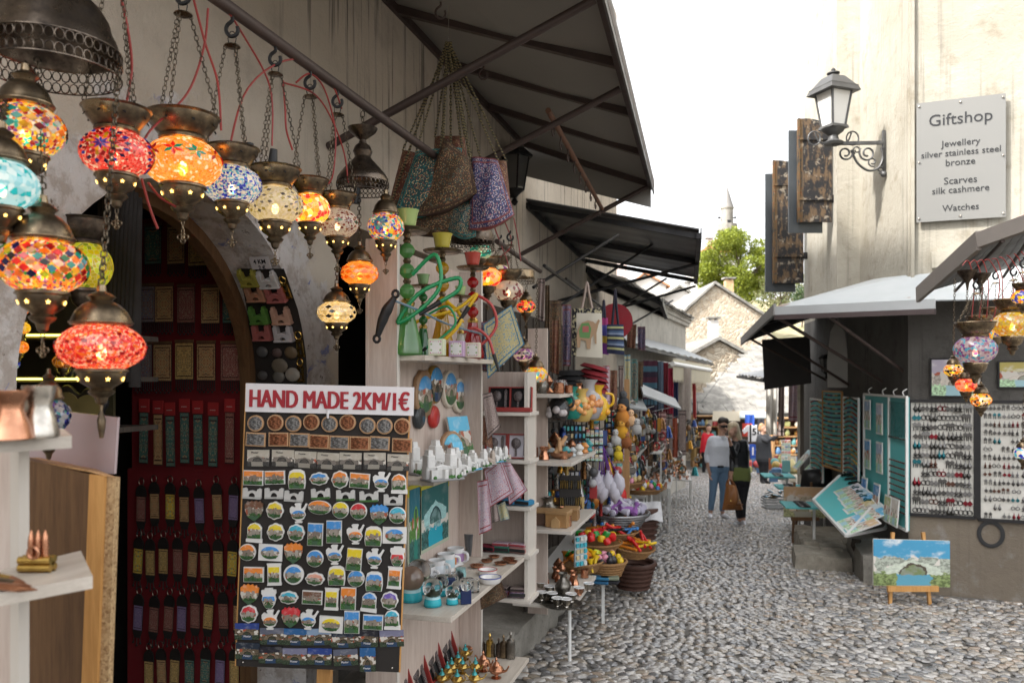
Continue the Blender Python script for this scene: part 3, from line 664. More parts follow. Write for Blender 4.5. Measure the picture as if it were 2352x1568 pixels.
# ---- second building on the left with cornice and stone roof
B2a,B2b=Vector((-2.06,13.0,0)),Vector((-1.45,22.0,0))
two=thing('corniced_building','low grey plaster building with a moulded cornice and stone roof','building',(B2a.x,B2a.y,gz(13)))
b=MB();o2=Vector((B2a.x,B2a.y,gz(13)))
def L2(p):return Vector(p)-o2
b.sheet(L2((B2a.x,B2a.y,-1.5)),L2((B2b.x,B2b.y,-1.8)),L2((B2b.x,B2b.y,3.0)),L2((B2a.x,B2a.y,3.0)),3.0);b.obj('wall',PL_TWO,two)
for i,(dz,pr)in enumerate(((3.0,.08),(3.09,.16),(3.17,.24))):
 d=(B2b-B2a).normalized();nrm=Vector((d.y,-d.x,0));p,q=B2a+nrm*pr*.5,B2b+nrm*pr*.5+d*pr
 MB().bar(L2((p.x,p.y,dz)),L2((q.x,q.y,dz)),.10,pr+.1 if False else .09).obj('cornice',PL_TWO,two)
for i in range(22):
 t=i/22;p=B2a.lerp(B2b,t)+Vector((.22,0,3.25));MB().box((0,0,0),(rnd(.5,.62),.44,rnd(.03,.05))).obj('roof_slab',SLATE,two,loc=L2(p)+Vector((-.22,rnd(-.02,.02),rnd(-.01,.02))),rot=(rnd(-.03,.03),.28+rnd(-.05,.05),-.067+rnd(-.06,.06)))
b=MB();b.quad(L2((B2a.x+.0,B2a.y,3.27)),L2((B2b.x,B2b.y,3.27)),L2((B2b.x-2.5,B2b.y,4.1)),L2((B2a.x-2.5,B2a.y,4.1)));b.obj('roof',SLATE,two)
aw4=awning('tin_awning','pale tin sheet awning over the hanging scarves',(-2.0,13.2,2.35),(-1.55,20.5,2.35),P(1637,832,19.5),P(1440,785,13.0),M('dull_tin',(0.34,0.35,0.35),.5,.4,var=.3),12,[.1,.5,.9],BLACKM)
# cream fabric valance with a saw-tooth edge
va,vb=P(1546,838,14.8),P(1632,852,19.0);e=thing('cream_valance','cream fabric awning valance with a jagged fringe above the scarves','valance',va)
b=MB();n=34
for i in range(n):
 a,c=va.lerp(vb,i/n)-va,va.lerp(vb,(i+1)/n)-va;mid=(a+c)/2;dn=Vector((0,0,-.26));up=Vector((0,0,.12))
 b.add([a+up,c+up,c+dn,mid+dn+Vector((0,0,-.07)),a+dn],[(0,4,3,2,1)])
b.obj('fabric',M('cream_canvas',(0.60,0.54,0.40),.9),e);MB().cyl(Vector((0,0,.02))+(vb-va)*-.01,vb-va+Vector((0,0,.02)),.045,.045,10).obj('roller',WHITEM,e,60)
pipe('arm',(0,0,.02),(-.55,.2,.1),.02,WHITEM,e)
# ---- stone ledges along the left
def rough_block(name,x0,x1,y0,y1,z0,z1,mat,parent=None,j=0.015,n=6):
 b=MB();nx,ny=max(2,int((x1-x0)/.12)),max(2,int((y1-y0)/.12));vs=[];fs=[]
 for jy in range(ny+1):
  for ix in range(nx+1):vs.append((x0+(x1-x0)*ix/nx,y0+(y1-y0)*jy/ny,z1+rnd(-j,j)-(j*1.6 if ix in(0,nx)or jy in(0,ny)else 0)))
 for jy in range(ny):
  for ix in range(nx):a=jy*(nx+1)+ix;fs.append((a,a+1,a+nx+2,a+nx+1))
 m=len(vs);per=[ix for ix in range(nx+1)]+[(jy)*(nx+1)+nx for jy in range(1,ny+1)]+[ny*(nx+1)+ix for ix in range(nx-1,-1,-1)]+[jy*(nx+1)for jy in range(ny-1,0,-1)]
 for q in per:v=vs[q];cx,cy=(x0+x1)/2,(y0+y1)/2;vs.append((v[0]+rnd(-j,j)+(.012 if v[0]>cx else-.012),v[1]+rnd(-j,j),(z0+z1)/2+rnd(-j,j)))
 for q in per:v=vs[q];vs.append((v[0]+rnd(-j,j),v[1]+rnd(-j,j),z0))
 k=len(per)
 for i in range(k):
  i2=(i+1)%k;fs.append((per[i2],per[i],m+i,m+i2));fs.append((m+i2,m+i,m+k+i,m+k+i2))
 b.add(vs,fs);return b.obj(name,mat,parent,35)
ledge=thing('stone_ledge','worn stone step along the foot of the left shop front','ledge',(-1.7,5,0))
def pl(o,e):o.parent=e;o.matrix_parent_inverse=Matrix.Translation(-Vector(e.location));return o
y=2.9
for i,ln in enumerate((1.15,.95,1.3,1.0,1.2,1.1)):
 pl(rough_block('stone',-2.02,-1.40+rnd(-.03,.03)-.02*i,y+.008,y+ln-.008,gz(y)-.1,gz(y+ln/2)+.27+rnd(-.02,.02),STONE),ledge);y+=ln
kerb=thing('stone_kerb','long low stone kerb below the far left stalls','kerb',(-1.8,15,gz(15)))
for i in range(14):
 yy=10+i*.95;pl(rough_block('stone',-2.15,-1.52-.030*(i)+.04*max(0,i-6),yy+.01,yy+.94,gz(yy)-.2,gz(yy)+.24+rnd(-.03,.03),STONE,j=.02),kerb)
 # ================================================================ corner building on the right
A_,B_,C_=Vector((1.61,8.79,0)),Vector((1.02,14.34,0)),Vector((6.5,8.27,0));ZT=9.5
RZ_AC=math.atan2(C_.y-A_.y,C_.x-A_.x);RZ_BA=math.atan2(A_.y-B_.y,A_.x-B_.x)
ZM=2.50
cor=thing('corner_building','tall cream plaster corner building on the right with iron shutters','building',(A_.x,A_.y,gz(8.8)))
oc=Vector(cor.location)
def LC(p):return Vector(p)-oc
def wallsheet(p,q,z0,z1,mat,name,t=0.3):
# outward face towards the street
 MB().sheet(LC((p.x,p.y,z0)),LC((q.x,q.y,z0)),LC((q.x,q.y,z1)),LC((p.x,p.y,z1)),t).obj(name,mat,cor)
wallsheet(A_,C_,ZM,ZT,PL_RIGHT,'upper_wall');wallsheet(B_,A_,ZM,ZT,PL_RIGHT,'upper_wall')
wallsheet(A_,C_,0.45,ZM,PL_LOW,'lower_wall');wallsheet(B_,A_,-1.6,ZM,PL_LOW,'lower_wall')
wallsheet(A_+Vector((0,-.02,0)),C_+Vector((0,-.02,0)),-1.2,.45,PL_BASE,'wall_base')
Bk=B_+Vector((5,1,0));wallsheet(Bk,B_,-1.6,ZT,PL_RIGHT,'far_wall')
MB().quad(LC((A_.x,A_.y,ZT)),LC((C_.x,C_.y,ZT)),LC((Bk.x,Bk.y,ZT)),LC((B_.x,B_.y,ZT))).obj('roof',SLATE,cor)
# a raised plaster band at the corner and a drip course
dBA=(B_-A_).normalized();dAC=(C_-A_).normalized()
MB().bar(LC((A_+dAC*.035+Vector((0,-.008,0))).to_tuple()[:2]+(ZM,)),LC((A_+dAC*.035+Vector((0,-.008,0))).to_tuple()[:2]+(ZT,)),.07,.03).obj('corner_band',PL_RIGHT,cor)
MB().bar(LC((*(A_+dBA*1.9+Vector((-.012,0,0))).xy,ZM+.2)),LC((*(A_+dBA*1.9+Vector((-.012,0,0))).xy,ZT)),.03,.5).obj('wall_strip',PL_RIGHT,cor)
MB().bar(LC((*(A_+dAC*.2+Vector((0,-.03,0))).xy,2.76)),LC((*(C_+Vector((0,-.03,0))).xy,2.86)),.05,.16).obj('drip_course',PL_RIGHT,cor)
# iron shutters standing open, arched tops
def rust_shutter():
 t=NT('rusty_black_shutter');v=t.co('Object');x,y,z=t.sep(v)[0:3];n=t.noise(t.co('Object',scale=(1,1,.45)),9,6,.7);n2=t.noise(v,30,5,.7)
 c=t.mix(t.rng(n,.48,.60),(0.022,0.022,0.025),(0.15,0.10,0.06));c=t.mix(t.rng(t.noise(v,8,6,.7),.56,.62),c,(0.30,0.26,0.21))
 edge=t.rng(t.math('ADD',x,t.math('MULTIPLY',n2,.03)),.075,.1,1,0);c=t.mix(t.math('MULTIPLY',edge,.55),c,(0.24,0.15,0.065));c=t.mix(t.math('MULTIPLY',edge,t.rng(n2,.52,.62)),c,(0.20,0.07,0.025));c=t.mix(t.math('MULTIPLY',edge,t.rng(n,.5,.56)),c,(.06,.055,.05))
 t.bump(n2,.4,.006);return t.set(c,.7,.3)
RSH=rust_shutter();GREYP=M('grey_panel',(0.065,0.075,0.085),.5,.2)
for(x0,x1,y0,y1,D_,lab)in((1775,1846,368,650,13.2,1),(1832,1911,272,510,11.3,0)):
 a=P(x0,y1,D_);s=D_/F;w=(x1-x0)*s;h=(y1-y0)*s
 e=O('shutter',MB().slab([(0,0),(w,0),(w,h*.93)]+[(w*(1-q/6),h*.93+h*.07*math.sin(PI/2*min(1,q/6*1.3)))for q in range(1,6)]+[(0,h)],0,.03).mesh('shutter'),RSH,cor,LC(a),TH)
 e['label']='rusted black iron shutter with an arched top'
 MB().slab([(.0,0),(w*.06,0),(w*.06,h),(0,h)],-.015,.0).obj('edge_strip',RSH,e)
 for q in(.22,.80):MB().box((w/2,-.012,h*q),(w*.98,.02,.03)).obj('hinge_strap',RSH,e);MB().cyl((w+.03,0,h*q-.05),(w+.03,0,h*q+.06),.03,.03,8).obj('hinge',BLACKM,e)
 MB().slab([(-.10,-.14),(w*.78,-.14),(w*.78,h*.9),(-.10,h*.9)],.07,.10).obj('inner_leaf',GREYP,e)
 MB().bar((w*.1,.045,.04),(w*.55,.045,.10),.02).obj('bolt',BLACKM,e)
 # stone patch where the plaster broke away, high on the street side
p=onx(2050,650,0)
# ---- metal sign
def sheet_sign():
 a=ony(2105,515,8.68);w=.0
 tl,tr,bl,br=[Vector((0,0,0))]*4
 left=A_+dAC*.20;i=None
 # corner pixels on the wall plane
 def onwall(px_,py_,off=.05):
  r=_ray(px_,py_);n=Vector((dAC.y,-dAC.x,0));o=A_+n*off;tt=((o-Vector((0,0,EYE))).dot(n))/r.dot(n);return Vector((0,0,EYE))+r*tt
 return onwall
onwall=sheet_sign()
a,bq,cq=onwall(2105,516),onwall(2310,507),onwall(2105,243);w=(bq-a).length;h=cq.z-a.z
sg=thing('shop_sign','brushed steel shop sign lettered Giftshop on the cream wall','sign',a+Vector((0,0,.02)),RZ_AC)
MB().box((w/2,0,h/2),(w,.012,h)).obj('plate',STEEL,sg)
for t_,yy,fw in(('Giftshop',.835,.71),('Jewellery',.635,.44),('silver stainless steel',.555,.89),('bronze',.475,.33),('Scarves',.325,.37),('silk cashmere',.248,.64),('Watches',.10,.41)):
 me=fit_text(t_,fw*w);O('lettering',me,BLACKINK,sg,(w/2,-.009,h*yy))
for ux in(.03,.5,.97):
 for uz in(.03,.5,.97):
  if ux==.5 and uz==.5:continue
  MB().ball((w*ux,-.010,h*uz),.012,8,4).obj('screw',SILVER,sg,60)
  # ---- street lamp on its scrolled bracket
hinge=P(2032,300,8.75);lp=thing('wall_street_lamp','black wall lantern on a scrolled iron bracket beside the Giftshop sign','street lamp',hinge,TH)
s=8.75/F
def X(px_,py_):return((px_-2032)*s,0,(300-py_)*s)
LAMPM=M('weathered_iron',(0.10,0.10,0.10),.55,.5,var=.5,sc=14)
MB().bar(X(2030,340),X(2030,395),.03).bar(X(2030,395),X(2030,300),.03).bar(X(1912,330),X(2030,328),.035).obj('bracket_arm',LAMPM,lp)
b=MB()
def spiral(cx,cy,r0,r1,a0,turns,n=26):
 return[X(cx+(r0+(r1-r0)*i/n)*math.cos(a0+turns*TAU*i/n),cy+(r0+(r1-r0)*i/n)*math.sin(a0+turns*TAU*i/n))for i in range(n+1)]
b.tube(spiral(1942,352,17,6,-.5,1.4),.011,6).tube(spiral(1992,352,19,6,-2.5,-1.4),.011,6).tube(smooth_path([X(1955,345),X(1970,375),X(1995,392),X(2018,385),X(2028,360),X(2024,340)],6),.013,6).tube(spiral(2004,372,11,4,1,1.2),.009,6).tube(spiral(1968,345,9,4,2,1.2),.008,6).tube(spiral(2022,390,8,3,2,-1.2),.009,6).obj('scrollwork',LAMPM,lp,60)
MB().ball(X(2030,400),.035,8,6).obj('drop_finial',LAMPM,lp,60)
lx,lz=X(1914,300)[0],0
def LZ(py_):return(300-py_)*s
MB().lathe([(.10,LZ(332)),(.11,LZ(328)),(.06,LZ(322)),(.05,LZ(312)),(.11,LZ(302)),(.13,LZ(296))],12,(lx,0,0)).obj('socket',LAMPM,lp,40)
for sgn in(-1,1):b=MB();b.tube([(lx+sgn*(.12+.09+.075*math.cos(a)*.9),0,LZ(318)+.075*math.sin(a))for a in[PI+sgn*0-i*TAU/20 for i in range(20)]],.009,5,closed=True).tube(smooth_path([(lx+sgn*.08,0,LZ(330)),(lx+sgn*.16,0,LZ(325)),(lx+sgn*.2,0,LZ(305))],4),.010,5);b.obj('side_scroll',LAMPM,lp,60)
def frustum(b,r0,z0,r1,z1,cx=0):
 v=[(cx+a*r0,c*r0,z0)for a,c in((-1,-1),(1,-1),(1,1),(-1,1))]+[(cx+a*r1,c*r1,z1)for a,c in((-1,-1),(1,-1),(1,1),(-1,1))]
 return b.add(v,[(3,2,1,0),(4,5,6,7),(0,1,5,4),(1,2,6,5),(2,3,7,6),(3,0,4,7)])
cage=thing
rotT=Matrix.Rotation(math.radians(18),4,'Z')
lant=O('lantern_base',frustum(MB(),.115,LZ(297),.105,LZ(290)).mesh('lantern_base'),LAMPM,lp,(lx,0,0),math.radians(20))
r0,r1,z0,z1=.085,.135,LZ(290),LZ(205)
OPAL=M('opal_glass',(0.72,0.72,0.70),.25,var=.03,bump=0)
for q in range(4):
 a=PI/2*q;b=MB();b.add([(-r0,-r0,z0),(r0,-r0,z0),(r1,-r1,z1),(-r1,-r1,z1)],[(0,1,2,3)],Matrix.Rotation(a,4,'Z'));b.obj('pane',OPAL,lp,loc=(lx,0,0),rz=math.radians(20))
 b=MB();T=Matrix.Rotation(a+math.radians(20),4,'Z');b.bar(T@Vector((-r0,-r0,z0)),T@Vector((-r1,-r1,z1)),.022);b.obj('corner_bar',LAMPM,lp,loc=(lx,0,0))
b=MB();frustum(b,.182,LZ(209),.18,LZ(202));frustum(b,.17,LZ(202),.085,LZ(178));frustum(b,.20,LZ(215),.182,LZ(205));b.obj('hood',LAMPM,lp,loc=(lx,0,0),rz=math.radians(20))
MB().lathe([(.03,LZ(178)),(.02,LZ(172)),(.07,LZ(170)),(.07,LZ(168)),(.02,LZ(165)),(.025,LZ(160)),(.005,LZ(156))],10,(lx,0,0)).obj('finial',LAMPM,lp,40)
# ---- white metal canopy wrapping the corner
c0,c1,c2=P(1780,704,8.5),P(2148,686,7.25),P(1703,784,13.2);w0,w1,w2=Vector((1.45,9.9,2.72)),Vector((1.72,8.85,2.66)),Vector((1.12,13.4,2.6));w3=Vector((3.2,8.64,2.72));c3=P(2420,684,6.9)
can=thing('white_metal_canopy','white painted sheet metal canopy with dark underside at the corner building','canopy',A_+Vector((0,0,2.6)));on=Vector(can.location)
T_=lambda p:Vector(p)-on
RUSTW=NT('rust_streaked_white');w_=RUSTW.wpos();RUSTW=RUSTW.set(RUSTW.mix(RUSTW.rng(RUSTW.noise(w_,2.2,5,.6),.62,.68),RUSTW.mix(RUSTW.noise(w_,5,4),(.36,.39,.40),(.46,.48,.49)),(.24,.12,.065)),.5,.1)
MB().sheet(T_(c0),T_(c1),T_(w1),T_(w0),.012).obj('roof_sheet',RUSTW,can);MB().sheet(T_(c2),T_(c0),T_(w0),T_(w2),.012).obj('roof_sheet',AWN_DARK,can)
MB().sheet(T_(c1+Vector((0,.0,-.01))),T_(c3),T_(w3),T_(w1),.012).obj('roof_sheet',RUSTW,can)
dn=Vector((0,0,-.10));MB().sheet(T_(c0+dn),T_(c1+dn),T_(c1),T_(c0),.012).obj('front_fascia',AWN_WHITE,can)
MB().bar(T_(c0+dn*1.15),T_(c1+dn*1.15),.04,.05).obj('lower_trim',M('brown_trim',(.08,.06,.06),.5),can)
MB().bar(T_(c2),T_(c0+Vector((0,0,-.03))),.03,.12).obj('side_fascia',M('grey_plank',(.26,.25,.24),.7),can)
b=MB()
for i in range(7):t=i/7+.05;p,q=c0.lerp(c2,t),w0.lerp(w2,t);MB().bar(T_(p)-Vector((0,0,.04)),T_(q)-Vector((0,0,.04)),.035).obj('rafter',BLACKM,can)
for p,q in(((1.5,9.6,1.55),c0+dn),((1.35,11.2,1.5),c0.lerp(c2,.45)),((1.68,9.0,1.6),c0.lerp(c1,.35)+dn),((1.3,12.6,1.5),c0.lerp(c2,.8))):pipe('strut',T_(p),T_(q),.018,IRON,can)
MB().sheet(T_(P(1750,780,12.5)+Vector((0,0,0))),T_(P(1858,772,12.0)),T_(P(1862,880,12.0)),T_(P(1756,895,12.5)),-.03).obj('hanging_panel',M('charcoal_board',(.03,.029,.031),.6),can)
aw5=awning('far_right_awning','dark sheet awning further down the right side',(1.05,14.6,1.95),(1.1,18.5,1.85),P(1694,860,18.5),P(1755,868,14.5),AWN_DARK,8,[.1,.5,.9],BLACKM,amp=.015)
# lantern under the canopy
def wall_lantern(name,label,loc,s,rz,fac=6):
 e=thing(name,label,'lantern',loc,rz);G=tint_glass('smoky_pane',(.35,.35,.34))
 for q in range(fac):
  a,a2=TAU*q/fac,TAU*(q+1)/fac;b=MB();b.quad((.10*s*math.cos(a),.10*s*math.sin(a),.0),(.10*s*math.cos(a2),.10*s*math.sin(a2),0),(.16*s*math.cos(a2),.16*s*math.sin(a2),.36*s),(.16*s*math.cos(a),.16*s*math.sin(a),.36*s));b.obj('pane',G,e)
  MB().bar((.10*s*math.cos(a),.10*s*math.sin(a),0),(.16*s*math.cos(a),.16*s*math.sin(a),.36*s),.016*s).obj('corner_bar',BLACKM,e)
 MB().lathe([(.20*s,.35*s),(.20*s,.37*s),(.10*s,.46*s),(.02*s,.48*s)],fac).obj('hood',BLACKM,e);MB().lathe([(.01*s,-.16*s),(.04*s,-.12*s),(.015*s,-.08*s),(.05*s,-.04*s),(.11*s,.01*s)],10).obj('lower_cup',BLACKM,e,40)
 MB().ball((0,0,.15*s),(.045*s,.045*s,.08*s),8,6).obj('bulb',OPAL,e,60);return e
wall_lantern('hanging_lantern','small black lantern hanging in front of the charcoal board',P(1898,855,11.4)-Vector((0,0,0)),.55,0)
e=wall_lantern('wall_lantern','black six-sided lantern on the wall behind the carpet bags',P(1182,438,7.0),.82,0);MB().bar((0,0,-.05),(-.55,0,-.05),.025).obj('arm',BLACKM,e)
# stone steps on the right
st=thing('stone_steps','flat stone slab steps below the turquoise postcard stand','steps',onground(1870,1262));so=Vector(st.location)
def stp(o):o.parent=st;o.matrix_parent_inverse=Matrix.Translation(-so);return o
stp(rough_block('step',.72,1.45,10.3,11.9,gz(11)-.15,gz(11)+.22,SLAB,j=.012));stp(rough_block('step',.60,1.2,9.7,10.29,gz(10)-.15,gz(10)+.20,SLAB,j=.015));stp(rough_block('step',1.22,1.70,9.0,10.28,gz(9.6)-.1,gz(9.6)+.36,STONE,j=.02))
for i in range(9):x=rnd(.68,1.30);y=rnd(9.85,11.7);stp(rough_block('slab',x,x+rnd(.2,.32),y,y+rnd(.2,.3),gz(y)+.18,gz(y)+.235,SLAB,j=.006))
# ================================================================ houses, tree, minaret and hill beyond
b=MB();vs=[];NX,NY=24,14
for j in range(NY+1):
 for i in range(NX+1):
  D=56+j*9;px_=700+i*80;p=P(px_,866,D);z=-1+max(0,(D-56))*.16+1.5*math.sin(i*.7+j)*min(1,j/4);vs.append((p.x,p.y,z))
b.add(vs,[(j*(NX+1)+i,j*(NX+1)+i+1,(j+1)*(NX+1)+i+1,(j+1)*(NX+1)+i)for j in range(NY)for i in range(NX)])
HILL=NT('dry_hillside');hv=HILL.wpos();hill=struct(b.obj('hill',HILL.set(HILL.ramp(HILL.noise(hv,.5,6,.7),[(.35,(.12,.13,.05)),(.5,(.22,.19,.10)),(.65,(.32,.27,.18))]),.95),None,60))
def house(name,label,xa,xb,yb,D,gable=None,wall=RUBBLE,roof=SLATE,deep=8,eave=None,cat='house'):
 """front at distance D, seen from picture x xa..xb, eaves at picture y eave=(left,right), base yb, gable apex (x,y) or None"""
 a=P(xa,yb,D);e=thing(name,label,cat,a,TH);s=D/F;W=(xb-xa)*s;hl,hr=(yb-eave[0])*s,(yb-eave[1])*s
 poly=[(0,0),(W,0),(W,hr)]+([((gable[0]-xa)*s,(yb-gable[1])*s)]if gable else[])+[(0,hl)]
 MB().slab(poly,0,deep).obj('wall',wall,e)
 if gable:
  gx,gh=(gable[0]-xa)*s,(yb-gable[1])*s
  for(x0,h0,x1,h1)in((-.35,hl-.2,gx,gh+.06),(gx,gh+.06,W+.35,hr-.2)):
   MB().slab([(x0,h0),(x1,h1),(x1,h1+.16),(x0,h0+.16)],-.25,deep+.2).obj('roof',roof,e)
 return e,s
h,s=house('stone_gable_house','stone house with a broad gable and a narrow chimney in the distance',1548,1772,900,46,(1641,655),eave=(742,738))
ch=h
def chim(e,x,z,w,hh,m=PL_TWO):
 c=MB().box((0,.4,hh/2),(w,w,hh)).obj('chimney',m,e,loc=(x,0,z));MB().box((0,.4,hh+.12),(w*1.5,w*1.5,.08)).obj('cap',SLATE,c)
 for i in range(2):MB().box(((i-.5)*w*.6,.4,hh+.04),(w*.2,w*.9,.16)).obj('vent_stone',m,c)
chim(h,(1678-1548)*s,(900-690)*s,.45,1.2,stone_mat('orange_stone',(.38,.22,.10),(.5,.33,.18),(.58,.44,.28)))
h2,s2=house('lower_stone_house','lower stone house with a shallow gable and small white chimney',1556,1860,940,38,(1650,783),wall=RUBBLE2,eave=(832,895))
chim(h2,(1643-1556)*s2,(940-792)*s2,.42,1.2,PL_WHITE)
# broad stone-slab roof over the far shops
rp=[P(1560,945,31),P(1845,945,31),P(1870,790,37),P(1735,808,37)]
rf=thing('slab_roofed_shop','long low shop under a broad pale stone slab roof at the street end','building',P(1600,1060,31),TH);ro=Vector(rf.location);TR=Matrix.Rotation(-TH,3,'Z')
R_=lambda p:TR@(Vector(p)-ro)
MB().sheet(R_(P(1560,948,31)),R_(P(1960,952,31)),R_(P(1960,790,38)),R_(P(1735,800,38)),.25).obj('roof',SLATE,rf)
q0,q1,q2,q3=R_(P(1560,948,31)),R_(P(1960,952,31)),R_(P(1960,790,38)),R_(P(1735,800,38));nrm=(q1-q0).cross(q3-q0).normalized()
slabs=[]
for r in range(13):
 for c in range(22):
  u,v=(c+.25+(r%2)*.5)/22.5,(r+.5)/13;p=(q0.lerp(q1,u)).lerp(q3.lerp(q2,u),v)+nrm*(.05+rnd(0,.03))
  Rm=Matrix((((q1-q0).normalized()),((q3-q0)-(q3-q0).project(q1-q0)).normalized(),nrm)).transposed()
  me=MB().box((0,0,0),(rnd(.28,.38),rnd(.62,.8),.05)).mesh('roof_slab')if len(slabs)<8 else random.choice(slabs);slabs.append(me)
  O('roof_slab',me,SLATE,rf,p,rot=(Rm.to_euler().x+.05,Rm.to_euler().y,Rm.to_euler().z+rnd(-.12,.12)))
MB().slab([(0,0),(9,0),(9,2.0),(0,2.0)],.9,1.2).obj('back_wall',M('shop_dark_back',(.07,.045,.03),.8),rf)
for i in range(5):MB().box((.2+i*1.25,.1,1.0),(.09,.09,2.0)).obj('post',MIDWOOD,rf)
MB().slab([(-1.5,0),(0,0),(0,2),(-1.5,2)],.4,.6).obj('side_wall',RUBBLE2,rf)
# pale houses up the slope
def window_on(e,x,z,w,h_):
 f=MB().slab([(x,z),(x+w,z),(x+w,z+h_),(x,z+h_)],-.05,.02).obj('window',M('dark_pane',(.06,.07,.08),.2),e);MB().slab([(x-.08,z-.1),(x+w+.08,z-.1),(x+w+.08,z),(x-.08,z)],-.12,.0).obj('sill',PL_WHITE,f)
TILE_R=M('terracotta_roof',(.46,.20,.10),.85,var=.3,sc=4)
h3,s3=house('white_hill_house','white house with terracotta roof half hidden left of the tree',1612,1700,690,88,None,PL_WHITE,TILE_R,eave=(580,580))
W3=(1700-1612)*s3;H3=(690-580)*s3
MB().slab([(-.4,H3),(W3+.3,H3),(W3*.9,H3+1.7),(W3*.55,H3+1.9)],-.4,7).obj('roof',TILE_R,h3);chim(h3,.9,H3-.1,.6,1.6,PL_WHITE)
for i in range(2):window_on(h3,.5+i*1.3,H3-1.9,.5,1.0)
h4,s4=house('pale_upper_house','pale house with an orange roof seen between the awnings',1440,1530,730,70,(1480,630),PL_WHITE,TILE_R,eave=(662,655));window_on(h4,1.0,1.0,.6,.9)
h5,s5=house('small_pale_house','small pale house with grey roof behind the corniced building',1515,1606,760,60,(1560,660),PL_WHITE,SLATE,eave=(690,688));window_on(h5,.9,1.1,.4,.6);chim(h5,2.2,(760-672)*s5,.4,.7,PL_WHITE)
h6,s6=house('pink_narrow_house','narrow pink and cream house behind the corrugated awning',1330,1440,760,34,None,M('pale_pink_plaster',(.62,.50,.46),.9),SLATE,eave=(590,600));window_on(h6,.8,1.4,.35,.6)
# ---- minaret
mb_=P(1670,640,112);mn=thing('minaret','slender pale stone minaret with a pointed cap rising behind the tree','minaret',mb_);s=112/F
z=lambda py_:(640-py_)*s
MSTONE=stone_mat('minaret_stone',(.17,.158,.138),(.22,.205,.18),(.28,.262,.23),.8)
MB().lathe([(1.1,-5),(1.0,z(545)),(.95,z(540))],14).obj('lower_shaft',MSTONE,mn,30)
MB().lathe([(.95,z(543)),(1.15,z(538)),(1.4,z(532)),(1.45,z(528))],14).obj('balcony_corbel',MSTONE,mn,30)
for i in range(14):a=TAU*i/14;MB().box((0,0,0),(.62,.07,.75)).obj('parapet_panel',MSTONE,mn,loc=(1.36*math.cos(a),1.36*math.sin(a),z(528)+.38),rz=a+PI/2)
MB().lathe([(.86,z(528)),(.84,z(482)),(.95,z(480)),(.95,z(477))],14).obj('upper_shaft',MSTONE,mn,30)
MB().lathe([(.95,z(477)),(.62,z(460)),(.28,z(440)),(.05,z(430))],14).obj('cap',M('lead_cap',(.17,.16,.15),.6),mn,30);MB().lathe([(.05,z(431)),(.04,z(415)),(.01,z(412))],6).obj('finial',BLACKM,mn)
d=(Vector((0,0,0))-mb_);d.z=0;d.normalize();MB().box((0,0,0),(.42,.3,1.2)).obj('door',BLACKM,mn,loc=(d.x*.8+.25,d.y*.8,z(528)+.62),rz=TH)
for sx_ in(-1,1):MB().cyl((0,0,0),(sx_*.35,0,.12),.09,.22,8).obj('loudspeaker',BLACKM,mn,loc=(sx_*.9*CT+d.x*.3,sx_*.9*ST+d.y*.3,z(502)))
# ---- trees
def leaf_mat(name,a,b_,c_):
 t=NT(name);n=t.noise(t.wpos(),1.3,3);r=t.attr('tint');c=t.mix(n,a,b_);c=t.mix(t.sepc(r)[0],c,c_)
 tr=t.new('ShaderNodeBsdfTranslucent');t.put(tr.inputs[0],c);m=t.new('ShaderNodeMixShader');m.inputs[0].default_value=.35;t.set(c,.6);t.l.new(t.b.outputs[0],m.inputs[1]);t.l.new(tr.outputs[0],m.inputs[2]);t.l.new(m.outputs[0],t.out.inputs[0]);return t.m
def foliage(clumps,n_per,size,spread):
 V=[];C=[]
 for(c,r)in clumps:
  n=int(n_per*r*r);d=RNG.normal(size=(n,3));d/=np.linalg.norm(d,axis=1)[:,None];rad=r*RNG.uniform(.35,1.05,n)**.6
  p=np.array(c)+d*rad[:,None]*np.array([1,1,.8]);u=RNG.normal(size=(n,3));u/=np.linalg.norm(u,axis=1)[:,None];w=np.cross(u,RNG.normal(size=(n,3)));w/=np.linalg.norm(w,axis=1)[:,None]
  sz=size*RNG.uniform(.6,1.4,n)[:,None];V.append(np.stack([p-u*sz,p+w*sz*.55,p+u*sz,p-w*sz*.55],1).reshape(-1,3));t_=RNG.uniform(0,1,n);C.append(np.repeat(np.stack([t_,t_,t_,np.ones(n)],1),4,0))
 V=np.concatenate(V);C=np.concatenate(C);return np_mesh('crown',V,np.arange(len(V)).reshape(-1,4),C,False)
def tree(name,label,base,height,clumps,mat,npc=55,size=.16,trunk_r=.3,limbs=True,cat='tree'):
 e=thing(name,label,cat,base);B=Vector(base);BARK=M('bark',(.10,.075,.05),.9,var=.4)
 mid=Vector((0.1,0,height*.45));MB().tube(smooth_path([(0,0,-1),(.1,.05,height*.2),mid,(0,0,height*.7)],4),[trunk_r*(1-i*.055)for i in range(13)],8).obj('trunk',BARK,e,60)
 if limbs:
  for c,r in clumps[::2]:q=Vector(c)-B;MB().tube(smooth_path([mid*.8,mid.lerp(q,.5)+Vector((0,0,-.2)),q],4),[trunk_r*.45*(1-i*.1)for i in range(9)],5).obj('limb',BARK,e,60)
 me=foliage([((Vector(c)-B).to_tuple(),r)for c,r in clumps],npc,size,1);O('crown',me,mat,e,kind='stuff');return e
LEAF1=leaf_mat('spring_leaf',(.22,.26,.018),(.32,.35,.03),(.13,.17,.015));LEAF2=leaf_mat('dull_leaf',(.14,.15,.05),(.22,.19,.10),(.09,.12,.03));LEAF3=leaf_mat('ivy_leaf',(.03,.07,.015),(.06,.10,.02),(.02,.04,.01))
cl=[]
random.seed(11)
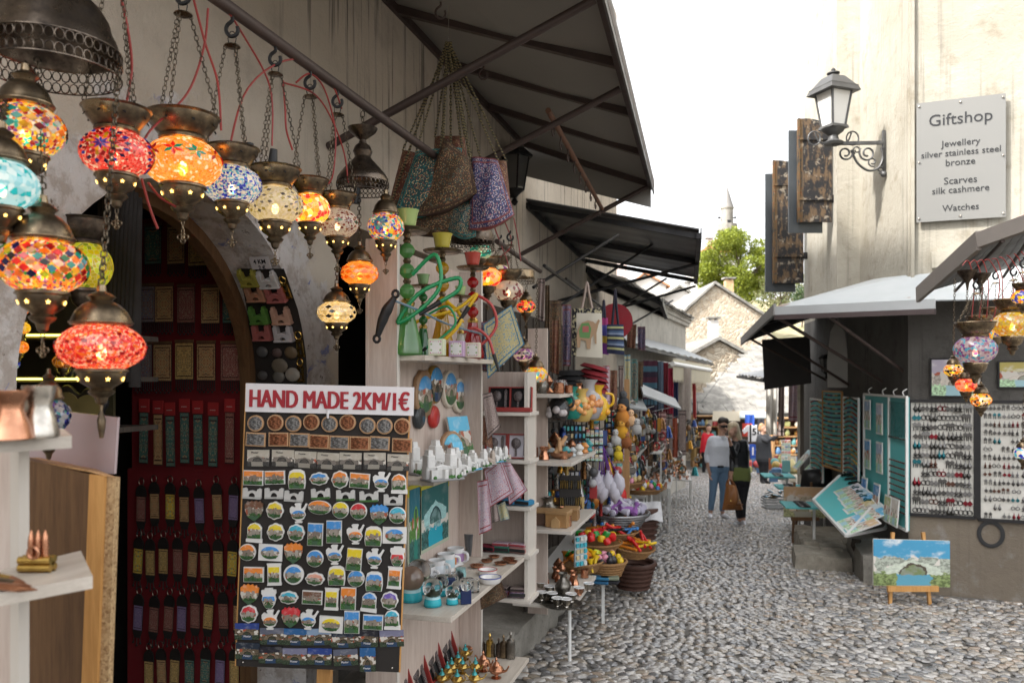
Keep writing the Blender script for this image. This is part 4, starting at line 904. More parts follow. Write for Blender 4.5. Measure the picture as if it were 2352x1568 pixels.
for i in range(46):
 a=rnd(0,TAU);q=math.sqrt(random.random());cx,cy=1690+80*q*math.cos(a),618+76*q*math.sin(a)
 if cy>650 and(cx<1640):cx+=25
 cl.append((P(cx,cy,70+rnd(-2.2,2.2)),rnd(.65,1.15)))
for(cx,cy)in((1632,640),(1622,665),(1628,600),(1660,560),(1700,548),(1740,565),(1645,690),(1620,690)):cl.append((P(cx,cy,70),.9))
tree('spring_tree','rounded tree in bright yellow-green spring leaf on the slope',P(1700,712,70),6.5,cl,LEAF1,760,.095)
cl=[(P(rnd(1745,1850),rnd(640,712),64+rnd(-2,2)),rnd(.5,.9))for i in range(30)];tree('hillside_scrub','tangle of dry brown scrub and saplings right of the spring tree',P(1790,720,64),3,cl,LEAF2,170,.10,.12,True,'bush')
cl=[(P(rnd(1825,1850),rnd(650,705),50+rnd(-1,1)),rnd(.3,.5))for i in range(10)];tree('ivy_bush','dark green ivy bush close against the corner building',P(1842,715,50),1.6,cl,LEAF3,500,.07,.06,False,'bush')
random.seed(21)
# ================================================================ mosaic lanterns
def ell(R,H,th,ph,out=0.0):
 """point on the globe; th from the pole axis +Z, ph around"""
 n=Vector((math.sin(th)*math.cos(ph),math.sin(th)*math.sin(ph),math.cos(th)))
 p=Vector((n.x*R,n.y*R,n.z*H));g=Vector((n.x/R,n.y/R,n.z/H)).normalized();return p+g*out
def tile_mesh(pts,R,H,gap=.88):
 """tile from unit directions on the globe"""
 c=sum(pts,Vector())/len(pts);b=MB();top=[];bot=[]
 for d in pts:
  q=(c+(d-c)*gap).normalized()
  g=Vector((q.x/R,q.y/R,q.z/H)).normalized();p=Vector((q.x*R,q.y*R,q.z*H));top.append(p+g*.0026);bot.append(p+g*.0008)
 n=len(pts);b.add(top+bot,[tuple(range(n))]+[(i,n+i,n+(i+1)%n,(i+1)%n)for i in range(n)]);return b.mesh('tile')
def medallion(R,H,e,axis,rings,lim=.75):
 """rings: list of (rho0, rho1, count, offset, half-width, colour list)"""
 ax=Vector(axis).normalized();u,v,_=frame_to(ax)
 D=lambda rho,f:(ax*math.cos(rho)+(u*math.cos(f)+v*math.sin(f))*math.sin(rho))
 for r0,r1,n,off,hw,cols in rings:
  for i in range(n):
   f=TAU*(i+off)/n;pts=[D(r0,f),D((r0+r1)/2,f+hw),D(r1,f),D((r0+r1)/2,f-hw)]
   if any(abs(p.z)>lim for p in pts):continue
   O('tile',tile_mesh(pts,R,H),TILE,e,col=cols[i%len(cols)])
def bandtiles(R,H,e,z0,z1,n,off,cols,ph0=0):
 a0,a1=math.acos(z1),math.acos(z0);am=(a0+a1)/2
 S=lambda th,ph:Vector((math.sin(th)*math.cos(ph),math.sin(th)*math.sin(ph),math.cos(th)))
 me=None
 for i in range(n):
  f=TAU*(i+off)/n+ph0
  if me is None:me=tile_mesh([S(a0,0),S(am,-PI/n*.95),S(a1,0),S(am,PI/n*.95)],R,H)
  O('tile',me,TILE,e,rz=f,col=cols[i%len(cols)])
def chain_mb(b,p0,p1,link=.019,w=.0055,r=.0013,maxn=90):
 p0,p1=Vector(p0),Vector(p1);d=p1-p0;n=min(maxn,max(1,int(d.length/(link*.72))));u,v,t=frame_to(d);st=d/n
 for i in range(n):
  c=p0+st*(i+.5);a=u if i%2 else v;L=st.length*.68
  b.tube([c+t*L*math.cos(q)+a*w*math.sin(q)for q in[TAU*k/6 for k in range(6)]],r,4,closed=True)
 return b
def ornament(b,z,s,r=.0022):
 for cx,cz,rx,rz_ in((-.3,-.25,.26,.22),(.3,-.25,.26,.22),(0,-.62,.24,.26),(0,0,.16,.2),(0,-.3,.14,.34)):
  b.tube([(s*(cx+rx*math.cos(q)),0,z+s*(cz+rz_*math.sin(q)))for q in[TAU*k/10 for k in range(10)]],r,4,closed=True)
 return b
def star2(r):return[(r*(1 if i%2==0 else .45)*math.sin(TAU*i/10),r*(1 if i%2==0 else .45)*math.cos(TAU*i/10))for i in range(10)]
STARM=star2(1)
def stars(e,r,z,s,n,lit,tilt=0):
 me=None
 for i in range(n):
  a=TAU*(i+.5)/n-PI/2+.3
  if me is None:me=MB().slab([(x*s,q*s)for x,q in STARM],-.001,.001).mesh('star_opening')
  O('star_opening',me,STAR if lit else BLACKM,e,(r*math.cos(a),r*math.sin(a),z),rot=(tilt,0,a+PI/2))
NL=[0]
def lantern(label,c,w,D,pal,kind='bowl',hang=None,tiles=None,lit=1.0,sc=95,hr=.70,drop='ornament',grout=(.72,.69,.65),metal=None,detail=True,cup=1.0,group='mosaic lanterns',bulb=(1,.72,.40),transp=.28,loc=None,tints=None):
 p=Vector(loc)if loc is not None else P(c[0],c[1],D);R=w/2*D/F;H=R*hr;mt=metal or BRASS;NL[0]+=1
 e=thing('mosaic_lantern',label,'lantern',p,TH,group)
 gm=mosaic('mosaic_glass_%d'%NL[0],pal,sc*(1.7 if tiles else 1),grout,transp);n=28 if detail else 18
 zt=.86;gl=MB().lathe([(R*math.sqrt(1-q*q),H*q)for q in[-.90,-.8,-.66,-.5,-.3,-.1,.1,.3,.5,.66,.8,.90]],n,cap=False).obj('globe',gm,e,180)
 if tiles:tiles(R,H,gl)
 k=H/R/.70
 if kind=='bowl':
  MB().lathe([(.40*R,.80*H),(.60*R,.88*H),(.62*R,.98*H),(.58*R,1.04*H),(.64*R,1.12*H),(.74*R,1.32*H),(.88*R,1.58*H),(.90*R,1.76*H),(.96*R,1.82*H),(.94*R,1.86*H),(.84*R,1.74*H)],n,cap=False).obj('bowl',mt,e,35)
  if detail:stars(e,.86*R,1.44*H,.055*R,8,False,-.5)
  top=1.84*H
 else:
  MB().lathe([(.40*R,.80*H),(.68*R,.86*H),(.72*R,.96*H),(.68*R,1.06*H),(.66*R,1.14*H),(.58*R,1.42*H),(.42*R,1.68*H),(.25*R,1.82*H),(.28*R,1.9*H),(.34*R,1.98*H),(.26*R,2.08*H),(.12*R,2.2*H),(.10*R,2.45*H),(.03*R,2.48*H)],n).obj('dome_cap',mt,e,35)
  b=MB();b.tube([(.71*R*math.cos(TAU*i/26),.71*R*math.sin(TAU*i/26),.97*H)for i in range(26)],.022*R,5,closed=True);b.obj('rope_trim',mt,e,60)
  top=2.46*H
 MB().lathe([(.38*R,-.82*H),(.58*R,-.86*H),(.60*R,-.96*H),(.55*R,-1.02*H),(.54*R,-1.12*H),(.46*R,-1.42*H),(.26*R,-1.62*H),(.24*R,-1.68*H),(.31*R,-1.76*H),(.27*R,-1.86*H),(.16*R,-1.98*H),(.12*R,-2.2*H),(.05*R,-2.28*H)][::-1],n).obj('lower_cup',mt,e,35)
 if detail:
  b=MB();b.tube([(.59*R*math.cos(TAU*i/26),.59*R*math.sin(TAU*i/26),-.95*H)for i in range(26)],.022*R,5,closed=True);b.obj('rope_trim',mt,e,60)
  stars(e,.52*R,-1.27*H,.06*R,7,lit>0,.35)
 if drop=='ornament':
  b=MB();chain_mb(b,(0,0,-2.26*H),(0,0,-2.75*H),.014,.004);ornament(b,-2.8*H,.26*R if detail else .3*R);b.obj('pendant',mt,e,60,kind='stuff')
 elif drop=='leaf':
  MB().lathe([(.004,-3.6*H),(.09*R,-3.2*H),(.11*R,-2.9*H),(.03*R,-2.5*H),(.05*R,-2.26*H)],8).obj('pendant',mt,e,60)
 if lit>0:
  MB().ball((0,0,-.22*H),(.13*R,.13*R,.2*R),8,6).obj('bulb',BULB,e,60)
  ld=bpy.data.lights.new('lantern_light','POINT');ld.energy=0.125*lit*(R/.08)**2;ld.color=bulb;ld.shadow_soft_size=.03*R/.08;lo=bpy.data.objects.new('lantern_light',ld);COL.objects.link(lo);lo.parent=e;lo.location=(0,0,-.05*H)
 inv=Matrix.Rotation(-TH,3,'Z');LOC=lambda q:inv@(Vector(q)-p)
 if hang and kind=='bowl':
  hp=LOC(hang);disc=hp+Vector((0,0,-.085));MB().lathe([(.004,.006),(.022,.0),(.024,-.004),(.004,-.006)],14).obj('hanger_disc',mt,e,40,loc=disc)
  b=MB()
  for i in range(3):a=TAU*i/3+.4+NL[0];chain_mb(b,disc+Vector((.018*math.cos(a),.018*math.sin(a),0)),(.88*R*math.cos(a),.88*R*math.sin(a),top))
  b.obj('chain',CHAINM,e,60,kind='stuff');b=hook(hp+Vector((0,0,.0)),.05,0);b.tube([disc+Vector((.012*math.cos(q),0,.02+.022*math.sin(q)))for q in[TAU*i/10 for i in range(10)]],.0015,4,closed=True);b.obj('hook',BLACKM,e,60)
 elif hang:
  b=MB();chain_mb(b,(0,0,top),LOC(hang),.022,.007,.0017);b.obj('chain',CHAINM,e,60,kind='stuff')
 return e
RED,DRED,BLU,NAVY,YEL,ORG,WHT,TEA,GRN,LIM,PUR,MAR,AMB,SKYB,CLR,BLK=(.75,.03,.03),(.35,.01,.015),(.03,.06,.65),(.01,.015,.16),(.85,.65,.02),(.90,.28,.02),(.85,.83,.80),(.02,.45,.45),(.03,.32,.08),(.50,.65,.02),(.25,.08,.40),(.22,.015,.02),(.75,.36,.03),(.10,.50,.75),(.8,.78,.7),(.02,.02,.03)
S_=lambda a,e=0:(math.cos(a)*math.cos(e),math.sin(a)*math.cos(e),math.sin(e))
FRONT=-PI/2
def t_redstar(R,H,g):
 for a in(FRONT+.05,FRONT+2.15,FRONT-2.1):medallion(R,H,g,S_(a,.05),[(0.0,.26,8,0,.36,[BLU,(.06,.10,.75)]),(.16,.40,8,.5,.22,[LIM,YEL]),(.30,.52,16,.25,.16,[DRED,RED,DRED,LIM]),(.44,.66,16,.75,.13,[DRED,RED]),(.58,.80,16,.25,.12,[NAVY,BLU])],.78)
def t_flowers(R,H,g):
 cs=[RED,TEA,AMB,YEL,LIM,NAVY,ORG,DRED]
 for i in range(11):medallion(R,H,g,S_(TAU*i/11+.3,.22-.04*(i%2)),[(0.0,.30,6,.2*i,.46,[cs[i%8],cs[i%8],cs[(i*3+1)%8]])],.8)
def t_bluerings(R,H,g):
 for a in(FRONT+.2,FRONT+2.3,FRONT-1.9):medallion(R,H,g,S_(a,0),[(.06,.2,8,0,.3,[WHT,SKYB]),(.20,.34,14,.5,.15,[BLU]),(.36,.50,18,0,.13,[SKYB,WHT]),(.52,.68,20,.5,.12,[BLU,(.02,.03,.4)]),(.72,.88,22,0,.10,[BLU,WHT])],.8)
def t_pale(R,H,g):
 for a in(FRONT-.5,FRONT+1.2,FRONT+3):medallion(R,H,g,S_(a,.1),[(0.02,.3,8,0,.33,[CLR,(.55,.45,.1),(.3,.35,.55)]),(.32,.5,14,.5,.16,[(.25,.25,.3),CLR]),(.55,.75,18,0,.13,[(.5,.42,.1),CLR,(.15,.15,.18)])],.8)
def t_maroon(R,H,g):
 for a in(FRONT-.75,FRONT+.75,FRONT+2.2,FRONT-2.2):medallion(R,H,g,S_(a,0),[(0.02,.26,8,0,.34,[MAR,(.35,.12,.05)]),(.28,.46,10,.5,.22,[(.3,.06,.04),WHT]),(.46,.62,12,0,.18,[MAR,(.4,.16,.08)])],.8)
 bandtiles(R,H,g,-.12,.12,12,.5,[GRN,WHT,(.02,.25,.12)])
def t_diamonds(R,H,g):
 cs=[ORG,NAVY,TEA,YEL,DRED,GRN,WHT,AMB,BLK,RED,LIM,SKYB]
 for k,z in enumerate((.52,.34,.16,-.02,-.20,-.38)):random.shuffle(cs);bandtiles(R,H,g,z-.14,z+.14,22,.5*(k%2),cs[:11])
def t_diamonds2(R,H,g):
 cs=[ORG,BLK,TEA,YEL,DRED,WHT]
 for k,z in enumerate((.42,.16,-.1)):bandtiles(R,H,g,z-.15,z+.15,18,.5*(k%2),cs)
def t_redflower(R,H,g):
 for i in range(5):medallion(R,H,g,S_(FRONT-.1+TAU*i/5,-.22 if i%2==0 else .12),[(.03,.34,8,.25,.33,[RED,ORG,(.85,.12,.08)]),(.36,.52,12,0,.2,[DRED,RED])],.82)
def t_bands3(a,c,d):
 return lambda R,H,g:[bandtiles(R,H,g,z-.16,z+.16,14,.5*(k%2),[a,c,d])for k,z in enumerate((.35,0,-.35))]
def railhook(px_):q=onx(px_,400,RX);return Vector((RX,q.y,RZ-.02))
LAMPS=[((268,353),158,t_redstar,[RED,(.82,.06,.05),DRED,(.85,.2,.2),RED,WHT],.85,'red mosaic lantern with a blue and yellow star, on the rail',100,.70),((420,375),172,t_flowers,[ORG,(.92,.38,.03),AMB,(.95,.45,.1),ORG,WHT],1.2,'large orange mosaic lantern with a garland of coloured flowers',85,.68),((533,425),130,t_bluerings,[SKYB,WHT,BLU,(.4,.6,.85),WHT],.8,'blue and white mosaic lantern with concentric blue diamonds',110,.70),((632,470),125,t_pale,[CLR,(.75,.70,.5),WHT,(.7,.66,.4)],.55,'pale clear mosaic lantern between the blue and small orange ones',90,.72),((712,480),92,None,[ORG,YEL,(.95,.5,.1),RED,WHT,AMB],1.7,'small glowing orange mosaic lantern partly behind the pale one',75,.80),((775,513),95,t_maroon,[WHT,(.8,.75,.75),(.5,.3,.3),WHT],.22,'white mosaic lantern with maroon flowers, last on the rail',120,.76)]
for(c,w,tl,pal,lit,lab,sc_,hr_)in LAMPS:
 q=onx(c[0],c[1],RX);lantern(lab,c,w,depth(q),pal,'bowl',railhook(c[0]),tl,lit,sc_,hr_,group='lanterns hung from the rail')
 # black bulb sockets and red flex to each
def cable(name,label,pts,r=.0032,mat=REDCABLE,group=None):
 p0=Vector(pts[0]);b=MB();b.tube([q-p0 for q in smooth_path(pts,7)],r,6);return tag(b.obj(name,mat,None,60,loc=p0),label,'cable',group)
def PXs(l):return[onx(a,c,RX-.0+d)if len(t_)==3 else onx(a,c,RX)for t_ in l for a,c,d in[(*t_,0)[:3]]]
for i,(l,lab)in enumerate((([(275,-20),(292,60),(303,150),(292,230)],'red flex dropping to the red star lantern'),([(440,-20),(470,95),(500,190),(508,300)],'red flex looping down to the right of the orange lantern'),([(478,20),(468,110),(430,215),(345,300),(325,345)],'red flex sweeping left from the first hanger disc'),([(500,-5),(555,75),(620,200),(625,335)],'red flex falling beside the blue lantern'),([(520,375),(560,220),(630,150),(700,140),(760,190),(785,250)],'red flex arching from the blue lantern over the hooks'),([(650,185),(655,250),(658,300),(672,345)],'red flex dropping into the pale lantern socket'),([(680,190),(712,170),(745,205),(770,300),(765,400),(745,430)],'red flex bowed down to the small orange lantern'),([(650,190),(720,215),(760,270),(790,350),(800,420)],'red flex running on to the last lantern of the rail'),([(325,410),(345,480),(362,525)],'red flex hanging inside the arch below the red star lantern'),([(340,420),(370,455),(410,478)],'short red flex running behind the orange lantern cup'))):cable('red_flex',lab,PXs(l),group='red lamp cables')
for(c,lab)in(((625,365),'black bulb socket standing out of the pale lantern bowl'),((570,352),'black bulb socket tilted on the blue lantern rim'),((818,450),'black bulb socket on the last rail lantern')):
 q=onx(*c,RX);tag(MB().cyl((0,0,-.03),(.006,0,.03),.017,.012,10).obj('bulb_socket',BLACKC,None,50,loc=q),lab,'socket')
 # ---- pierced chandelier crowns
def gallery(b,R,z,n,rx,rz_,r=.0016,tilt=0):
 for i in range(n):
  a=TAU*i/n;c,s_=math.cos(a),math.sin(a);b.tube([((R+tilt*rz_*math.sin(q))*c-rx*math.cos(q)*s_,(R+tilt*rz_*math.sin(q))*s_+rx*math.cos(q)*c,z+rz_*math.sin(q))for q in[TAU*k/8 for k in range(8)]],r,4,closed=True)
 return b
def crown(label,p,R,prof,n,rows=(0.0,-.2),mat=BRONZE,hangup=None):
 e=thing('pierced_chandelier',label,'chandelier',p,0,'pierced metal chandelier crowns');MB().lathe([(r*R,z*R)for r,z in prof],36,cap=False).obj('crown',mat,e,30)
 b=MB()
 for z in rows:gallery(b,R*(1.0 if z>-.05 else .97),z*R,n,R*PI/n*.95,R*.085)
 b.obj('pierced_gallery',mat,e,60,kind='stuff');b=MB()
 for z in(rows[0]+.10,rows[-1]-.09):b.tube([(R*math.cos(TAU*i/40),R*math.sin(TAU*i/40),z*R)for i in range(40)],.014*R,5,closed=True)
 b.obj('rim_band',mat,e,60,kind='stuff')
 if hangup:b=MB();chain_mb(b,(0,0,prof[-1][1]*R),Vector(hangup)-Vector(p),.03,.009,.002);b.obj('chain',CHAINM,e,60,kind='stuff')
 return e
PC1=P(122,128,1.78);R1=143*1.78/F
crown('large dark pierced chandelier crown at the top left corner',PC1,R1,[(1.0,.08),(.97,.16),(.93,.30),(.86,.42),(.82,.60),(.70,.80),(.55,.95),(.50,1.1)],46,(0.0,-.2))
PC2=P(833,425,3.12);R2=59*3.12/F
crown('dark pierced chandelier crown where the rail meets the strut',PC2,R2,[(1.0,.10),(.98,.25),(.88,.42),(.60,.75),(.36,1.0),(.30,1.1),(.38,1.3),(.30,1.5),(.16,1.62),(.12,1.75),(.5,2.05),(.58,2.2),(.15,2.2)],36,(0.0,-.2),BRONZE,(RX,onx(833,300,RX).y,RZ-.03))
PC3=P(1085,560,4.3);R3=50*4.3/F
crown('dark pierced chandelier crown behind the red hookah bowl',PC3,R3,[(1.0,.1),(1.05,.35),(.95,.65),(.7,.8),(.4,.95)],30,(0,-.22))
PC4=P(1196,640,5.3);crown('brass ring chandelier crown in the far lantern cluster',PC4,32*5.3/F,[(1,.1),(1,.55),(.96,.6)],28,(0,-.22),BRASS)
lantern('multicoloured diamond lantern under the left chandelier, nearest the edge',(58,300),168,1.66,[ORG,YEL,WHT,DRED,TEA,AMB,PUR],'dome',PC1+Vector((-R1*.5,.02,-.03)),t_diamonds2,1.0,85,.74,drop=None,group='lanterns under the left chandelier')
lantern('pale teal mosaic lantern cut by the left picture edge',(4,425),156,1.5,[(.5,.7,.72),WHT,(.35,.62,.66),(.6,.75,.75),TEA],'dome',PC1+Vector((-R1*.8,0,-.03)),None,.8,105,.76,drop=None,group='lanterns under the left chandelier',bulb=(.7,.95,1))
l3=lantern('big multicoloured diamond lantern below the left chandelier',(98,612),190,1.55,[ORG,YEL,PUR,DRED,AMB,GRN,ORG,WHT,RED],'dome',PC1+Vector((.02,-.06,-.03)),t_diamonds,1.25,105,.70,drop='ornament',group='lanterns under the left chandelier')
lantern('glowing red mosaic lantern low in front of the arch',(233,797),187,1.60,[RED,(.85,.10,.06),(.9,.45,.4),DRED,ORG,WHT,(.8,.05,.05)],'dome',PC1+Vector((R1*.88,.06,-.03)),t_redflower,1.0,135,.62,drop='leaf',group='lanterns under the left chandelier',bulb=(1,.5,.25))
lantern('blue and white mosaic lantern behind the silver coffee pot',(112,955),88,1.62,[WHT,NAVY,BLU,(.6,.6,.75),TEA],'dome',None,t_bands3(NAVY,WHT,BLU),0,90,1.0,drop=None,group='lanterns under the left chandelier',transp=.1)
lantern('large yellow-green mosaic lantern inside the arch',(196,612),118,2.55,[(.55,.5,.01),LIM,(.4,.38,.02),(.2,.3,.02)],'bowl',None,None,.9,70,1.0,drop=None,group='lanterns inside the arch',metal=BRONZE,detail=False)
for c,w,pal,lab,lit in(((45,712),38,[DRED,ORG,YEL],'small red and orange lantern, topmost on the dark shelves',.8),((46,753),44,[YEL,AMB,(.8,.6,.1)],'small yellow lantern on the dark shelves',.9),((42,797),44,[ORG,AMB],'small amber lantern on the dark shelves',.9),((22,835),44,[BLU,SKYB,NAVY],'small blue lantern on the dark shelves',.8),((145,830),46,[(.3,.12,.02),AMB],'dim amber lantern behind the glowing red one',.25)):
 lantern(lab,c,w,2.9,pal,'dome',None,None,lit,70,.72,drop=None,group='lanterns inside the arch',detail=False)
G2='lanterns under the second chandelier'
lantern('round lantern with a turquoise disc under the second chandelier',(886,522),85,3.08,[ORG,BLU,YEL,WHT,TEA,RED],'dome',PC2+Vector((R2*.9,0,-.03)),lambda R,H,g:medallion(R,H,g,S_(FRONT-.2,.1),[(.05,.5,12,0,.27,[(.12,.42,.55),(.15,.5,.6)]),(.5,.66,16,.5,.2,[WHT])],.95),.8,60,.82,group=G2)
lantern('bright orange lantern with white petals beside the pale shelf unit',(826,628),84,3.05,[ORG,(.95,.4,.02),AMB],'dome',PC2+Vector((0,-R2*.3,-.03)),t_bands3(ORG,WHT,(.9,.3,.05)),1.1,110,.70,group=G2)
lantern('cream and gold lantern, lowest under the second chandelier',(773,718),88,3.02,[(.85,.75,.5),WHT,(.8,.65,.3),(.6,.5,.25)],'dome',PC2+Vector((-R2*.8,-.02,-.03)),t_bands3((.8,.7,.45),BLK,WHT),1.0,100,.62,group=G2)
# ---- cluster further along the stall
G3='lanterns in the far cluster'
for c,w,D,pal,kind,lab,lit,up,sc_ in(((1104,578),52,4.5,[(.5,.75,.65),WHT,TEA],'dome','pale green globe lantern behind the red hookah',.4,500,50),((1120,637),66,4.6,[ORG,RED,YEL,(.9,.6,.3)],'bowl','orange and red mosaic lantern right of the red hookah',1.1,520,42),((1147,628),56,5.0,[WHT,SKYB,CLR,PUR,(.6,.75,.7)],'bowl','white and pastel mosaic lantern in the far cluster',.6,540,50),((1168,668),70,4.7,[WHT,(.7,.68,.7),MAR,WHT],'bowl','white lantern with a maroon zigzag in the far cluster',.2,530,55),((1208,704),44,5.2,[YEL,ORG,BLK,RED],'dome','yellow lantern with dark flecks below the brass ring',.9,650,50),((1165,738),46,4.9,[(.8,.7,.45),WHT],'dome','cream lantern low in the far cluster',.6,690,60),((1172,780),34,5.1,[ORG,RED],'dome','tiny orange lantern behind the gold brocade',.9,740,50),((1203,815),48,4.9,[(.45,.38,.55),BLK,WHT,PUR],'dome','purple and black beaded lantern above the watch boxes',.45,760,60),((1231,860),54,4.8,[ORG,SKYB,(.5,.5,.6),YEL],'dome','orange and blue flowered lantern, lowest of the far cluster',.7,640,45)):
 lantern(lab,c,w,D,pal,kind,P(c[0]+4,up,D),None,lit,sc_,.72,group=G3,detail=False)
for i,(l,lab)in enumerate((([(1135,520),(1150,560),(1165,600),(1172,640)],'red flex in the far cluster, left of the brass ring'),([(1160,510),(1175,560),(1150,590),(1125,600)],'red flex crossing behind the far cluster'),([(1180,500),(1190,550),(1196,600)],'red flex down to the brass ring'))):cable('red_flex',lab,[P(a,c,4.9)for a,c in l],.004,group='red lamp cables')
tag(MB().cyl((0,0,0),Vector((-1.5,6.0,2.42))-Vector((-1.42,4.6,2.42)),.016).obj('hook_pipe',IRON,None,50,loc=(-1.42,4.6,2.42)),'short iron pipe carrying the far cluster of lanterns','pipe')
# ---- right-hand cluster
G4='lanterns on the right'
for c,w,D,pal,kind,lab,lit,up,sc_ in(((2240,803),92,4.6,[PUR,(.6,.5,.6),SKYB,(.45,.2,.3),(.7,.65,.7)],'bowl','large purple mosaic lantern with a blue end on the right',.25,640,70),((2248,768),62,5.0,[ORG,BLU,YEL,SKYB,(.8,.4,.3)],'bowl','orange and blue lantern behind the large purple one',.8,630,55),((2284,752),66,5.2,[BLU,(.5,.35,.3),ORG,NAVY],'bowl','dark blue lantern with a glowing side on the right',.7,620,60),((2325,745),84,4.7,[YEL,AMB,(.6,.5,.1),WHT],'bowl','yellow disc lantern near the right picture edge',.35,610,70),((2348,682),46,4.4,[ORG,YEL,BLU],'bowl','small orange lantern highest at the right edge',.9,590,60),((2190,850),42,4.9,[WHT,ORG,BLK,YEL],'dome','small white and orange lantern left of the purple one',.8,640,70),((2219,884),46,4.8,[RED,ORG,(.9,.4,.3)],'dome','small red lantern below the purple one',.9,640,70),((2253,918),46,4.7,[YEL,WHT,BLK,ORG],'dome','small gold lantern, lowest of the right cluster',.8,640,70),((2350,1040),40,4.4,[BLU,SKYB,WHT],'dome','bright blue lantern at the right edge by the earrings',.8,900,60)):
 lantern(lab,c,w,D,pal,kind,P(c[0]+3,up,D),None,lit,sc_,.74,group=G4,detail=False,drop=None)
for i in range(9):x=2210+i*17;cable('red_flex','thin dark red flex over the right cluster, %s'%ordl(i,9),[P(x,610-i*4,4.9),P(x+14,600,4.9),P(x+30+rnd(-8,8),650,4.9),P(x+22,730,4.9)],.003,group='red lamp cables on the right')
for x,y in((2222,648),(2252,655)):tag(MB().lathe([(.004,-.05),(.012,0),(.055,.055),(.06,.07)],12).obj('lamp_cup',BRONZE,None,40,loc=P(x,y,4.8)),'empty bronze lamp cup under the right awning, %s'%('left' if x<2240 else 'right'),'lamp cup')
# ================================================================ black board of fridge magnets
DB=2.9;sB=DB/F
def c6(cx,cy):return(550+cx/2.613)/1.063,(1067+cy/2.613)/1.063
def c5(cx,cy):return(550+cx/3.136)/1.063,(600+cy/3.136)/1.063
k6=sB/2.613/1.063;k5=sB/3.136/1.063;ROLL=-math.radians(2.2)
def onB(q,off=0.0):return P(q[0],q[1],DB-off)
bc=P(741,1212,DB);board=thing('magnet_board','tall black board covered with souvenir magnets below the price sign','display board',bc,rot=(0,-ROLL,TH))
BW,BH=374*sB,650*sB
MB().box((0,.011,0),(BW,.014,BH)).obj('panel',BLACKB,board);MB().box((BW/2+.003,.011,0),(.004,.018,BH)).obj('edge_strip',PINE,board);MB().box((-BW/2-.003,.011,0),(.004,.018,BH)).obj('edge_strip',PINE,board)
for x in(-.45,.45):MB().ball((x*BW*1.02,.003,-.485*BH),.005,8,4).obj('screw',SILVER,board,60)
MB().box((0,.13,-.75),(.05,.05,.9)).obj('stand_post',PINE,board)
ps=P(757,917,DB-.02);sg=thing('price_sign','white sign reading HAND MADE 2KM/1€ in bold red capitals','sign',ps,rot=(0,math.radians(1.4),TH))
MB().box((0,.004,0),(384*sB,.006,65*sB)).obj('plate',WHITEP,sg)
O('lettering',fit_text('HAND MADE 2KM/1€',362*sB,.002,0,43*sB,.0030),REDINK,sg,(0,-.0005,0));MB().box((-3*sB,-.001,-34*sB),(.008,.010,.03),bev=.002).obj('cable_tie',WHITEP,sg)
COLN={'orange':(.80,.24,.03),'yellow':(.80,.62,.02),'blue':(.06,.28,.66),'teal':(.05,.42,.58),'red':(.60,.03,.04),'brown':(.16,.07,.035),'pink':(.75,.36,.26),'purple':(.16,.10,.42)}
WCER=(.78,.77,.75)
def shp(kind):
 """outline in crop pixels: (outer, picture)"""
 def rr(w,h,n=0):return[(-w/2,-h/2),(w/2,-h/2),(w/2,h/2),(-w/2,h/2)]
 def bump(w,h,k,a):return[((w/2)*(1+a*abs(math.cos(k*t/2)))*math.cos(t),(h/2)*(1+a*abs(math.cos(k*t/2)))*math.sin(t))for t in[TAU*i/40 for i in range(40)]]
 if kind=='stamp':return rr(124,92),rr(112,82)
 if kind=='print':return rr(124,84),rr(112,72)
 if kind=='landscape':return rr(146,102),circle(56,24,38)
 if kind=='portrait':return rr(94,138),rr(86,128)
 if kind=='scroll':return[(-44,-66),(44,-66),(46,-58),(42,-40),(42,50),(46,62),(44,70),(-44,70),(-40,55),(-40,-45)],[(-33,-44),(33,-44),(33,48),(-33,48)]
 if kind=='round':return circle(52),circle(47)
 if kind=='ringed':return circle(62),circle(50)
 if kind=='oval':return circle(72,24,44),circle(68,24,40)
 if kind=='scalloped':return bump(106,72,8,.14),bump(92,58,8,.12)
 if kind=='badge':return bump(96,100,8,.13),bump(84,86,8,.1)
 if kind=='arched':return[(-48,-58),(48,-58),(54,-20),(52,20),(44,50),(20,62),(-20,62),(-44,50),(-52,20),(-54,-20)],[(-44,-54),(44,-54),(48,-18),(44,30),(24,44),(-24,44),(-44,30),(-48,-18)]
 if kind=='bannered':return[(-50,-58),(50,-64),(50,-40),(44,-34),(44,30),(28,52),(0,62),(-28,52),(-44,30),(-44,-34),(-50,-40)],[(-40,-34),(40,-34),(40,26),(24,46),(0,56),(-24,46),(-40,26)]
 if kind=='shield':return[(0,-66),(40,-36),(54,0),(56,40),(44,48),(40,58),(26,52),(14,62),(0,54),(-14,62),(-26,52),(-40,58),(-44,48),(-56,40),(-54,0),(-40,-36)],None
 if kind=='jug':return[(-20,-62),(20,-62),(24,-54),(10,-50),(32,-38),(44,-14),(38,8),(46,28),(58,52),(48,58),(38,40),(22,24),(16,30),(18,44),(22,56),(14,62),(-14,62),(-22,56),(-16,44),(-18,36),(-40,42),(-52,30),(-52,8),(-44,-8),(-38,-30),(-10,-50),(-24,-54)],circle(40,20,26)
 if kind=='amphora':return[(-18,-62),(18,-62),(34,-40),(44,-8),(38,16),(46,30),(44,50),(24,54),(24,62),(-24,62),(-24,54),(-44,50),(-46,30),(-38,16),(-44,-8),(-34,-40)],[(-16,-58),(16,-58),(30,-38),(38,-8),(32,12),(-32,12),(-38,-8),(-30,-38)]
 if kind=='bridge':return[(-58,-30),(-22,-30),(-20,-12),(-8,0),(8,0),(20,-12),(22,-30),(58,-30),(58,26),(44,30),(34,24),(32,8),(0,16),(-28,8),(-30,24),(-38,30),(-58,26)],None
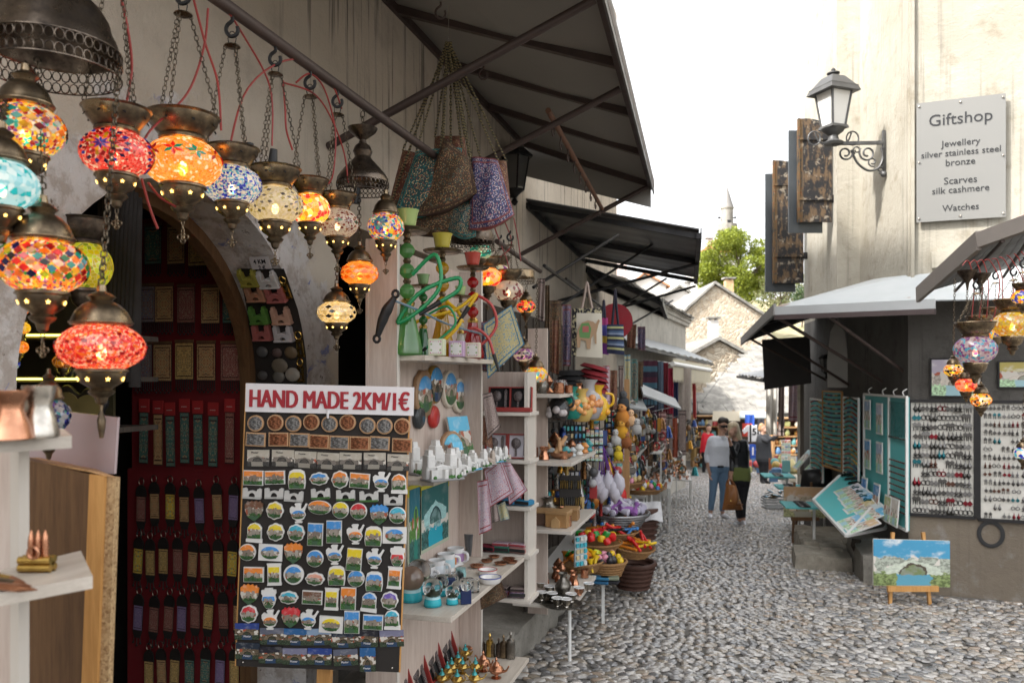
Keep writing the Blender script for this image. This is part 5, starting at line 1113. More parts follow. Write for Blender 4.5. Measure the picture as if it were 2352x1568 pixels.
def relief_mesh(sd):
 r=random.Random(sd);b=MB()
 for i in range(9):x=r.uniform(-32,32);z=r.uniform(-16,8);h=r.uniform(10,24);b.box((x*k6,-.0148,(z+h/2)*k6),(r.uniform(9,17)*k6,.004,h*k6),taper=.92)
 return b.mesh('moulded_houses')
RELM=[relief_mesh(i)for i in range(8)];BUSH=[]
for sd in range(4):
 r=random.Random(sd+50);b=MB();[b.ball((r.uniform(-34,34)*k6,-.0145,r.uniform(-30,-14)*k6),(8*k6,.003,6*k6),7,5)for i in range(8)];BUSH.append(b.mesh('moulded_trees',60))
STN=[(.30,.25,.20),(.38,.33,.28),(.25,.20,.16),(.44,.40,.35)]
def magnet(kind,colr,q,k,lab,tilt=0):
 out,pic=shp(kind);e=thing('fridge_magnet',lab,'magnet',onB(q,.0),rot=(0,tilt,TH),group='souvenir magnets on the black board')
 body=(.62,.61,.59)if kind=='bridge' else WCER
 MB().slab([(a*k,c*k)for a,c in out],-.010,0,.0015).obj('body',RESIN if kind in('shield','bridge')else CERAM,e,col=body)if kind!='shield' else MB().slab([(a*k,c*k)for a,c in out],-.010,0,.0015).obj('body',PIC,e,uv='xz',col=COLN[colr])
 if kind=='bridge':MB().slab([(-56*k,-36*k),(56*k,-36*k),(56*k,-22*k),(20*k,-25*k),(-20*k,-25*k),(-56*k,-24*k)],-.013,0).obj('base',RESIN,e,col=(.06,.16,.04)if colr=='green' else(.5,.5,.48))
 elif pic:
  oz=-10*k if kind=='jug' else 0
  MB().slab([(a*k,c*k+oz)for a,c in pic],-.0135,-.008,.001).obj('picture',PIC,e,uv='xz',col=COLN[colr])
 if pic or kind=='shield':
  sc_=.72 if kind in('scroll','jug','amphora','scalloped')else 1.0;oz=(-12 if kind in('jug','amphora')else-4)*k
  for me,m_,c_ in((random.choice(RELM),RESIN,random.choice(STN)),(random.choice(BUSH),RESIN,(.035,.11,.02))):o=O(me.name.split('.')[0],me,m_,e,(0,.001 if kind!='shield' else .0038,oz),col=c_,kind='stuff');o.scale=(sc_,1,sc_)
 return e
ROWS=[('in the row just below the old photographs',[(183,257,'stamp','orange'),(320,255,'print','orange'),(460,267,'arched','yellow'),(602,263,'scalloped','blue'),(735,268,'badge','orange'),(860,275,'stamp','orange'),(998,282,'jug','blue'),(1110,295,'bannered','orange')]),('in the row of little bridges',[(175,352,'bridge','grey'),(315,352,'bridge','grey'),(440,370,'bridge','grey'),(610,354,'bridge','green'),(770,364,'bridge','green'),(918,372,'bridge','green'),(1073,392,'bridge','grey')]),('just below the little bridges',[(187,465,'shield','brown'),(320,465,'badge','yellow'),(470,480,'jug','blue'),(605,445,'oval','orange'),(738,462,'round','yellow'),(853,470,'round','red'),(983,490,'shield','blue'),(1100,495,'round','teal')]),('in the second row below the little bridges',[(190,605,'bannered','yellow'),(325,602,'badge','yellow'),(455,607,'badge','teal'),(577,617,'portrait','blue'),(697,600,'portrait','blue'),(832,615,'jug','orange'),(947,630,'arched','yellow'),(1082,622,'landscape','blue')]),('in the third row below the little bridges',[(145,730,'round','orange'),(292,732,'landscape','blue'),(437,735,'shield','orange'),(575,770,'round','blue'),(700,745,'jug','blue'),(825,777,'portrait','yellow'),(955,770,'jug','blue'),(1100,757,'amphora','red')]),('in the fourth row below the little bridges',[(185,872,'stamp','orange'),(315,873,'scroll','yellow'),(440,872,'ringed','blue'),(575,900,'scalloped','pink'),(713,880,'arched','yellow'),(837,897,'round','blue'),(952,917,'arched','blue'),(1080,895,'scroll','orange')]),('in the last row but one of shaped magnets',[(157,997,'shield','orange'),(282,1022,'amphora','blue'),(407,1018,'scalloped','teal'),(558,1018,'print','brown'),(680,1030,'scroll','yellow'),(787,1025,'portrait','orange'),(920,1047,'bannered','blue'),(1050,1037,'badge','purple')]),('in the lowest row of shaped magnets',[(155,1122,'badge','red'),(290,1158,'jug','orange'),(420,1143,'shield','red'),(535,1158,'jug','blue'),(678,1190,'landscape','yellow'),(810,1175,'portrait','blue'),(945,1175,'stamp','blue'),(1065,1160,'bannered','teal')])]
for rn,row in ROWS:
 for i,(x,y,kd,cl_)in enumerate(row):
  if kd=='bridge':lab='%s stone bridge magnet, %s %s'%('pale grey' if cl_=='grey' else 'green-footed',ordl(i,len(row)),rn)
  else:lab='%s %s picture magnet, %s %s'%(cl_,{'print':'framed','jug':'jug-shaped','amphora':'amphora-shaped','shield':'shield-shaped'}.get(kd,kd),ordl(i,len(row)),rn)
  magnet(kd,cl_,c6(x,y),k6*1.04,lab,rnd(-.05,.09))
for i,(x,y,m_)in enumerate(zip((238,388,525,663,802,940,1092,1222,1357),(1357,1352,1360,1348,1362,1350,1375,1378,1380),'SCSCSCSSC')):
 e=thing('coin_magnet','round %s relief magnet with wooden rim, %s in the top row'%('silver' if m_=='S' else 'copper',ordl(i,9)),'magnet',onB(c5(x,y)),rot=(0,rnd(-.05,.05),TH),group='round relief magnets')
 MB().slab(circle(63*k5),-.012,0,.002).obj('rim',MIDWOOD if False else M('honey_wood',(.50,.30,.16),.5),e,40);MB().slab(circle(52*k5,24),-.0145,-.010,.001).obj('relief',REL_S if m_=='S' else REL_C,e,40,'xz')
for i,(x,y)in enumerate(zip((237,412,570,722,877,1032,1185,1355),(1480,1480,1485,1497,1505,1510,1510,1525))):
 e=thing('plaque_magnet','oblong %s relief magnet with wooden frame, %s of its row'%('silver' if i%2==0 else 'copper',ordl(i,8)),'magnet',onB(c5(x,y)),rot=(0,rnd(-.01,.06),TH),group='oblong relief magnets')
 f=lambda w,h:[(-w*k5/2,-h*k5/2),(w*k5/2,-h*k5/2),(w*k5/2,h*k5/2),(-w*k5/2,h*k5/2)]
 MB().slab(f(152,106),-.010,0,.002).obj('frame',MATS['honey_wood'],e);MB().slab(f(132,86),-.012,-.008,.001).obj('relief',REL_S if i%2==0 else REL_C,e,None,'xz')
TXT=fit_text('Mostar',.026,.0008,.0);TXT.name='lettering';TXB=TXT.copy()
for i,(x,y)in enumerate(zip((213,370,513,657,800,955,1105),(132,132,142,150,150,150,160))):
 f=lambda w,h:[(-w*k6/2,-h*k6/2),(w*k6/2,-h*k6/2),(w*k6/2,h*k6/2),(-w*k6/2,h*k6/2)]
 e=tag(MB().slab(f(140,104),-.005,0).obj('photo_magnet',PIC_BW,None,None,'xz',onB(c6(x,y)),rot=(0,rnd(0,.05),TH)),'old black and white bridge photograph magnet, %s of seven'%ordl(i,7),'magnet','old photograph magnets');O('lettering',TXB,BLACKINK,e,(-.012,-.0058,36*k6))
NIGHT=[(.03,.06,.25),(.02,.03,.05),(.12,.13,.18),(.02,.02,.03),(.03,.12,.30),(.20,.20,.30),(.25,.35,.5)]
for r,(row,rn)in enumerate((([(140,1235),(300,1265),(450,1270),(600,1270),(755,1285),(900,1280),(1063,1280)],'upper'),([(145,1360),(292,1385),(445,1395),(603,1395),(770,1400),(910,1415)],'bottom'))):
 for i,(x,y)in enumerate(row):
  w,h=(100,152)if(r==1 and i==5)else(154,104)
  e=tag(MB().slab([(-w*k6/2,-h*k6/2),(w*k6/2,-h*k6/2),(w*k6/2,h*k6/2),(-w*k6/2,h*k6/2)],-.005,0).obj('photo_magnet',PIC_NIGHT,None,None,'xz',onB(c6(x,y)),rot=(0,rnd(-.05,.06),TH),col=NIGHT[(i*2+r)%7]),'dark glossy photo magnet lettered Mostar, %s in the %s photo row'%(ordl(i,len(row)),rn),'magnet','dark photo magnets')
  O('lettering',TXT,WHITEP,e,(rnd(-.008,.012),-.0058,-(h/2-22)*k6))
  # ================================================================ board of bridge models on the arch jamb
def onJ(q,off=0):
 """picture point on the soffit of the arch (curved above the springing)"""
 r=_ray(*q);Rj=AR-.012-off;t=(AY+Rj)/r.y;p=Vector((0,0,EYE))+r*t
 if p.z>AZ:
  oy,oz=-AY,EYE-AZ;A=r.y**2+r.z**2;B=oy*r.y+oz*r.z;C=oy*oy+oz*oz-Rj*Rj;t=(-B+math.sqrt(B*B-A*C))/A;p=Vector((0,0,EYE))+r*t
 return p
def tiltJ(p):return math.asin(max(0,min(1,(p.z-AZ)/AR)))
jb=thing('jamb_board','black board with little bridge figures fixed inside the arch jamb','display board',onJ((640,880)))
oJ=Vector(jb.location);b=MB();rowsJ=[(885,580,705),(850,580,705),(815,578,703),(780,576,698),(745,571,692),(710,567,684),(675,560,672),(645,552,662),(617,545,652)]
for(ya,la,ra),(yb,lb,rb)in zip(rowsJ,rowsJ[1:]):
 q=[onJ((la,ya))-oJ,onJ((ra,ya))-oJ,onJ((rb,yb))-oJ,onJ((lb,yb))-oJ];b.quad(*q)
b.obj('panel',BLACKB,jb)
def bridge_fig(e,s,m,col,base=None,d=.02):
 MB().slab([(x*s,z*s)for x,z in((-.5,0),(-.2,0),(-.16,.14),(0,.22),(.16,.14),(.2,0),(.5,0),(.5,.38),(.2,.36),(0,.42),(-.2,.36),(-.5,.38))],-d,d,.06*s*.5).obj('arch',m,e,col=col)
 for x in(-.36,.36):
  MB().box((x*s,0,.5*s),(.24*s,d*2.3,.36*s),bev=.02*s).obj('tower',m,e,col=col);MB().box((x*s,0,.74*s),(.16*s,d*1.8,.16*s),taper=.8).obj('tower_top',m,e,col=col)
 if base:MB().box((0,0,-.02*s),(1.05*s,d*2.6,.10*s),bev=.02*s).obj('base',m,e,col=base)
BF=[(577,640,(.36,.33,.06),'olive'),(621,644,(.62,.60,.58),'white'),(591,675,(.45,.23,.14),'brown'),(637,677,(.42,.13,.115),'coral red'),(598,727,(.11,.26,.05),'bright green'),(649,728,(.60,.36,.26),'copper pink'),(604,765,(.42,.13,.115),'coral red'),(653,768,(.58,.55,.56),'silver grey')]
for i,(x,y,c,n)in enumerate(BF):
 q=onJ((x,y+14),.016);e=thing('bridge_figurine','%s bridge figurine, %s, on the jamb board'%(n,['top row','second row','third row','fourth row'][i//2]),'figurine',q,rot=(tiltJ(q),0,0),group='bridge figurines on the jamb board');bridge_fig(e,.098,RESIN,c,c,.013)
for i,(x,y,w,n)in enumerate(((602,808,30,'dark grey'),(636,810,27,'small brown'),(668,810,34,'round brown'),(642,840,42,'large flat'),(603,862,26,'dark speckled'),(640,865,32,'oval grey'),(672,860,38,'pale patterned'))):
 q=onJ((x,y),.012);tag(MB().ball((0,0,0),(w/2*3.9/F,.010,w*.42*3.9/F),14,8).obj('painted_pebble',RESIN,None,60,loc=q,rot=(tiltJ(q),0,0),col=((.10,.10,.10),(.12,.08,.07),(.16,.11,.06),(.17,.14,.10),(.09,.085,.08),(.15,.14,.12),(.34,.31,.26))[i]),'%s painted pebble on the jamb board'%n,'pebble','painted pebbles on the jamb board')
for i,(x,y,h)in enumerate(((655,660,55),(688,790,60),(690,850,55))):
 q=onJ((x,y),.008);e=thing('bottle_opener','brass bridge bottle opener, %s on the jamb board'%['topmost','middle','lowest'][i],'opener',q,rot=(tiltJ(q),0,0),group='brass openers on the jamb board');s=h*3.9/F
 b=MB();b.tube([(.13*s*math.cos(a),0,.33*s+.15*s*math.sin(a))for a in[TAU*k/14 for k in range(14)]],.035*s,6,closed=True);b.obj('ring',GOLD,e,60);b=MB()
 b.box((-.1*s,0,-.15*s),(.07*s,.01,.62*s)).box((.1*s,0,-.15*s),(.07*s,.01,.62*s)).box((0,0,.12*s),(.26*s,.01,.08*s)).box((0,0,-.45*s),(.3*s,.01,.08*s)).box((0,0,-.15*s),(.2*s,.01,.06*s));b.obj('handle',GOLD,e,kind='stuff')
q=onJ((598,604),.01);e=thing('small_price_sign','small white card reading 4 KM 2 €','sign',q,rot=(tiltJ(q)*.6,0,0));MB().box((0,0,0),(.10,.003,.058)).obj('card',M('card_grey',(.46,.44,.44),.6),e);O('lettering',fit_text('4 KM',.062,.001,.012),BLACKINK,e,(-.002,-.0025,.006));O('lettering',fit_text('2 €',.036,.001,.012),BLACKINK,e,(.004,-.0025,-.022))
# ================================================================ red cloth panel with small rugs
YR=3.40;REDC=M('red_baize',(.19,.010,.014),.95,var=.2,sc=5,bump=.4,bsc=300)
def onR(px_,py_,off=.0):return ony(px_,py_,YR-off)
rp_=thing('red_cloth_panel','red cloth covered panel hung with miniature carpets inside the arch','display panel',onR(425,1300));oR=Vector(rp_.location)
for(x0,x1,y0,y1)in((300,552,487,1080),(290,560,1086,1700)):
 a,c=onR(x0,y1),onR(x1,y0);MB().box(((a.x+c.x)/2-oR.x,.02,(a.z+c.z)/2-oR.z),(c.x-a.x,.03,c.z-a.z),bev=.004).obj('panel',REDC,rp_)
def hang_rug(px_,py_,w,h,mat,lab,fringe=True,tab=None,tilt=0,group='miniature carpets on the red panel',key=False):
 D=depth(onR(px_,py_));s=D/F;e=thing('miniature_carpet',lab,'carpet',onR(px_,py_,.018),rot=(0,tilt,0),group=group)
 MB().slab([(-w/2*s,-h/2*s),(w/2*s,-h/2*s),(w/2*s,h/2*s),(-w/2*s,h/2*s)],-.004,0).obj('weave',mat,e,None,'xz')
 if fringe:
  b=MB();n=9
  for i in range(n):x=(-w/2+w*(i+.5)/n)*s;b.box((x,-.002,-(h/2+9)*s),(.004,.004,18*s)).ball((x,-.003,-(h/2+20+5*(i%2))*s),.006,6,4)
  b.obj('fringe',M('dark_fringe',(.04,.02,.02),.9),e,kind='stuff');MB().slab([(-w/2*s,h/2*s),(w/2*s,h/2*s),(w/2*s,(h/2+6)*s),(-w/2*s,(h/2+6)*s)],-.006,0).obj('top_bar',DKWOOD,e)
 if tab:MB().slab([(-w/2*s*1.15,h/2*s),(w/2*s*1.15,h/2*s),(w/2*s*1.15,(h/2+30)*s),(-w/2*s*1.15,(h/2+30)*s)],-.005,0).obj('card',REDC if False else M('red_card',(.42,.03,.03),.6),e);O('lettering',TXTT,M('pale_print',(.6,.45,.4),.6),e,(0,-.006,(h/2+12)*s))
 if key:
  MB().slab([(-w*.55*s,h/2*s)]+[(-w*.55*s*math.cos(PI*i/8),h/2*s+18*s*math.sin(PI*i/8)+8*s)for i in range(9)]+[(w*.55*s,h/2*s)],-.007,0).obj('leather_top',BLACKB,e);b=MB();b.tube([(7*s*math.cos(a),-.003,(h/2+33)*s+9*s*math.sin(a))for a in[TAU*k/8 for k in range(8)]],.0025,4,closed=True);b.obj('key_ring',BRONZE,e,60)
  b=MB();MB().slab([(-w*.5*s,-h/2*s),(w*.5*s,-h/2*s),(w*.3*s,-(h/2+16)*s),(-w*.3*s,-(h/2+16)*s)],-.006,0).obj('leather_foot',BLACKB,e)
  for x in(-.3,0,.3):b.tube([(x*w*s,-.003,-(h/2+14)*s),(x*w*s*1.3,-.004,-(h/2+34+abs(x)*-20)*s)],.003,4).ball((x*w*s*1.3,-.004,-(h/2+34+abs(x)*-20)*s),.006,6,4)
  b.obj('tassels',BLACKB,e,kind='stuff')
TXTT=fit_text('BOOKMARK',.032,.0008,.01);TXTT.name='lettering'
CN=['tan','gold','dark green','maroon','dusky blue','violet','yellow']
for r,(y,h,row)in enumerate(((565,88,[(352,2,46),(405,0,48),(454,1,50),(507,3,52)]),(700,84,[(336,4,50),(378,0,50),(428,3,48),(484,0,50),(530,2,42)]),(832,86,[(330,4,48),(374,0,50),(424,1,50),(474,0,50),(530,3,52)]))):
 for i,(x,m_,w)in enumerate(row):hang_rug(x,y+rnd(-3,3),w,h,RUGS[m_],'%s miniature carpet, %s in the %s row of the red panel'%(CN[m_],ordl(i,len(row)),['top','second','third'][r]))
for i,(x,m_)in enumerate(zip((331,364,392,425,456,490,528),(2,0,2,2,2,2,3))):hang_rug(x,1005+(i%3)*4,24,118,RUGS[m_],'%s woven bookmark with red card top, %s'%(CN[m_],ordl(i,7)),False,True,rnd(-.02,.02),'woven bookmarks on the red panel')
kr=[(1165,[(331,3),(362,0),(398,6),(430,0),(465,5),(506,0),(543,5)]),(1290,[(324,6),(352,1),(382,1),(415,3),(449,0),(478,0),(508,1),(540,6)]),(1415,[(324,5),(360,3),(394,3),(424,5),(455,3),(485,1),(520,3),(554,0)]),(1545,[(349,1),(378,0),(408,1),(442,2),(478,2),(512,5),(545,1)])]
for r,(y,row)in enumerate(kr):
 for i,(x,m_)in enumerate(row):hang_rug(x-6,y+rnd(-5,8),25,58,RUGS[m_],'%s carpet keyring with leather ends, %s in %s keyring row'%(CN[m_],ordl(i,len(row)),['top','second','third','bottom'][r]),False,None,rnd(-.06,.06),'carpet keyrings on the red panel',True)
 # ================================================================ pale oak shelf units of the lantern stall
def wbox(name,x0,x1,y0,y1,z0,z1,mat,e,bev=.0015):return pl(MB().box(((x0+x1)/2,(y0+y1)/2,(z0+z1)/2),(x1-x0,y1-y0,z1-z0),bev=bev).obj(name,mat),e)
XB,XF=-1.475,-1.35;YN,YF=2.99,4.10
u1=thing('display_shelves','pale oak shelf unit of souvenirs beside the magnet board','shelf unit',(XB,3.5,0))
wbox('side_panel',XB,XF-.002,YN,YN+.02,.02,2.17,OAK,u1);wbox('front_edge',XF-.002,XF+.004,YN-.001,YN+.021,.02,2.172,WHITEB,u1);wbox('side_panel',XB,XF-.002,YF-.02,YF,.02,2.17,OAK,u1);wbox('front_edge',XF-.002,XF+.004,YF-.021,YF+.001,.02,2.172,WHITEB,u1);wbox('back_panel',XB-.016,XB,YN,YF,.02,2.17,OAK,u1)
for z,x in((1.69,-1.238),(1.18,-1.20),(.63,-1.126),(.09,-1.10)):wbox('shelf',XB+.001,x,YN+.03,YF+.05,z-.022,z,OAKH,u1)
u2=thing('narrow_shelves','narrow pale shelf unit with gift boxes facing up the street','shelf unit',(-1.4,4.4,.3));Y2=4.26
wbox('back_panel',-1.72,-1.135,4.43,4.45,.35,1.63,OAK,u2)
for x in(-1.135,-1.72):wbox('upright',x-.022,x,Y2,4.43,.35,1.63,WHITEB,u2)
for z in(1.406,1.142,.884,.618,.372):wbox('shelf',-1.70,-1.115,Y2-.03,4.428,z-.02,z,WHITEB,u2)
u3=thing('stepped_shelves','third pale oak shelf unit with clay pots and copper cups','shelf unit',(-1.3,5.6,0))
wbox('side_panel',-1.48,-1.335,5.55,5.57,-.1,1.95,OAK,u3)
for z,x,y1 in((1.485,-1.17,6.0),(1.027,-1.09,6.15),(.57,-1.09,6.15),(.068,-1.08,6.1)):wbox('shelf',-1.5,x,5.22,y1,z-.024,z,WHITEB,u3)
wbox('back_panel',-1.52,-1.50,5.57,6.2,-.1,1.5,DOORW,u3);pl(pipe('leg',(-1.12,5.3,-.35),(-1.12,5.3,.045),.012,WHITEM),u3)
# ---- generic small wares
def pot(name,label,cat,p,prof,s,mat,col=None,n=20,group=None,parts=(),rz=0):
 e=thing(name,label,cat,p,rz,group);MB().lathe([(r*s,z*s)for r,z in prof],n).obj('body',mat,e,40,col=col)
 for nm,fn,m_,c_ in parts:b=MB();fn(b,s);b.obj(nm,m_,e,50,col=c_)
 return e
def handle(r=.55,z=.5,h=.3,w=.06,a=0.0,out=.35):return lambda b,s:b.tube(smooth_path([(math.cos(a)*r*s,math.sin(a)*r*s,(z+h)*s),(math.cos(a)*(r+out)*s,math.sin(a)*(r+out)*s,(z+h*.7)*s),(math.cos(a)*(r+out)*s,math.sin(a)*(r+out)*s,(z-h*.5)*s),(math.cos(a)*r*s,math.sin(a)*r*s,(z-h)*s)],4),w*s,6)
def pillow(name,corners,thick,mat,parent=None,loc=None,n=8,col=None,sag=0):
 tl,tr,br,bl=[Vector(c)for c in corners];vs=[];fs=[];nrm=(tr-tl).cross(bl-tl).normalized()
 for side in(1,-1):
  for j in range(n+1):
   for i in range(n+1):
    u,v=i/n,j/n;p=tl.lerp(tr,u).lerp(bl.lerp(br,u),v);f=(math.sin(PI*u)*math.sin(PI*min(1,v*.9+.05)))**.6
    vs.append(p+nrm*side*(thick*f+.0012)*(1+.25*math.sin(u*9+v*5))+Vector((0,0,-sag*math.sin(PI*u)*v)))
 m=(n+1)**2
 for j in range(n):
  for i in range(n):
   a=j*(n+1)+i;fs+=[(a,a+n+1,a+n+2,a+1),(m+a,m+a+1,m+a+n+2,m+a+n+1)]
 per=[i for i in range(n+1)]+[j*(n+1)+n for j in range(1,n+1)]+[n*(n+1)+i for i in range(n-1,-1,-1)]+[j*(n+1)for j in range(n-1,0,-1)]
 for a,c in zip(per,per[1:]+per[:1]):fs.append((a,c,m+c,m+a))
 b=MB();b.add(vs,fs);me=b.mesh(name,60);uv=me.uv_layers.new(name='UVMap');li=[0]*len(me.loops);me.loops.foreach_get('vertex_index',li)
 uv.data.foreach_set('uv',[w for q in li for w in(((q%m)%(n+1))/n,1-((q%m)//(n+1))/n)]);return O(name,me,mat,parent,loc,col=col)
def drape(name,corners,mat,parent=None,waves=3,amp=.02,loc=None,col=None,n=14):
 tl,tr,br,bl=[Vector(c)for c in corners];nrm=(tr-tl).cross(bl-tl).normalized();b=MB();vs=[]
 for j in range(n+1):
  for i in range(n+1):u,v=i/n,j/n;vs.append(tl.lerp(tr,u).lerp(bl.lerp(br,u),v)+nrm*amp*(math.sin(waves*TAU*u+v*1.3)*(.4+.6*v)))
 m=len(vs);vs+=[v-nrm*.004 for v in vs];g=[(j*(n+1)+i,(j+1)*(n+1)+i,(j+1)*(n+1)+i+1,j*(n+1)+i+1)for j in range(n)for i in range(n)]
 b.add(vs,g+[tuple(m+q for q in f[::-1])for f in g]);me=b.mesh(name,60);uv=me.uv_layers.new(name='UVMap');li=[0]*len(me.loops);me.loops.foreach_get('vertex_index',li)
 uv.data.foreach_set('uv',[w for q in li for w in(((q%m)%(n+1))/n,1-((q%m)//(n+1))/n)]);return O(name,me,mat,parent,loc,col=col)
 # ---- plates on the back panel
def fpic(label,q,h,mat,rimm,wob=0,cat='plate',rim=.14,gr='painted plates on the back panel'):
 p=onx(q[0],q[1],XB+.012);r=h/2*depth(p)/F;e=thing('painted_plate',label,cat,p,PI/2,gr)
 MB().slab([((1+wob*math.sin(11*a))*r*math.cos(a),(1+wob*math.sin(11*a))*r*math.sin(a))for a in[TAU*i/44 for i in range(44)]],-.012,.008,.005).obj('rim',rimm,e,50);MB().slab(circle(r*(1-rim),28),-.016,-.01,.003).obj('picture',mat,e,50,'xz',col=(.06,.30,.62))
fpic('rough brown wooden plate with a bridge view, half behind the price sign',(972,905),112,PIC,BARKW,.035,rim=.24)
fpic('black and gold painted plate, second on the back panel',(998,883),88,PIC_NIGHT,GOLD,rim=.10);fpic('white rimmed painted plate with blue foot',(1031,893),86,PIC,M('cream_glaze',(.62,.56,.47),.3));fpic('small white scalloped painted plate by the corner',(1053,908),80,PIC,MATS['cream_glaze'],.015,rim=.2)
fpic('small black oval plaque below the painted plates',(962,958),54,M('black_glaze',(.03,.035,.04),.2),MATS['black_glaze']);fpic('small red oval plaque below the painted plates',(996,957),52,M('red_glaze',(.45,.03,.025),.3),MATS['red_glaze'])
# ---- hookahs
def hookah(label,q,D,H,glass,gcol,bowl,hose,hpts,bc=None):
 p=P(q[0],q[1],D);p.z=1.691;e=thing('hookah',label,'hookah',p,TH,'hookahs on the top shelf')
 gm=tint_glass('glass_'+glass,gcol);MB().lathe([(.09*H,0),(.105*H,.01*H),(.105*H,.05*H),(.09*H,.12*H),(.06*H,.24*H),(.045*H,.34*H)],20).obj('vase',gm,e,50)
 z=.34*H;MB().lathe([(.05*H,z),(.055*H,z+.02*H),(.03*H,z+.05*H)],14).obj('collar',GOLD,e,40)
 for i in range(3):
  z0=(.39+.14*i)*H;MB().lathe([(.022*H,z0),(.05*H,z0+.03*H),(.055*H,z0+.06*H),(.04*H,z0+.085*H),(.022*H,z0+.10*H)],12).obj('stem_bead',gm,e,30);MB().lathe([(.02*H,z0+.10*H),(.03*H,z0+.12*H),(.02*H,z0+.14*H)],12).obj('stem_collar',BRASS,e,40)
 MB().lathe([(.02*H,.81*H),(.03*H,.835*H),(.14*H,.845*H),(.16*H,.865*H),(.155*H,.868*H),(.13*H,.852*H)],22).obj('ash_tray',BRASS,e,40);MB().lathe([(.03*H,.86*H),(.055*H,.88*H),(.06*H,.9*H),(.075*H,.98*H),(.085*H,1.0*H),(.07*H,.985*H)],18).obj('bowl',CERAM,e,40,col=bowl)
 path=smooth_path([(a*H,d*H,c*H)for a,d,c in hpts],14);b=MB();b.tube(path,[.0135*H*(1+.16*(i%2))for i in range(len(path))],8);b.obj('hose',PLASTIC,e,70,col=hose)
 a,c=path[-1],path[-1]+(path[-1]-path[-3]).normalized()*.17*H;MB().cyl(a,c,.02*H,.012*H,8).obj('mouthpiece',BLACKC,e,50)
hookah('tall green glass hookah with a pale green bowl',(935,812),3.30,.60,'green',(.25,.55,.22),(.36,.48,.16),(.01,.26,.09),[(.04,-.04,.55),(.2,-.08,.68),(.24,-.1,.48),(.12,-.1,.32),(-.05,-.1,.22),(.1,-.1,.42),(.35,-.1,.52),(.36,-.1,.44),(.24,-.1,.36)])
hookah('amber glass hookah with a mustard bowl, middle of three',(1016,808),3.62,.56,'amber',(.70,.48,.02),(.46,.38,.05),(.70,.42,.01),[(.04,-.02,.45),(.16,-.1,.30),(0,-.12,.12),(-.2,-.12,.1),(-.3,-.1,.2),(-.15,-.1,.3),(.12,-.1,.38),(.28,-.1,.5),(.22,-.1,.4)])
hookah('red glass hookah with a red bowl',(1086,806),3.92,.52,'red',(.60,.02,.03),(.44,.06,.04),(.42,.04,.035),[(.04,-.02,.6),(.18,-.04,.5),(.22,-.04,.3),(.06,-.1,.12),(-.14,-.1,.16),(.0,-.12,.28),(.14,-.12,.2),(.2,-.12,.04)])
hookah('short green hookah behind the amber one',(972,810),3.50,.36,'bottle',(.04,.30,.08),(.20,.32,.14),(.01,.26,.09),[(.05,-.05,.5),(.3,-.1,.6),(.4,-.1,.4),(.2,-.1,.2),(.05,-.1,.1)]);hookah('short clear hookah with pale green bowl beside the red one',(1058,808),3.78,.34,'clear',(.75,.78,.7),(.36,.46,.2),(.70,.42,.01),[(.05,-.05,.5),(-.2,-.1,.6),(-.35,-.1,.35),(-.2,-.1,.15),(-.1,-.1,.12)])
for i,(x,D,c,n)in enumerate(((1004,3.36,(.62,.66,.46),'green'),(1050,3.55,(.52,.34,.52),'violet'),(1087,3.72,(.68,.60,.48),'cream'))):
 p=P(x,817,D);p.z=1.691;e=thing('soap_box','%s printed gift box on the edge of the hookah shelf'%n,'box',p,.15,'gift boxes by the hookahs');MB().box((0,0,.035),(.066,.05,.07),bev=.002).obj('carton',PAINT,e,col=c);MB().box((.0,-.0255,.035),(.05,.002,.055)).obj('printed_face',rug('flower_print_%d'%i,(.7,.68,.66),[(.5,.08,.2),(.6,.58,.55),(.3,.4,.2)],5,(.7,.68,.66),(.6,.5,.5),.5,.02),e,None,'xz')
tag(MB().tube([Vector(q)-P(905,690,3.2)for q in smooth_path([P(905,690,3.2),P(960,712,3.25),P(1030,745,3.5),P(1110,768,3.95)],6)],.005,6).obj('blue_rope',PLASTIC,None,60,loc=P(905,690,3.2),col=(.12,.20,.26)),'grey-blue rope strung across the hookah shelf','rope')
e=thing('iron_latch','black forked iron latch on the oak panel edge','latch',P(888,725,3.12),TH);MB().tube(smooth_path([(.03,0,.07),(.0,0,.02),(-.02,0,-.03),(-.035,0,-.08)],4),[.012,.013,.016,.02,.022,.02,.02,.02,.018,.016,.014,.012,.01],8).obj('bar',BLACKM,e,60)
for z,x in((.085,.035),(-.09,-.038)):b=MB();b.tube([(x+.012*math.cos(a),0,z+.014*math.sin(a))for a in[TAU*i/10 for i in range(10)]],.006,5,closed=True);b.obj('eye',BLACKM,e,60)
def sh(x,y,z):
 """picture point on a shelf of the first unit, kept in front of its back panel"""
 p=onz(x,y,z);p.x=max(p.x,XB+.055);p.y=min(max(p.y,YN+.07),YF+.01)if p.y<4.9 else p.y;return p
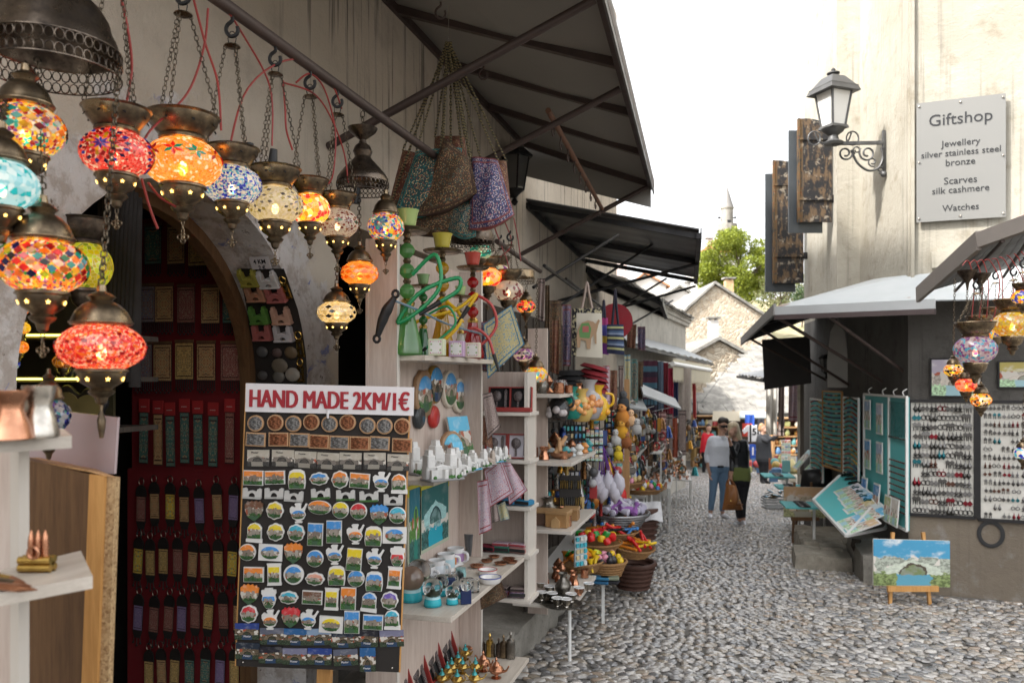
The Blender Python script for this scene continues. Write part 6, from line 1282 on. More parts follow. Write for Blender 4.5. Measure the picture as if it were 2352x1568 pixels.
 # ---- white bridge models on the second shelf
random.seed(5)
MODS=[(975,1085,.17,'largest white bridge model, at the near end of its shelf'),(1010,1100,.15,'white old town model on a green rocky base at the shelf edge'),(1030,1078,.12,'white bridge model behind the green rocky one'),(1040,1093,.09,'small white bridge model with a blue river'),(1062,1084,.085,'white bridge model with twin towers in the middle of the shelf'),(1078,1078,.09,'white bridge model with green trees and blue foot'),(1098,1072,.10,'tall white bridge model near the far panel'),(1120,1066,.08,'grey and red bridge model near the shelf end'),(1136,1060,.085,'plain white bridge model, last but one on its shelf'),(1150,1054,.08,'little white bridge model at the far shelf end')]
for i,(x,y,s,lab)in enumerate(MODS):
 p=sh(x,y,1.182);e=thing('bridge_model',lab,'figurine',p,PI/2+rnd(-.9,-.3),'bridge models on the second shelf');g=(.75,.74,.72)if i!=7 else(.5,.42,.36)
 bridge_fig(e,s,RESIN,g,None,s*.13)
 for q in range(7):h=rnd(.16,.34)*s;MB().box((0,0,h/2),(rnd(.10,.17)*s,rnd(.10,.16)*s,h),taper=rnd(.8,1)).obj('house',RESIN,e,loc=(rnd(-.45,.45)*s,-rnd(.16,.34)*s,.0),rz=rnd(-.3,.3),col=g)
 MB().box((0,-.12*s,.02*s),(1.1*s,.6*s,.07*s),bev=.02*s).obj('base',RESIN,e,col=((.28,.28,.29),(.30,.30,.30),(.1,.4,.6))[i%3])
 b=MB()
 for q in range(14):a=rnd(0,TAU);b.ball((rnd(-.5,.5)*s,-rnd(.2,.42)*s,.08*s),rnd(.04,.075)*s,6,4)
 b.obj('greenery',RESIN,e,60,col=(.05,.17,.03),kind='stuff')
def tilt_pic(name,lab,q,z,w,h,mat,lean,cat='picture',rz=PI/2-.35):
 p=sh(*q,z);e=thing(name,lab,cat,p,rot=(-lean,0,rz));MB().box((0,.005,h/2),(w,.010,h)).obj('panel',M('pale_stone_tile',(.55,.50,.45),.6),e);MB().slab([(-w/2,0),(w/2,0),(w/2,h),(-w/2,h)],-.004,.0).obj('picture',mat,e,None,'xz',col=(.10,.45,.68))
tilt_pic('tile_picture','painted tile of the bridge leaning at the back of the second shelf',(1068,1052),1.182,.16,.22,PIC,.25);tilt_pic('tile_picture','small painted tile of the bridge among the white models',(1060,1066),1.182,.07,.11,PIC,.3)
e=thing('round_plaque','round painted plaque on bark standing among the white models','plaque',sh(1036,1062,1.182)+Vector((0,0,.075)),PI/2-.35);MB().slab(circle(.08),-.01,.012,.004).obj('bark_rim',BARKW,e,50);MB().slab(circle(.066),-.015,-.008,.003).obj('picture',PIC,e,50,'xz',col=(.1,.42,.6))
# ---- batik prints on the back panel
for(x0,x1,y0,y1,m_,lab)in((940,963,1120,1290,PIC_GREEN,'green and yellow batik print half behind the magnet board'),(968,1028,1112,1250,PIC_TEAL,'teal batik print of the old bridge with a yellow border')):
 a,c=onx(x0,(y0+y1)/2,XB+.006),onx(x1,(y0+y1)/2,XB+.006);h=(y1-y0)*depth(a)/F;e=thing('batik_print',lab,'print',(a+c)/2,PI/2);w=(c-a).length;f=lambda g:[(-w/2-g,-h/2-g),(w/2+g,-h/2-g),(w/2+g,h/2+g),(-w/2-g,h/2+g)]
 MB().slab(f(.018),-.001,.003).obj('cloth',stripes('batik_border_'+m_.name,[(0,(.45,.50,.38)),(.12,(.40,.42,.32)),(.86,(.55,.50,.06))]),e,None,'xz');MB().slab(f(0),-.003,-.0012).obj('picture',m_,e,None,'xz')
 # ---- mugs, snow globes and glass blocks
Z3=.632;MUG=[(.9,0),(.98,.04),(1,.2),(1,1.9),(1.02,2.0),(.93,1.98),(.9,.3),(.2,.2)]
for i,(x,y,r,c,n)in enumerate(((952,1338,.042,(.75,.75,.76),'plain white'),(974,1322,.042,(.72,.76,.80),'white and blue'),(992,1308,.044,(.45,.62,.68),'pale turquoise'),(1018,1294,.044,(.40,.24,.45),'purple printed'))):
 pot('mug','%s mug, %s in the row on the globe shelf'%(n,ordl(i,4)),'mug',sh(x,y,Z3),MUG,r,CERAM,(.75,.74,.74),24,'mugs on the globe shelf',[('printed_band',lambda b,s:b.lathe([(1.015*s,.5*s),(1.02*s,.55*s),(1.02*s,1.4*s),(1.015*s,1.45*s)],24,cap=False),PAINT,c),('handle',handle(1.0,1.0,.6,.16,rnd(-.5,.8),.55),CERAM,(.75,.74,.74))])
GB=[(945,1378,.054,'large dark snow globe by the magnet board',(.30,.22,.18)),(962,1360,.055,'large clear snow globe behind the dark one',None),(994,1390,.043,'snow globe on a turquoise foot, nearest the shelf front',None),(1013,1366,.034,'snow globe on a dark foot behind the front pair',None),(1039,1386,.030,'small snow globe at the front shelf edge',None),(1051,1372,.028,'small snow globe behind the front one',None)]
for x,y,r,lab,tc in GB:
 e=thing('snow_globe',lab,'snow globe',sh(x,y,Z3),rnd(0,1),'snow globes');MB().lathe([(.86*r,0),(.9*r,.05*r),(.84*r,.5*r),(.74*r,.95*r),(.6*r,1.0*r)],24).obj('foot',PIC_CARD if False else stripes('turquoise_glaze',[(0,(.02,.30,.36)),(.2,(.03,.42,.50)),(.75,(.40,.66,.70))],1,.25),e,50,'xz');MB().ball((0,0,1.75*r),r,24,16).obj('glass_ball',GLASS if tc is None else tint_glass('amber_smoke',(.55,.42,.34)),e,180)
 MB().lathe([(.55*r,1.0*r),(.5*r,1.3*r),(.2*r,1.5*r),(.02*r,1.9*r)],10).obj('little_scene',RESIN,e,40,col=(.16,.22,.10))
for i,(x,y,w,h)in enumerate(((1004,1350,.075,.055),(1030,1345,.09,.05),(1050,1335,.055,.045),(1086,1360,.055,.06),(1072,1352,.06,.05))):
 e=thing('glass_block','clear engraved glass block, %s'%['behind the front snow globe','widest of the blocks','beside the blue case','at the front by the ashtrays','next to the front block'][i],'glass block',sh(x,y,Z3+.001),rnd(.2,.6),'glass blocks');MB().box((0,0,h/2),(w,.045,h),bev=.005).obj('block',GLASS,e);MB().box((0,0,h*.35),(w*.5,.012,h*.35),taper=.5).obj('engraving',FROST,e)
for i,(x,y,s)in enumerate(((1070,1384,.045),(1036,1352,.038),(1010,1345,.036))):e=thing('blue_case','navy blue velvet case %s'%['holding a crystal ball at the front','behind the small snow globe','between the snow globes'][i],'box',sh(x,y,Z3),.4,'navy cases');MB().box((0,0,s*.6),(s,s,s*1.2),bev=.002).obj('case',CLOTH,e,col=(.02,.035,.12));MB().ball((0,0,s*1.2+s*.42),s*.5,16,10).obj('crystal_ball',GLASS,e,180)if i==0 else MB().box((0,0,s*1.22),(s*1.02,s*1.02,.004)).obj('lid',CLOTH,e,col=(.02,.04,.13))
for i,(x,y)in enumerate(((1066,1268),(1056,1266))):pot('frosted_tumbler','tall frosted tumbler with a printed view, %s'%['front one','rear one'][i],'tumbler',sh(x,y+3,Z3),[(.8,0),(.85,.1),(1,2.9),(1.0,3.0),(.95,2.9),(.75,.2)],.04,tint_glass('milky_glass',(.6,.62,.64)),None,20,'frosted tumblers')
ASH=[(.9,0),(1,.1),(1.05,.5),(1.0,.55),(.9,.5),(.8,.2),(.2,.18)]
for i,(x,y,r,n,c)in enumerate(((1118,1337,.05,'white enamel ashtray with a blue rim',(.72,.70,.68)),(1112,1318,.045,'white enamel ashtray with a red rim',(.72,.68,.66)))):pot('ashtray',n,'ashtray',sh(x+8,y,Z3),ASH,r,CERAM,c,24,None,[('rim',lambda b,s:b.tube([(1.03*s*math.cos(a),1.03*s*math.sin(a),.54*s)for a in[TAU*k/24 for k in range(24)]],.05*s,5,closed=True),PAINT,[(.05,.08,.3),(.4,.03,.03)][i])])
for i,(x,y)in enumerate(((1095,1302),(1118,1290),(1150,1296),(1168,1286),(1135,1280),(1175,1292))):pot('copper_ashtray','small copper ashtray, %s by the far shelf end'%ordl(i,6),'ashtray',sh(x,y,Z3),[(.8,0),(1,.1),(1.1,.35),(1.25,.4),(1.0,.36),(.7,.15)],rnd(.025,.032),COPPER,None,8,'copper ashtrays')
pot('small_jar','little jar with a turquoise rim and painted bridge','jar',sh(1058,1330,Z3),[(.8,0),(1,.2),(1.05,1.2),(.9,1.8),(1.0,2.1),(.85,2.1)],.026,CERAM,(.25,.45,.45));pot('printed_glass','shot glass with orange print near the mugs','glass',sh(1033,1300,Z3),[(.8,0),(1,.1),(1.1,2.6),(1.0,2.6),(.8,.3)],.02,CERAM,(.62,.24,.06))
# ---- bottom shelf: lamps, mills, mirror boxes
Z4=.092
def genie(label,q,s,m_,acc):
 e=thing('oil_lamp',label,'oil lamp',sh(*q,Z4),rnd(-.6,.2),'brass oil lamps');MB().lathe([(.32*s,0),(.34*s,.04*s),(.12*s,.12*s),(.12*s,.22*s),(.42*s,.38*s),(.5*s,.55*s),(.40*s,.72*s),(.2*s,.85*s)],16).obj('body',m_,e,40);MB().lathe([(.24*s,.83*s),(.2*s,.95*s),(.06*s,1.1*s),(.09*s,1.2*s),(.02*s,1.35*s)],12).obj('lid',acc,e,40)
 b=MB();b.tube(smooth_path([(.4*s,0,.5*s),(.75*s,0,.62*s),(.95*s,0,.95*s)],4),[.12*s,.11*s,.10*s,.085*s,.07*s,.06*s,.05*s,.05*s,.05*s],7);b.obj('spout',m_,e,60);b=MB();b.tube(smooth_path([(-.45*s,0,.6*s),(-.8*s,0,.85*s),(-.7*s,0,.35*s),(-.4*s,0,.4*s)],4),.04*s,5);b.obj('handle',m_,e,60)
ENAM=M('enamel_spots',(.05,.30,.30),.3,.4,var=.9,sc=60)
gl=[(1000,1525),(1022,1508),(1055,1512),(1000,1552),(1032,1545),(1062,1545),(1092,1545),(1015,1572),(1050,1575),(1090,1572)]
for i,q in enumerate(gl):genie('gilt oil lamp with turquoise enamel lid, %s'%(['rear left','rear middle','rear right','second row left','second row middle','second row right','second row far right','front row left','front row middle','front row right'][i]),q,.062,GOLD,ENAM)
for i,q in enumerate(((1018,1480),(1050,1492),(1078,1500),(1110,1540),(1140,1556))):genie('dark copper oil lamp on a tall foot, %s'%ordl(i,5),q,.078,COPPER,COPPER)
for i,(x,y,h)in enumerate(((1062,1452,.11),(1082,1450,.10),(1100,1458,.11),(1122,1456,.10),(1140,1470,.10),(1158,1475,.10),(1105,1490,.13),(1130,1500,.12),(1148,1505,.10),(1166,1498,.12),(1190,1490,.14),(1098,1470,.11))):
 m_=(BRONZE,BRASS,PEWTER,GOLD)[i%4 if i>5 else i%2];pot('pepper_mill','%s pepper mill, %s on the bottom shelf'%(['dark bronze','antique brass','pewter','bright brass'][[BRONZE,BRASS,PEWTER,GOLD].index(m_)],ordl(i,12)),'pepper mill',sh(x,y,Z4),[(.16,0),(.17,.02),(.16,.5),(.17,.52),(.15,.66),(.08,.70),(.04,.74),(.04,.84),(.07,.88),(.03,.96),(.01,1.0)],h*1.05,m_,None,14,'pepper mills')
def mirror_box(label,p,rot,s,case,inner,m_,grp):
 """hinged gift box holding a hand mirror and comb"""
 e=thing('mirror_gift_box',label,'gift box',p,rot=rot,group=grp);w,h=s,s*1.12
 for x,ww,z,hh in((-w/2,.006,h/2,h),(w/2,.006,h/2,h),(0,w,.003,.006),(0,w,h-.003,.006)):MB().box((x,-.008,z),(ww,.026,hh)).obj('case_side',case,e)
 MB().box((0,.004,h/2),(w,.003,h)).obj('lining',inner,e);MB().slab(loop2(-.14*w,.62*h,circle(.22*w,18,.25*w)),-.014,-.004,.003).obj('mirror',m_,e,50);MB().slab([(-.19*w,.1*h),(-.09*w,.1*h),(-.10*w,.4*h),(-.18*w,.4*h)],-.012,-.004).obj('mirror_handle',m_,e);MB().slab([(.22*w,.12*h),(.34*w,.12*h),(.36*w,.85*h),(.30*w,.92*h),(.22*w,.85*h)],-.012,-.004,.002).obj('comb',m_,e);return e
REDBOX=M('red_box',(.30,.035,.03),.5);JEWEL=M('jewelled_metal',(.14,.12,.12),.3,.6,var=.8,sc=160,bump=.8,bsc=240);BLKV=M('black_velvet',(.012,.012,.013),.95);WSAT=M('white_satin',(.62,.60,.66),.5)
for i in range(5):
 p=Vector((-1.43,3.12+.19*i,.092));mirror_box('open red box with jewelled mirror, %s of five on the bottom shelf'%ordl(i,5),p+Vector((-.02,0,.015)),(-.35,0,PI/2-.1),.16,REDBOX,BLKV,JEWEL,'red mirror boxes on the bottom shelf')
for i,(x,y,z,cs,inn)in enumerate(((1148,944,1.408,REDBOX,BLKV),(1197,944,1.408,REDBOX,BLKV),(1140,1049,1.144,REDBOX,WSAT),(1192,1049,1.144,REDBOX,WSAT),(1176,1152,.886,REDBOX,WSAT))):
 p=sh(x,y,z);p=ony(x,y,Y2+.05);p.z=z;mirror_box('red box with %s and mirror set, %s'%(['black velvet','white satin'][i>1],['top left of the narrow shelves','top right of the narrow shelves','second shelf left','second shelf right','third shelf'].__getitem__(i)),p,(-.12,0,.05),.122,cs,inn,JEWEL,'mirror boxes on the narrow shelves')
for i,(x,w)in enumerate(((1150,.12),(1197,.12))):tag(MB().box((0,0,.012),(w,.05,.024),bev=.002).obj('box_lid',REDBOX,None,loc=Vector((*ony(x,944,Y2).xy,1.408))),'flat red box lid on the top narrow shelf, %s'%['left','right'][i],'box lid')
WAL=[(1165,1150,.886,(.03,.19,.36),'blue wallet, left of the pair on the third narrow shelf'),(1203,1152,.886,(.03,.22,.40),'blue wallet, right of the pair on the third narrow shelf'),(1152,1258,.62,(.03,.18,.12),'green patterned notebook on the fourth narrow shelf'),(1192,1258,.62,(.4,.2,.18),'red and white patterned notebook on the fourth narrow shelf'),(1122,1258,.62,(.25,.02,.04),'dark red wallet stack at the left of the fourth narrow shelf'),(1150,1356,.374,(.10,.05,.07),'dark patterned purse, left on the lowest narrow shelf'),(1192,1356,.374,(.12,.07,.06),'brown patterned purse, right on the lowest narrow shelf')]
for i,(x,y,z,c,lab)in enumerate(WAL):
 p=ony(x,y,Y2+.03);p.z=z;e=thing('wallet',lab,'wallet',p,rnd(-.3,.2));MB().box((0,0,.018),(.105,.07,.03),bev=.006).obj('cover',FAB_BLUE if i>4 else CLOTH,e,None,'xz',col=c);MB().box((0,-.033,.018),(.1,.008,.018)).obj('edge',BLACKC,e)
 if i in(2,3,5,6):MB().box((0,0,.044),(.10,.066,.02),bev=.005).obj('second_cover',FAB_GREY if i>4 else FAB_PINK,e,None,'xy')
 # ---- hanging brocades between the shelf units
HB=[((1110,745),(1175,700),(1205,790),(1120,870),FAB_GOLD,'gold and blue brocade cloth hung by the hookahs',4.15),((1105,740),(1130,735),(1130,850),(1108,850),FAB_BLUE,'narrow blue brocade strip behind the gold one',4.2),((1108,905),(1130,900),(1150,980),(1120,1010),FAB_GREY,'grey brocade pouch hanging in front of the watch boxes',4.1),((1110,960),(1128,950),(1132,1030),(1108,1020),FAB_RED,'rust brocade pouch low behind the grey pouch',4.15),((1112,1080),(1150,1050),(1180,1130),(1125,1165),FAB_PINK,'pink and red brocade mat, upper left of the hanging mats',4.0),((1155,1060),(1172,1062),(1212,1125),(1170,1160),FAB_PINK,'pink brocade mat tilted to the right',4.1),((1096,1105),(1120,1100),(1130,1215),(1100,1228),FAB_PINK,'long pink and red brocade strip hanging lowest',3.98),((1125,1160),(1140,1150),(1148,1195),(1130,1200),FAB_GREY,'dark brocade strip behind the long pink one',4.12),((1142,1160),(1160,1150),(1172,1190),(1150,1196),FAB_GOLD,'olive gold brocade strip behind the mats',4.15),((1100,1345),(1150,1330),(1165,1370),(1105,1400),FAB_BROWN,'brown and red brocade mat under the lowest narrow shelf',4.1)]
for a,b_,c,d,m_,lab,D in HB:
 q=P(*a,D);tag(drape('brocade_cloth',[Vector((0,0,0)),P(*b_,D)-q,P(*c,D-.02)-q,P(*d,D-.02)-q],m_,None,1.2,.006,q),lab,'cloth','hanging brocades')
 # ---- carpet bags on cords
def bag(label,tl,tr,br,bl,D,m_,th=.045,cords=2):
 cx,cy=sum(q[0]for q in(tl,tr,br,bl))/4,sum(q[1]for q in(tl,tr,br,bl))/4;tl,tr,br,bl=[(cx+(q[0]-cx)*1.2,cy+(q[1]-cy)*1.06)for q in(tl,tr,br,bl)];o=P(*tl,D);e=thing('carpet_bag',label,'bag',o,0,'carpet bags on cords');pillow('body',[Vector((0,0,0)),P(*tr,D)-o,P(*br,D)-o,P(*bl,D)-o],th,m_,e,n=10,sag=.03)
 top=P(1030+rnd(-5,5),96,3.95)-o
 for q in(tl,tr)[:cords]:
  s_=P(*q,D)-o;b=MB()
  for k in range(2):b.tube([top+(s_-top)*(i/44)+Vector((.004*math.cos(i*1.5+PI*k),.004*math.sin(i*1.5+PI*k),-.0*math.sin(PI*i/44)))for i in range(45)],.0032,4)
  b.obj('cord',CORD,e,60,kind='stuff')
CORD=NT('gold_black_cord');CORD=CORD.set(CORD.mix(CORD.math('GREATER_THAN',CORD.math('SINE',CORD.math('MULTIPLY',CORD.sep(CORD.co('Object'))[2],420)),0),(.02,.017,.013),(.22,.17,.075)),.7)
for a in(((930,350),(1000,372),(1000,505),(896,500),4.05,FAB_RED,'brown and red carpet bag at the left of the bunch'),((962,352),(1050,345),(1042,470),(918,492),3.92,FAB_TEAL,'teal and gold carpet bag in the middle of the bunch'),((1022,322),(1074,372),(1088,440),(972,492),3.86,FAB_BROWN,'olive carpet bag with a teal bottom border'),((1005,318),(1062,318),(1075,425),(1000,420),4.1,FAB_RED,'dark red carpet bag at the back of the bunch'),((1088,366),(1140,372),(1172,490),(1084,522),3.9,FAB_BLUE,'blue and pink carpet bag at the right of the bunch'),((1112,376),(1160,374),(1170,492),(1125,505),4.02,FAB_RED,'red bordered carpet bag behind the blue one'),((918,462),(1086,452),(1080,524),(935,530),3.98,FAB_BROWN,'long brown carpet bag lying lowest in the bunch'),((1040,470),(1092,462),(1088,540),(1030,522),3.95,FAB_TEAL,'peacock teal carpet bag low behind the blue one')):bag(a[6],*a[:4],a[4],a[5],.075)
tag(MB().tube([(0,0,0),P(1030,96,3.95)-P(1031,14,3.92)],.0015,4).obj('hanging_wire',SILVER,None,loc=P(1031,14,3.92)),'thin wire from the awning hook to the bag cords','wire')
# ================================================================ near left corner: stand, cabinet and pots
u0=thing('corner_stand','pale shelf stand with pots and brass figures at the lower left','shelf unit',P(60,1500,1.15));
def slabP(name,pts,z,t,mat,e):q=[onz(x,y,z)for x,y in pts];return pl(MB().sheet(*q,t).obj(name,mat),e)
zA=P(165,998,1.22).z;zB=P(213,1320,1.22).z
a,c=P(165,1000,1.22),P(-260,1030,1.0);
for(px_,py_,zz,D0)in((165,1000,zA,1.22),(213,1322,zB,1.22)):
 p1=P(px_,py_,D0);p2=P(-330,py_+(45 if zz>1 else 120),D0*.82);p2.z=zz;p3=p2+Vector((-.05,.25,0));p4=p1+Vector((-.16,.14,0));pl(MB().sheet(p2,p1,p4,p3,.019).obj('shelf',OAKH),u0)
for x0,x1 in((33,58),):p,q=P(x0,1030,1.30),P(x1,1030,1.30);pl(MB().box(((p.x+q.x)/2,(p.y+q.y)/2,.75),((q-p).length,.02,1.5)).obj('upright',WHITEB,None,rz=0),u0);pl(MB().sheet(P(-300,1700,1.31),P(33,1700,1.31),P(33,1035,1.31),P(-300,1035,1.31),.01).obj('side_panel',OAK),u0)
CUP=[(.62,0),(.72,.05),(.62,.5),(.42,1.0),(.46,1.3),(.60,1.5),(.62,1.65),(.54,1.65),(.40,1.3),(.3,.3)]
pot('copper_pot','copper coffee pot at the left edge of the upper corner shelf','coffee pot',Vector((*P(22,1010,1.12).xy,zA)),CUP,.042,COPPER);pot('silver_pot','silver embossed coffee pot on the upper corner shelf','coffee pot',Vector((*P(90,1000,1.16).xy,zA)),[(.60,0),(.66,.05),(.66,.2),(.56,.7),(.42,1.15),(.5,1.5),(.56,1.75),(.57,1.9),(.5,1.88),(.4,1.2)],.040,SILVER,None,24,None,[('handle',handle(.45,1.2,.4,.05,PI*.9,.5),SILVER,None)])
e=thing('bullet_figure','brass figure made of cartridge cases on the lower corner shelf','figurine',P(80,1330,1.24),TH)
for z in range(3):MB().cyl((-.025,0,.006+.012*z),(.025,0,.006+.012*z),.006,.006,10).cyl((-.025,.012,.006+.012*z),(.025,.012,.006+.012*z),.006,.006,10).obj('cartridge',GOLD,e,50)
for i in range(3):MB().lathe([(.005,0),(.005,.022),(.004,.03),(.001,.04)],10).obj('bullet',COPPER,e,50,loc=(-.008+.011*i,.004,.036))
b=MB();b.tube([(.008*math.cos(t),-.004,.042+.009*math.sin(t))for t in[TAU*i/12 for i in range(12)]],.003,5,closed=True);b.obj('ring',COPPER,e,60)
for i in range(3):p=P(28+i*9,1340+i*10,1.16-.02*i);e=thing('bullet_pen','brass bullet pen lying on the lower corner shelf, %s'%ordl(i,3),'pen',p,-.2+.1*i,'bullet pens');MB().cyl((-.09,0,.006),(.0,0,.006),.006,.006,10).obj('barrel',(GOLD,BRASS,COPPER)[i],e,50);MB().cyl((0,0,.006),(.03,0,.006),.006,.001,10).obj('tip',COPPER,e,50)
cb=thing('wooden_cabinet','brown wooden cabinet with an orange pine edge and chipboard side','cabinet',P(160,1568,1.75))
for nm,pts,D1,D2,m_ in(('door',[(40,1050),(210,1090),(190,1800),(40,1800)],1.70,1.62,DKWOOD),('pine_edge',[(205,1088),(240,1093),(214,1800),(178,1800)],1.62,1.62,PINE),('chipboard_edge',[(241,1094),(265,1098),(240,1800),(215,1800)],1.63,1.63,CHIP)):
 q=[P(x,y,D1 if i in(0,3)else D2)for i,(x,y)in enumerate(pts)];pl(MB().sheet(q[3],q[2],q[1],q[0],.02).obj(nm,m_),cb)
q=[P(40,1050,1.72),P(210,1080,1.62),P(265,1094,1.63),P(150,1050,1.95)];pl(MB().sheet(*q,.004).obj('top',MIDWOOD),cb)
tag(MB().sheet(*[Vector(v)-P(60,1080,1.8)for v in(P(20,1075,1.85),P(262,1088,1.72),P(270,958,1.72),P(20,930,1.85))],.006).obj('plastic_sheet',M('mauve_plastic',(.42,.33,.34),.12,var=.06,bump=.02),None,loc=P(60,1080,1.8)),'glossy mauve plastic sheet behind the cabinet top','panel')
# dark shelves with light strips inside the arch
ds=thing('dark_shelves','dark wooden shelves with yellow light strips inside the arch','shelf unit',P(110,900,3.05))
for y in(765,865,985):p,q=P(-60,y,3.0),P(235,y,3.0);pl(MB().sheet(p,q,q+Vector((0,.3,0)),p+Vector((0,.3,0)),.02).obj('shelf',DOORW),ds);(pl(MB().bar(p+Vector((0,-.004,-.008)),q+Vector((0,-.004,-.008)),.007).obj('light_strip',LED),ds)if y<900 else None)
pl(MB().sheet(P(-60,1050,3.3),P(260,1050,3.3),P(260,560,3.3),P(-60,560,3.3),.02).obj('back',M('olive_back',(.06,.05,.02),.8),None),ds)
for i,(x,y,r)in enumerate(((155,930,42),(205,935,40),(150,845,24),(60,935,36))):e=thing('framed_plate','dark bordered plate on the inner shelves, %s'%['below the red lantern tip','right of the bordered plates','on the upper shelf','leftmost'][i],'plate',P(x,y,3.0),TH,'plates on the dark shelves');s=3.0/F;MB().slab([(r*s*(1+.12*math.sin(5*t))*math.cos(t),r*s*(1+.12*math.sin(5*t))*math.sin(t))for t in[TAU*k/40 for k in range(40)]],-.01,.01,.004).obj('rim',BLACKM,e,50);MB().slab(circle(r*s*.72),-.014,-.008).obj('centre',M('ochre_glaze',(.20,.16,.06),.4),e)
for i in range(9):x=228+i*9;q=P(x,560+i*12,2.75);tag(drape('leather_strap',[Vector((0,0,.3)),Vector((.05,0,.3)),Vector((.05,-.02,-.35)),Vector((0,-.02,-.35))],CLOTH,None,1,.012,q,(.012,.009,.008)),'dark hanging scarf in the shade inside the arch, %s'%ordl(i,9),'scarf','dark scarves inside the arch')
# ================================================================ middle of the left side
random.seed(31)
JUG=[(.35,0),(.45,.05),(.62,.4),(.66,.7),(.5,1.05),(.28,1.25),(.26,1.5),(.42,1.75),(.36,1.75),(.2,1.4)]
def fruit_jug(label,q,D,s,col,fruit):
 e=pot('pottery_jug',label,'jug',P(*q,D),JUG,s,CERAM,col,18,'painted pottery jugs',[('handle',handle(.45,1.0,.35,.07,rnd(0,3),.35),CERAM,col)])
 for i in range(6):a=rnd(-2.6,-.3);z=rnd(.35,.95);MB().ball((.60*s*math.cos(a),.60*s*math.sin(a),z*s),rnd(.15,.22)*s,10,7).obj('fruit_relief',CERAM,e,60,col=fruit)
for a in(((1283,965),5.7,.13,(.02,.02,.022),(.55,.5,.5),'black pottery jug with pale fruit'),((1312,962),5.8,.135,(.01,.22,.17),(.75,.35,.12),'teal pottery jug with orange fruit'),((1335,968),5.9,.14,(.62,.42,.12),(.75,.34,.10),'ochre pottery jug with orange fruit'),((1352,962),6.0,.17,(.38,.37,.38),(.72,.32,.12),'tall grey pottery jug with orange fruit'),((1370,965),6.1,.155,(.70,.42,.02),(.78,.36,.02),'yellow pottery jug with a spout')):fruit_jug(a[5],*a[:5])
for i,(x,y)in enumerate(((1254,898),(1284,898))):q=onz(x,y,1.487);e=thing('mosaic_bowl',['green','silver'][i]+' mirror mosaic candle bowl on the top of the third unit','bowl',q);MB().lathe([(.036,0),(.06,.006),(.075,.048),(.06,.09),(.05,.092)],18,cap=False).obj('bowl',mosaic('bowl_glass_%d'%i,[(.35,.5,.42),(.6,.65,.6),BLK]if i==0 else[(.6,.6,.6),WHT,MAR,BLK],130,transp=.1),e,180)
for i,(x,y)in enumerate(((1248,1046),(1290,1052))):
 q=onz(x,y,1.029);e=pot('clay_bowl','brown clay bowl with a little clay village, %s'%['left','right'][i],'bowl',q,[(.6,0),(.95,.25),(1,.5),(.92,.5),(.5,.3)],.085,M('brown_clay',(.26,.12,.06),.5),None,20,'clay village bowls')
 for k in range(5):MB().cyl((rnd(-.05,.05),rnd(-.045,.045),.035),(rnd(-.05,.05),rnd(-.04,.04),rnd(.09,.16)),.020,.014,8).obj('clay_tower',M('tan_clay',(.50,.29,.14),.7),e,50)
for i,(x,y,w,h,c)in enumerate(((1240,1203,.17,.11,(.10,.05,.03)),(1283,1208,.155,.115,(.36,.20,.08)),(1312,1192,.11,.09,(.30,.16,.06)),(1290,1180,.09,.05,(.12,.13,.11)))):q=onz(x,y,.572);e=thing('wooden_box',['dark brown carved box with a tan lid','tan wooden box with a little house front','small brown wooden box at the back','dark green box behind the wooden ones'][i],'box',q,rnd(-.1,.15));MB().box((0,0,h*.4),(w,.12,h*.8),bev=.003).obj('box',PAINT,e,col=c);MB().box((0,0,h*.88),(w*1.05,.13,h*.2),bev=.003).obj('lid',PAINT,e,col=(.40,.24,.11));(MB().slab([(-.03,0),(.03,0),(.03,.05),(0,.075),(-.03,.05)],-.075,-.058).obj('house_front',PAINT,e,col=(.48,.30,.14))if i==1 else None)
for i,(x,y,r)in enumerate(((1262,1375,.13),(1290,1388,.14))):tag(MB().lathe([(.9*r,0),(r,.012),(.97*r,.012),(.9*r,.005)],26).obj('round_tray',PEWTER,None,40,loc=onz(x,y,.070)),'round pewter tray of coffee cups, %s'%['rear','front'][i],'tray')
for i,(x,y)in enumerate(((1243,1352),(1262,1362),(1244,1376),(1268,1378),(1280,1390),(1300,1392),(1312,1380),(1300,1356),(1330,1365),(1352,1355))):pot('coffee_cup','%s coffee cup with white lining, %s in front of the third unit'%(['silver','copper'][i in(7,8)],ordl(i,10)),'cup',onz(x,y,.075),[(.5,0),(.45,.1),(.8,.5),(.9,1.2),(1.0,1.3),(.93,1.3),(.6,.45)],.040,COPPER if i in(7,8)else SILVER,None,16,'coffee cups',[('lining',lambda b,s:b.lathe([(1.02*s,1.27*s),(1.0*s,1.36*s),(.88*s,1.32*s),(.7*s,.7*s),(.1*s,.6*s)],16),CERAM,(.78,.78,.78))])
for i,(x,y)in enumerate(((1252,1338),(1320,1342))):pot('coffee_pot','copper long-handled coffee pot, %s'%['behind the rear tray','behind the front tray'][i],'coffee pot',onz(x,y,.070),CUP,.045,COPPER,None,16,None,[('long_handle',lambda b,s:b.tube([(-.5*s,0,1.4*s),(-1.6*s,.3*s,2.0*s)],.07*s,6),COPPER,None)])
def dec(name,label,cat,p,me,mat,rz=0,group=None,col=None,rot=None):return tag(O(name,me,mat,None,p,rz,col,rot),label,cat,group)
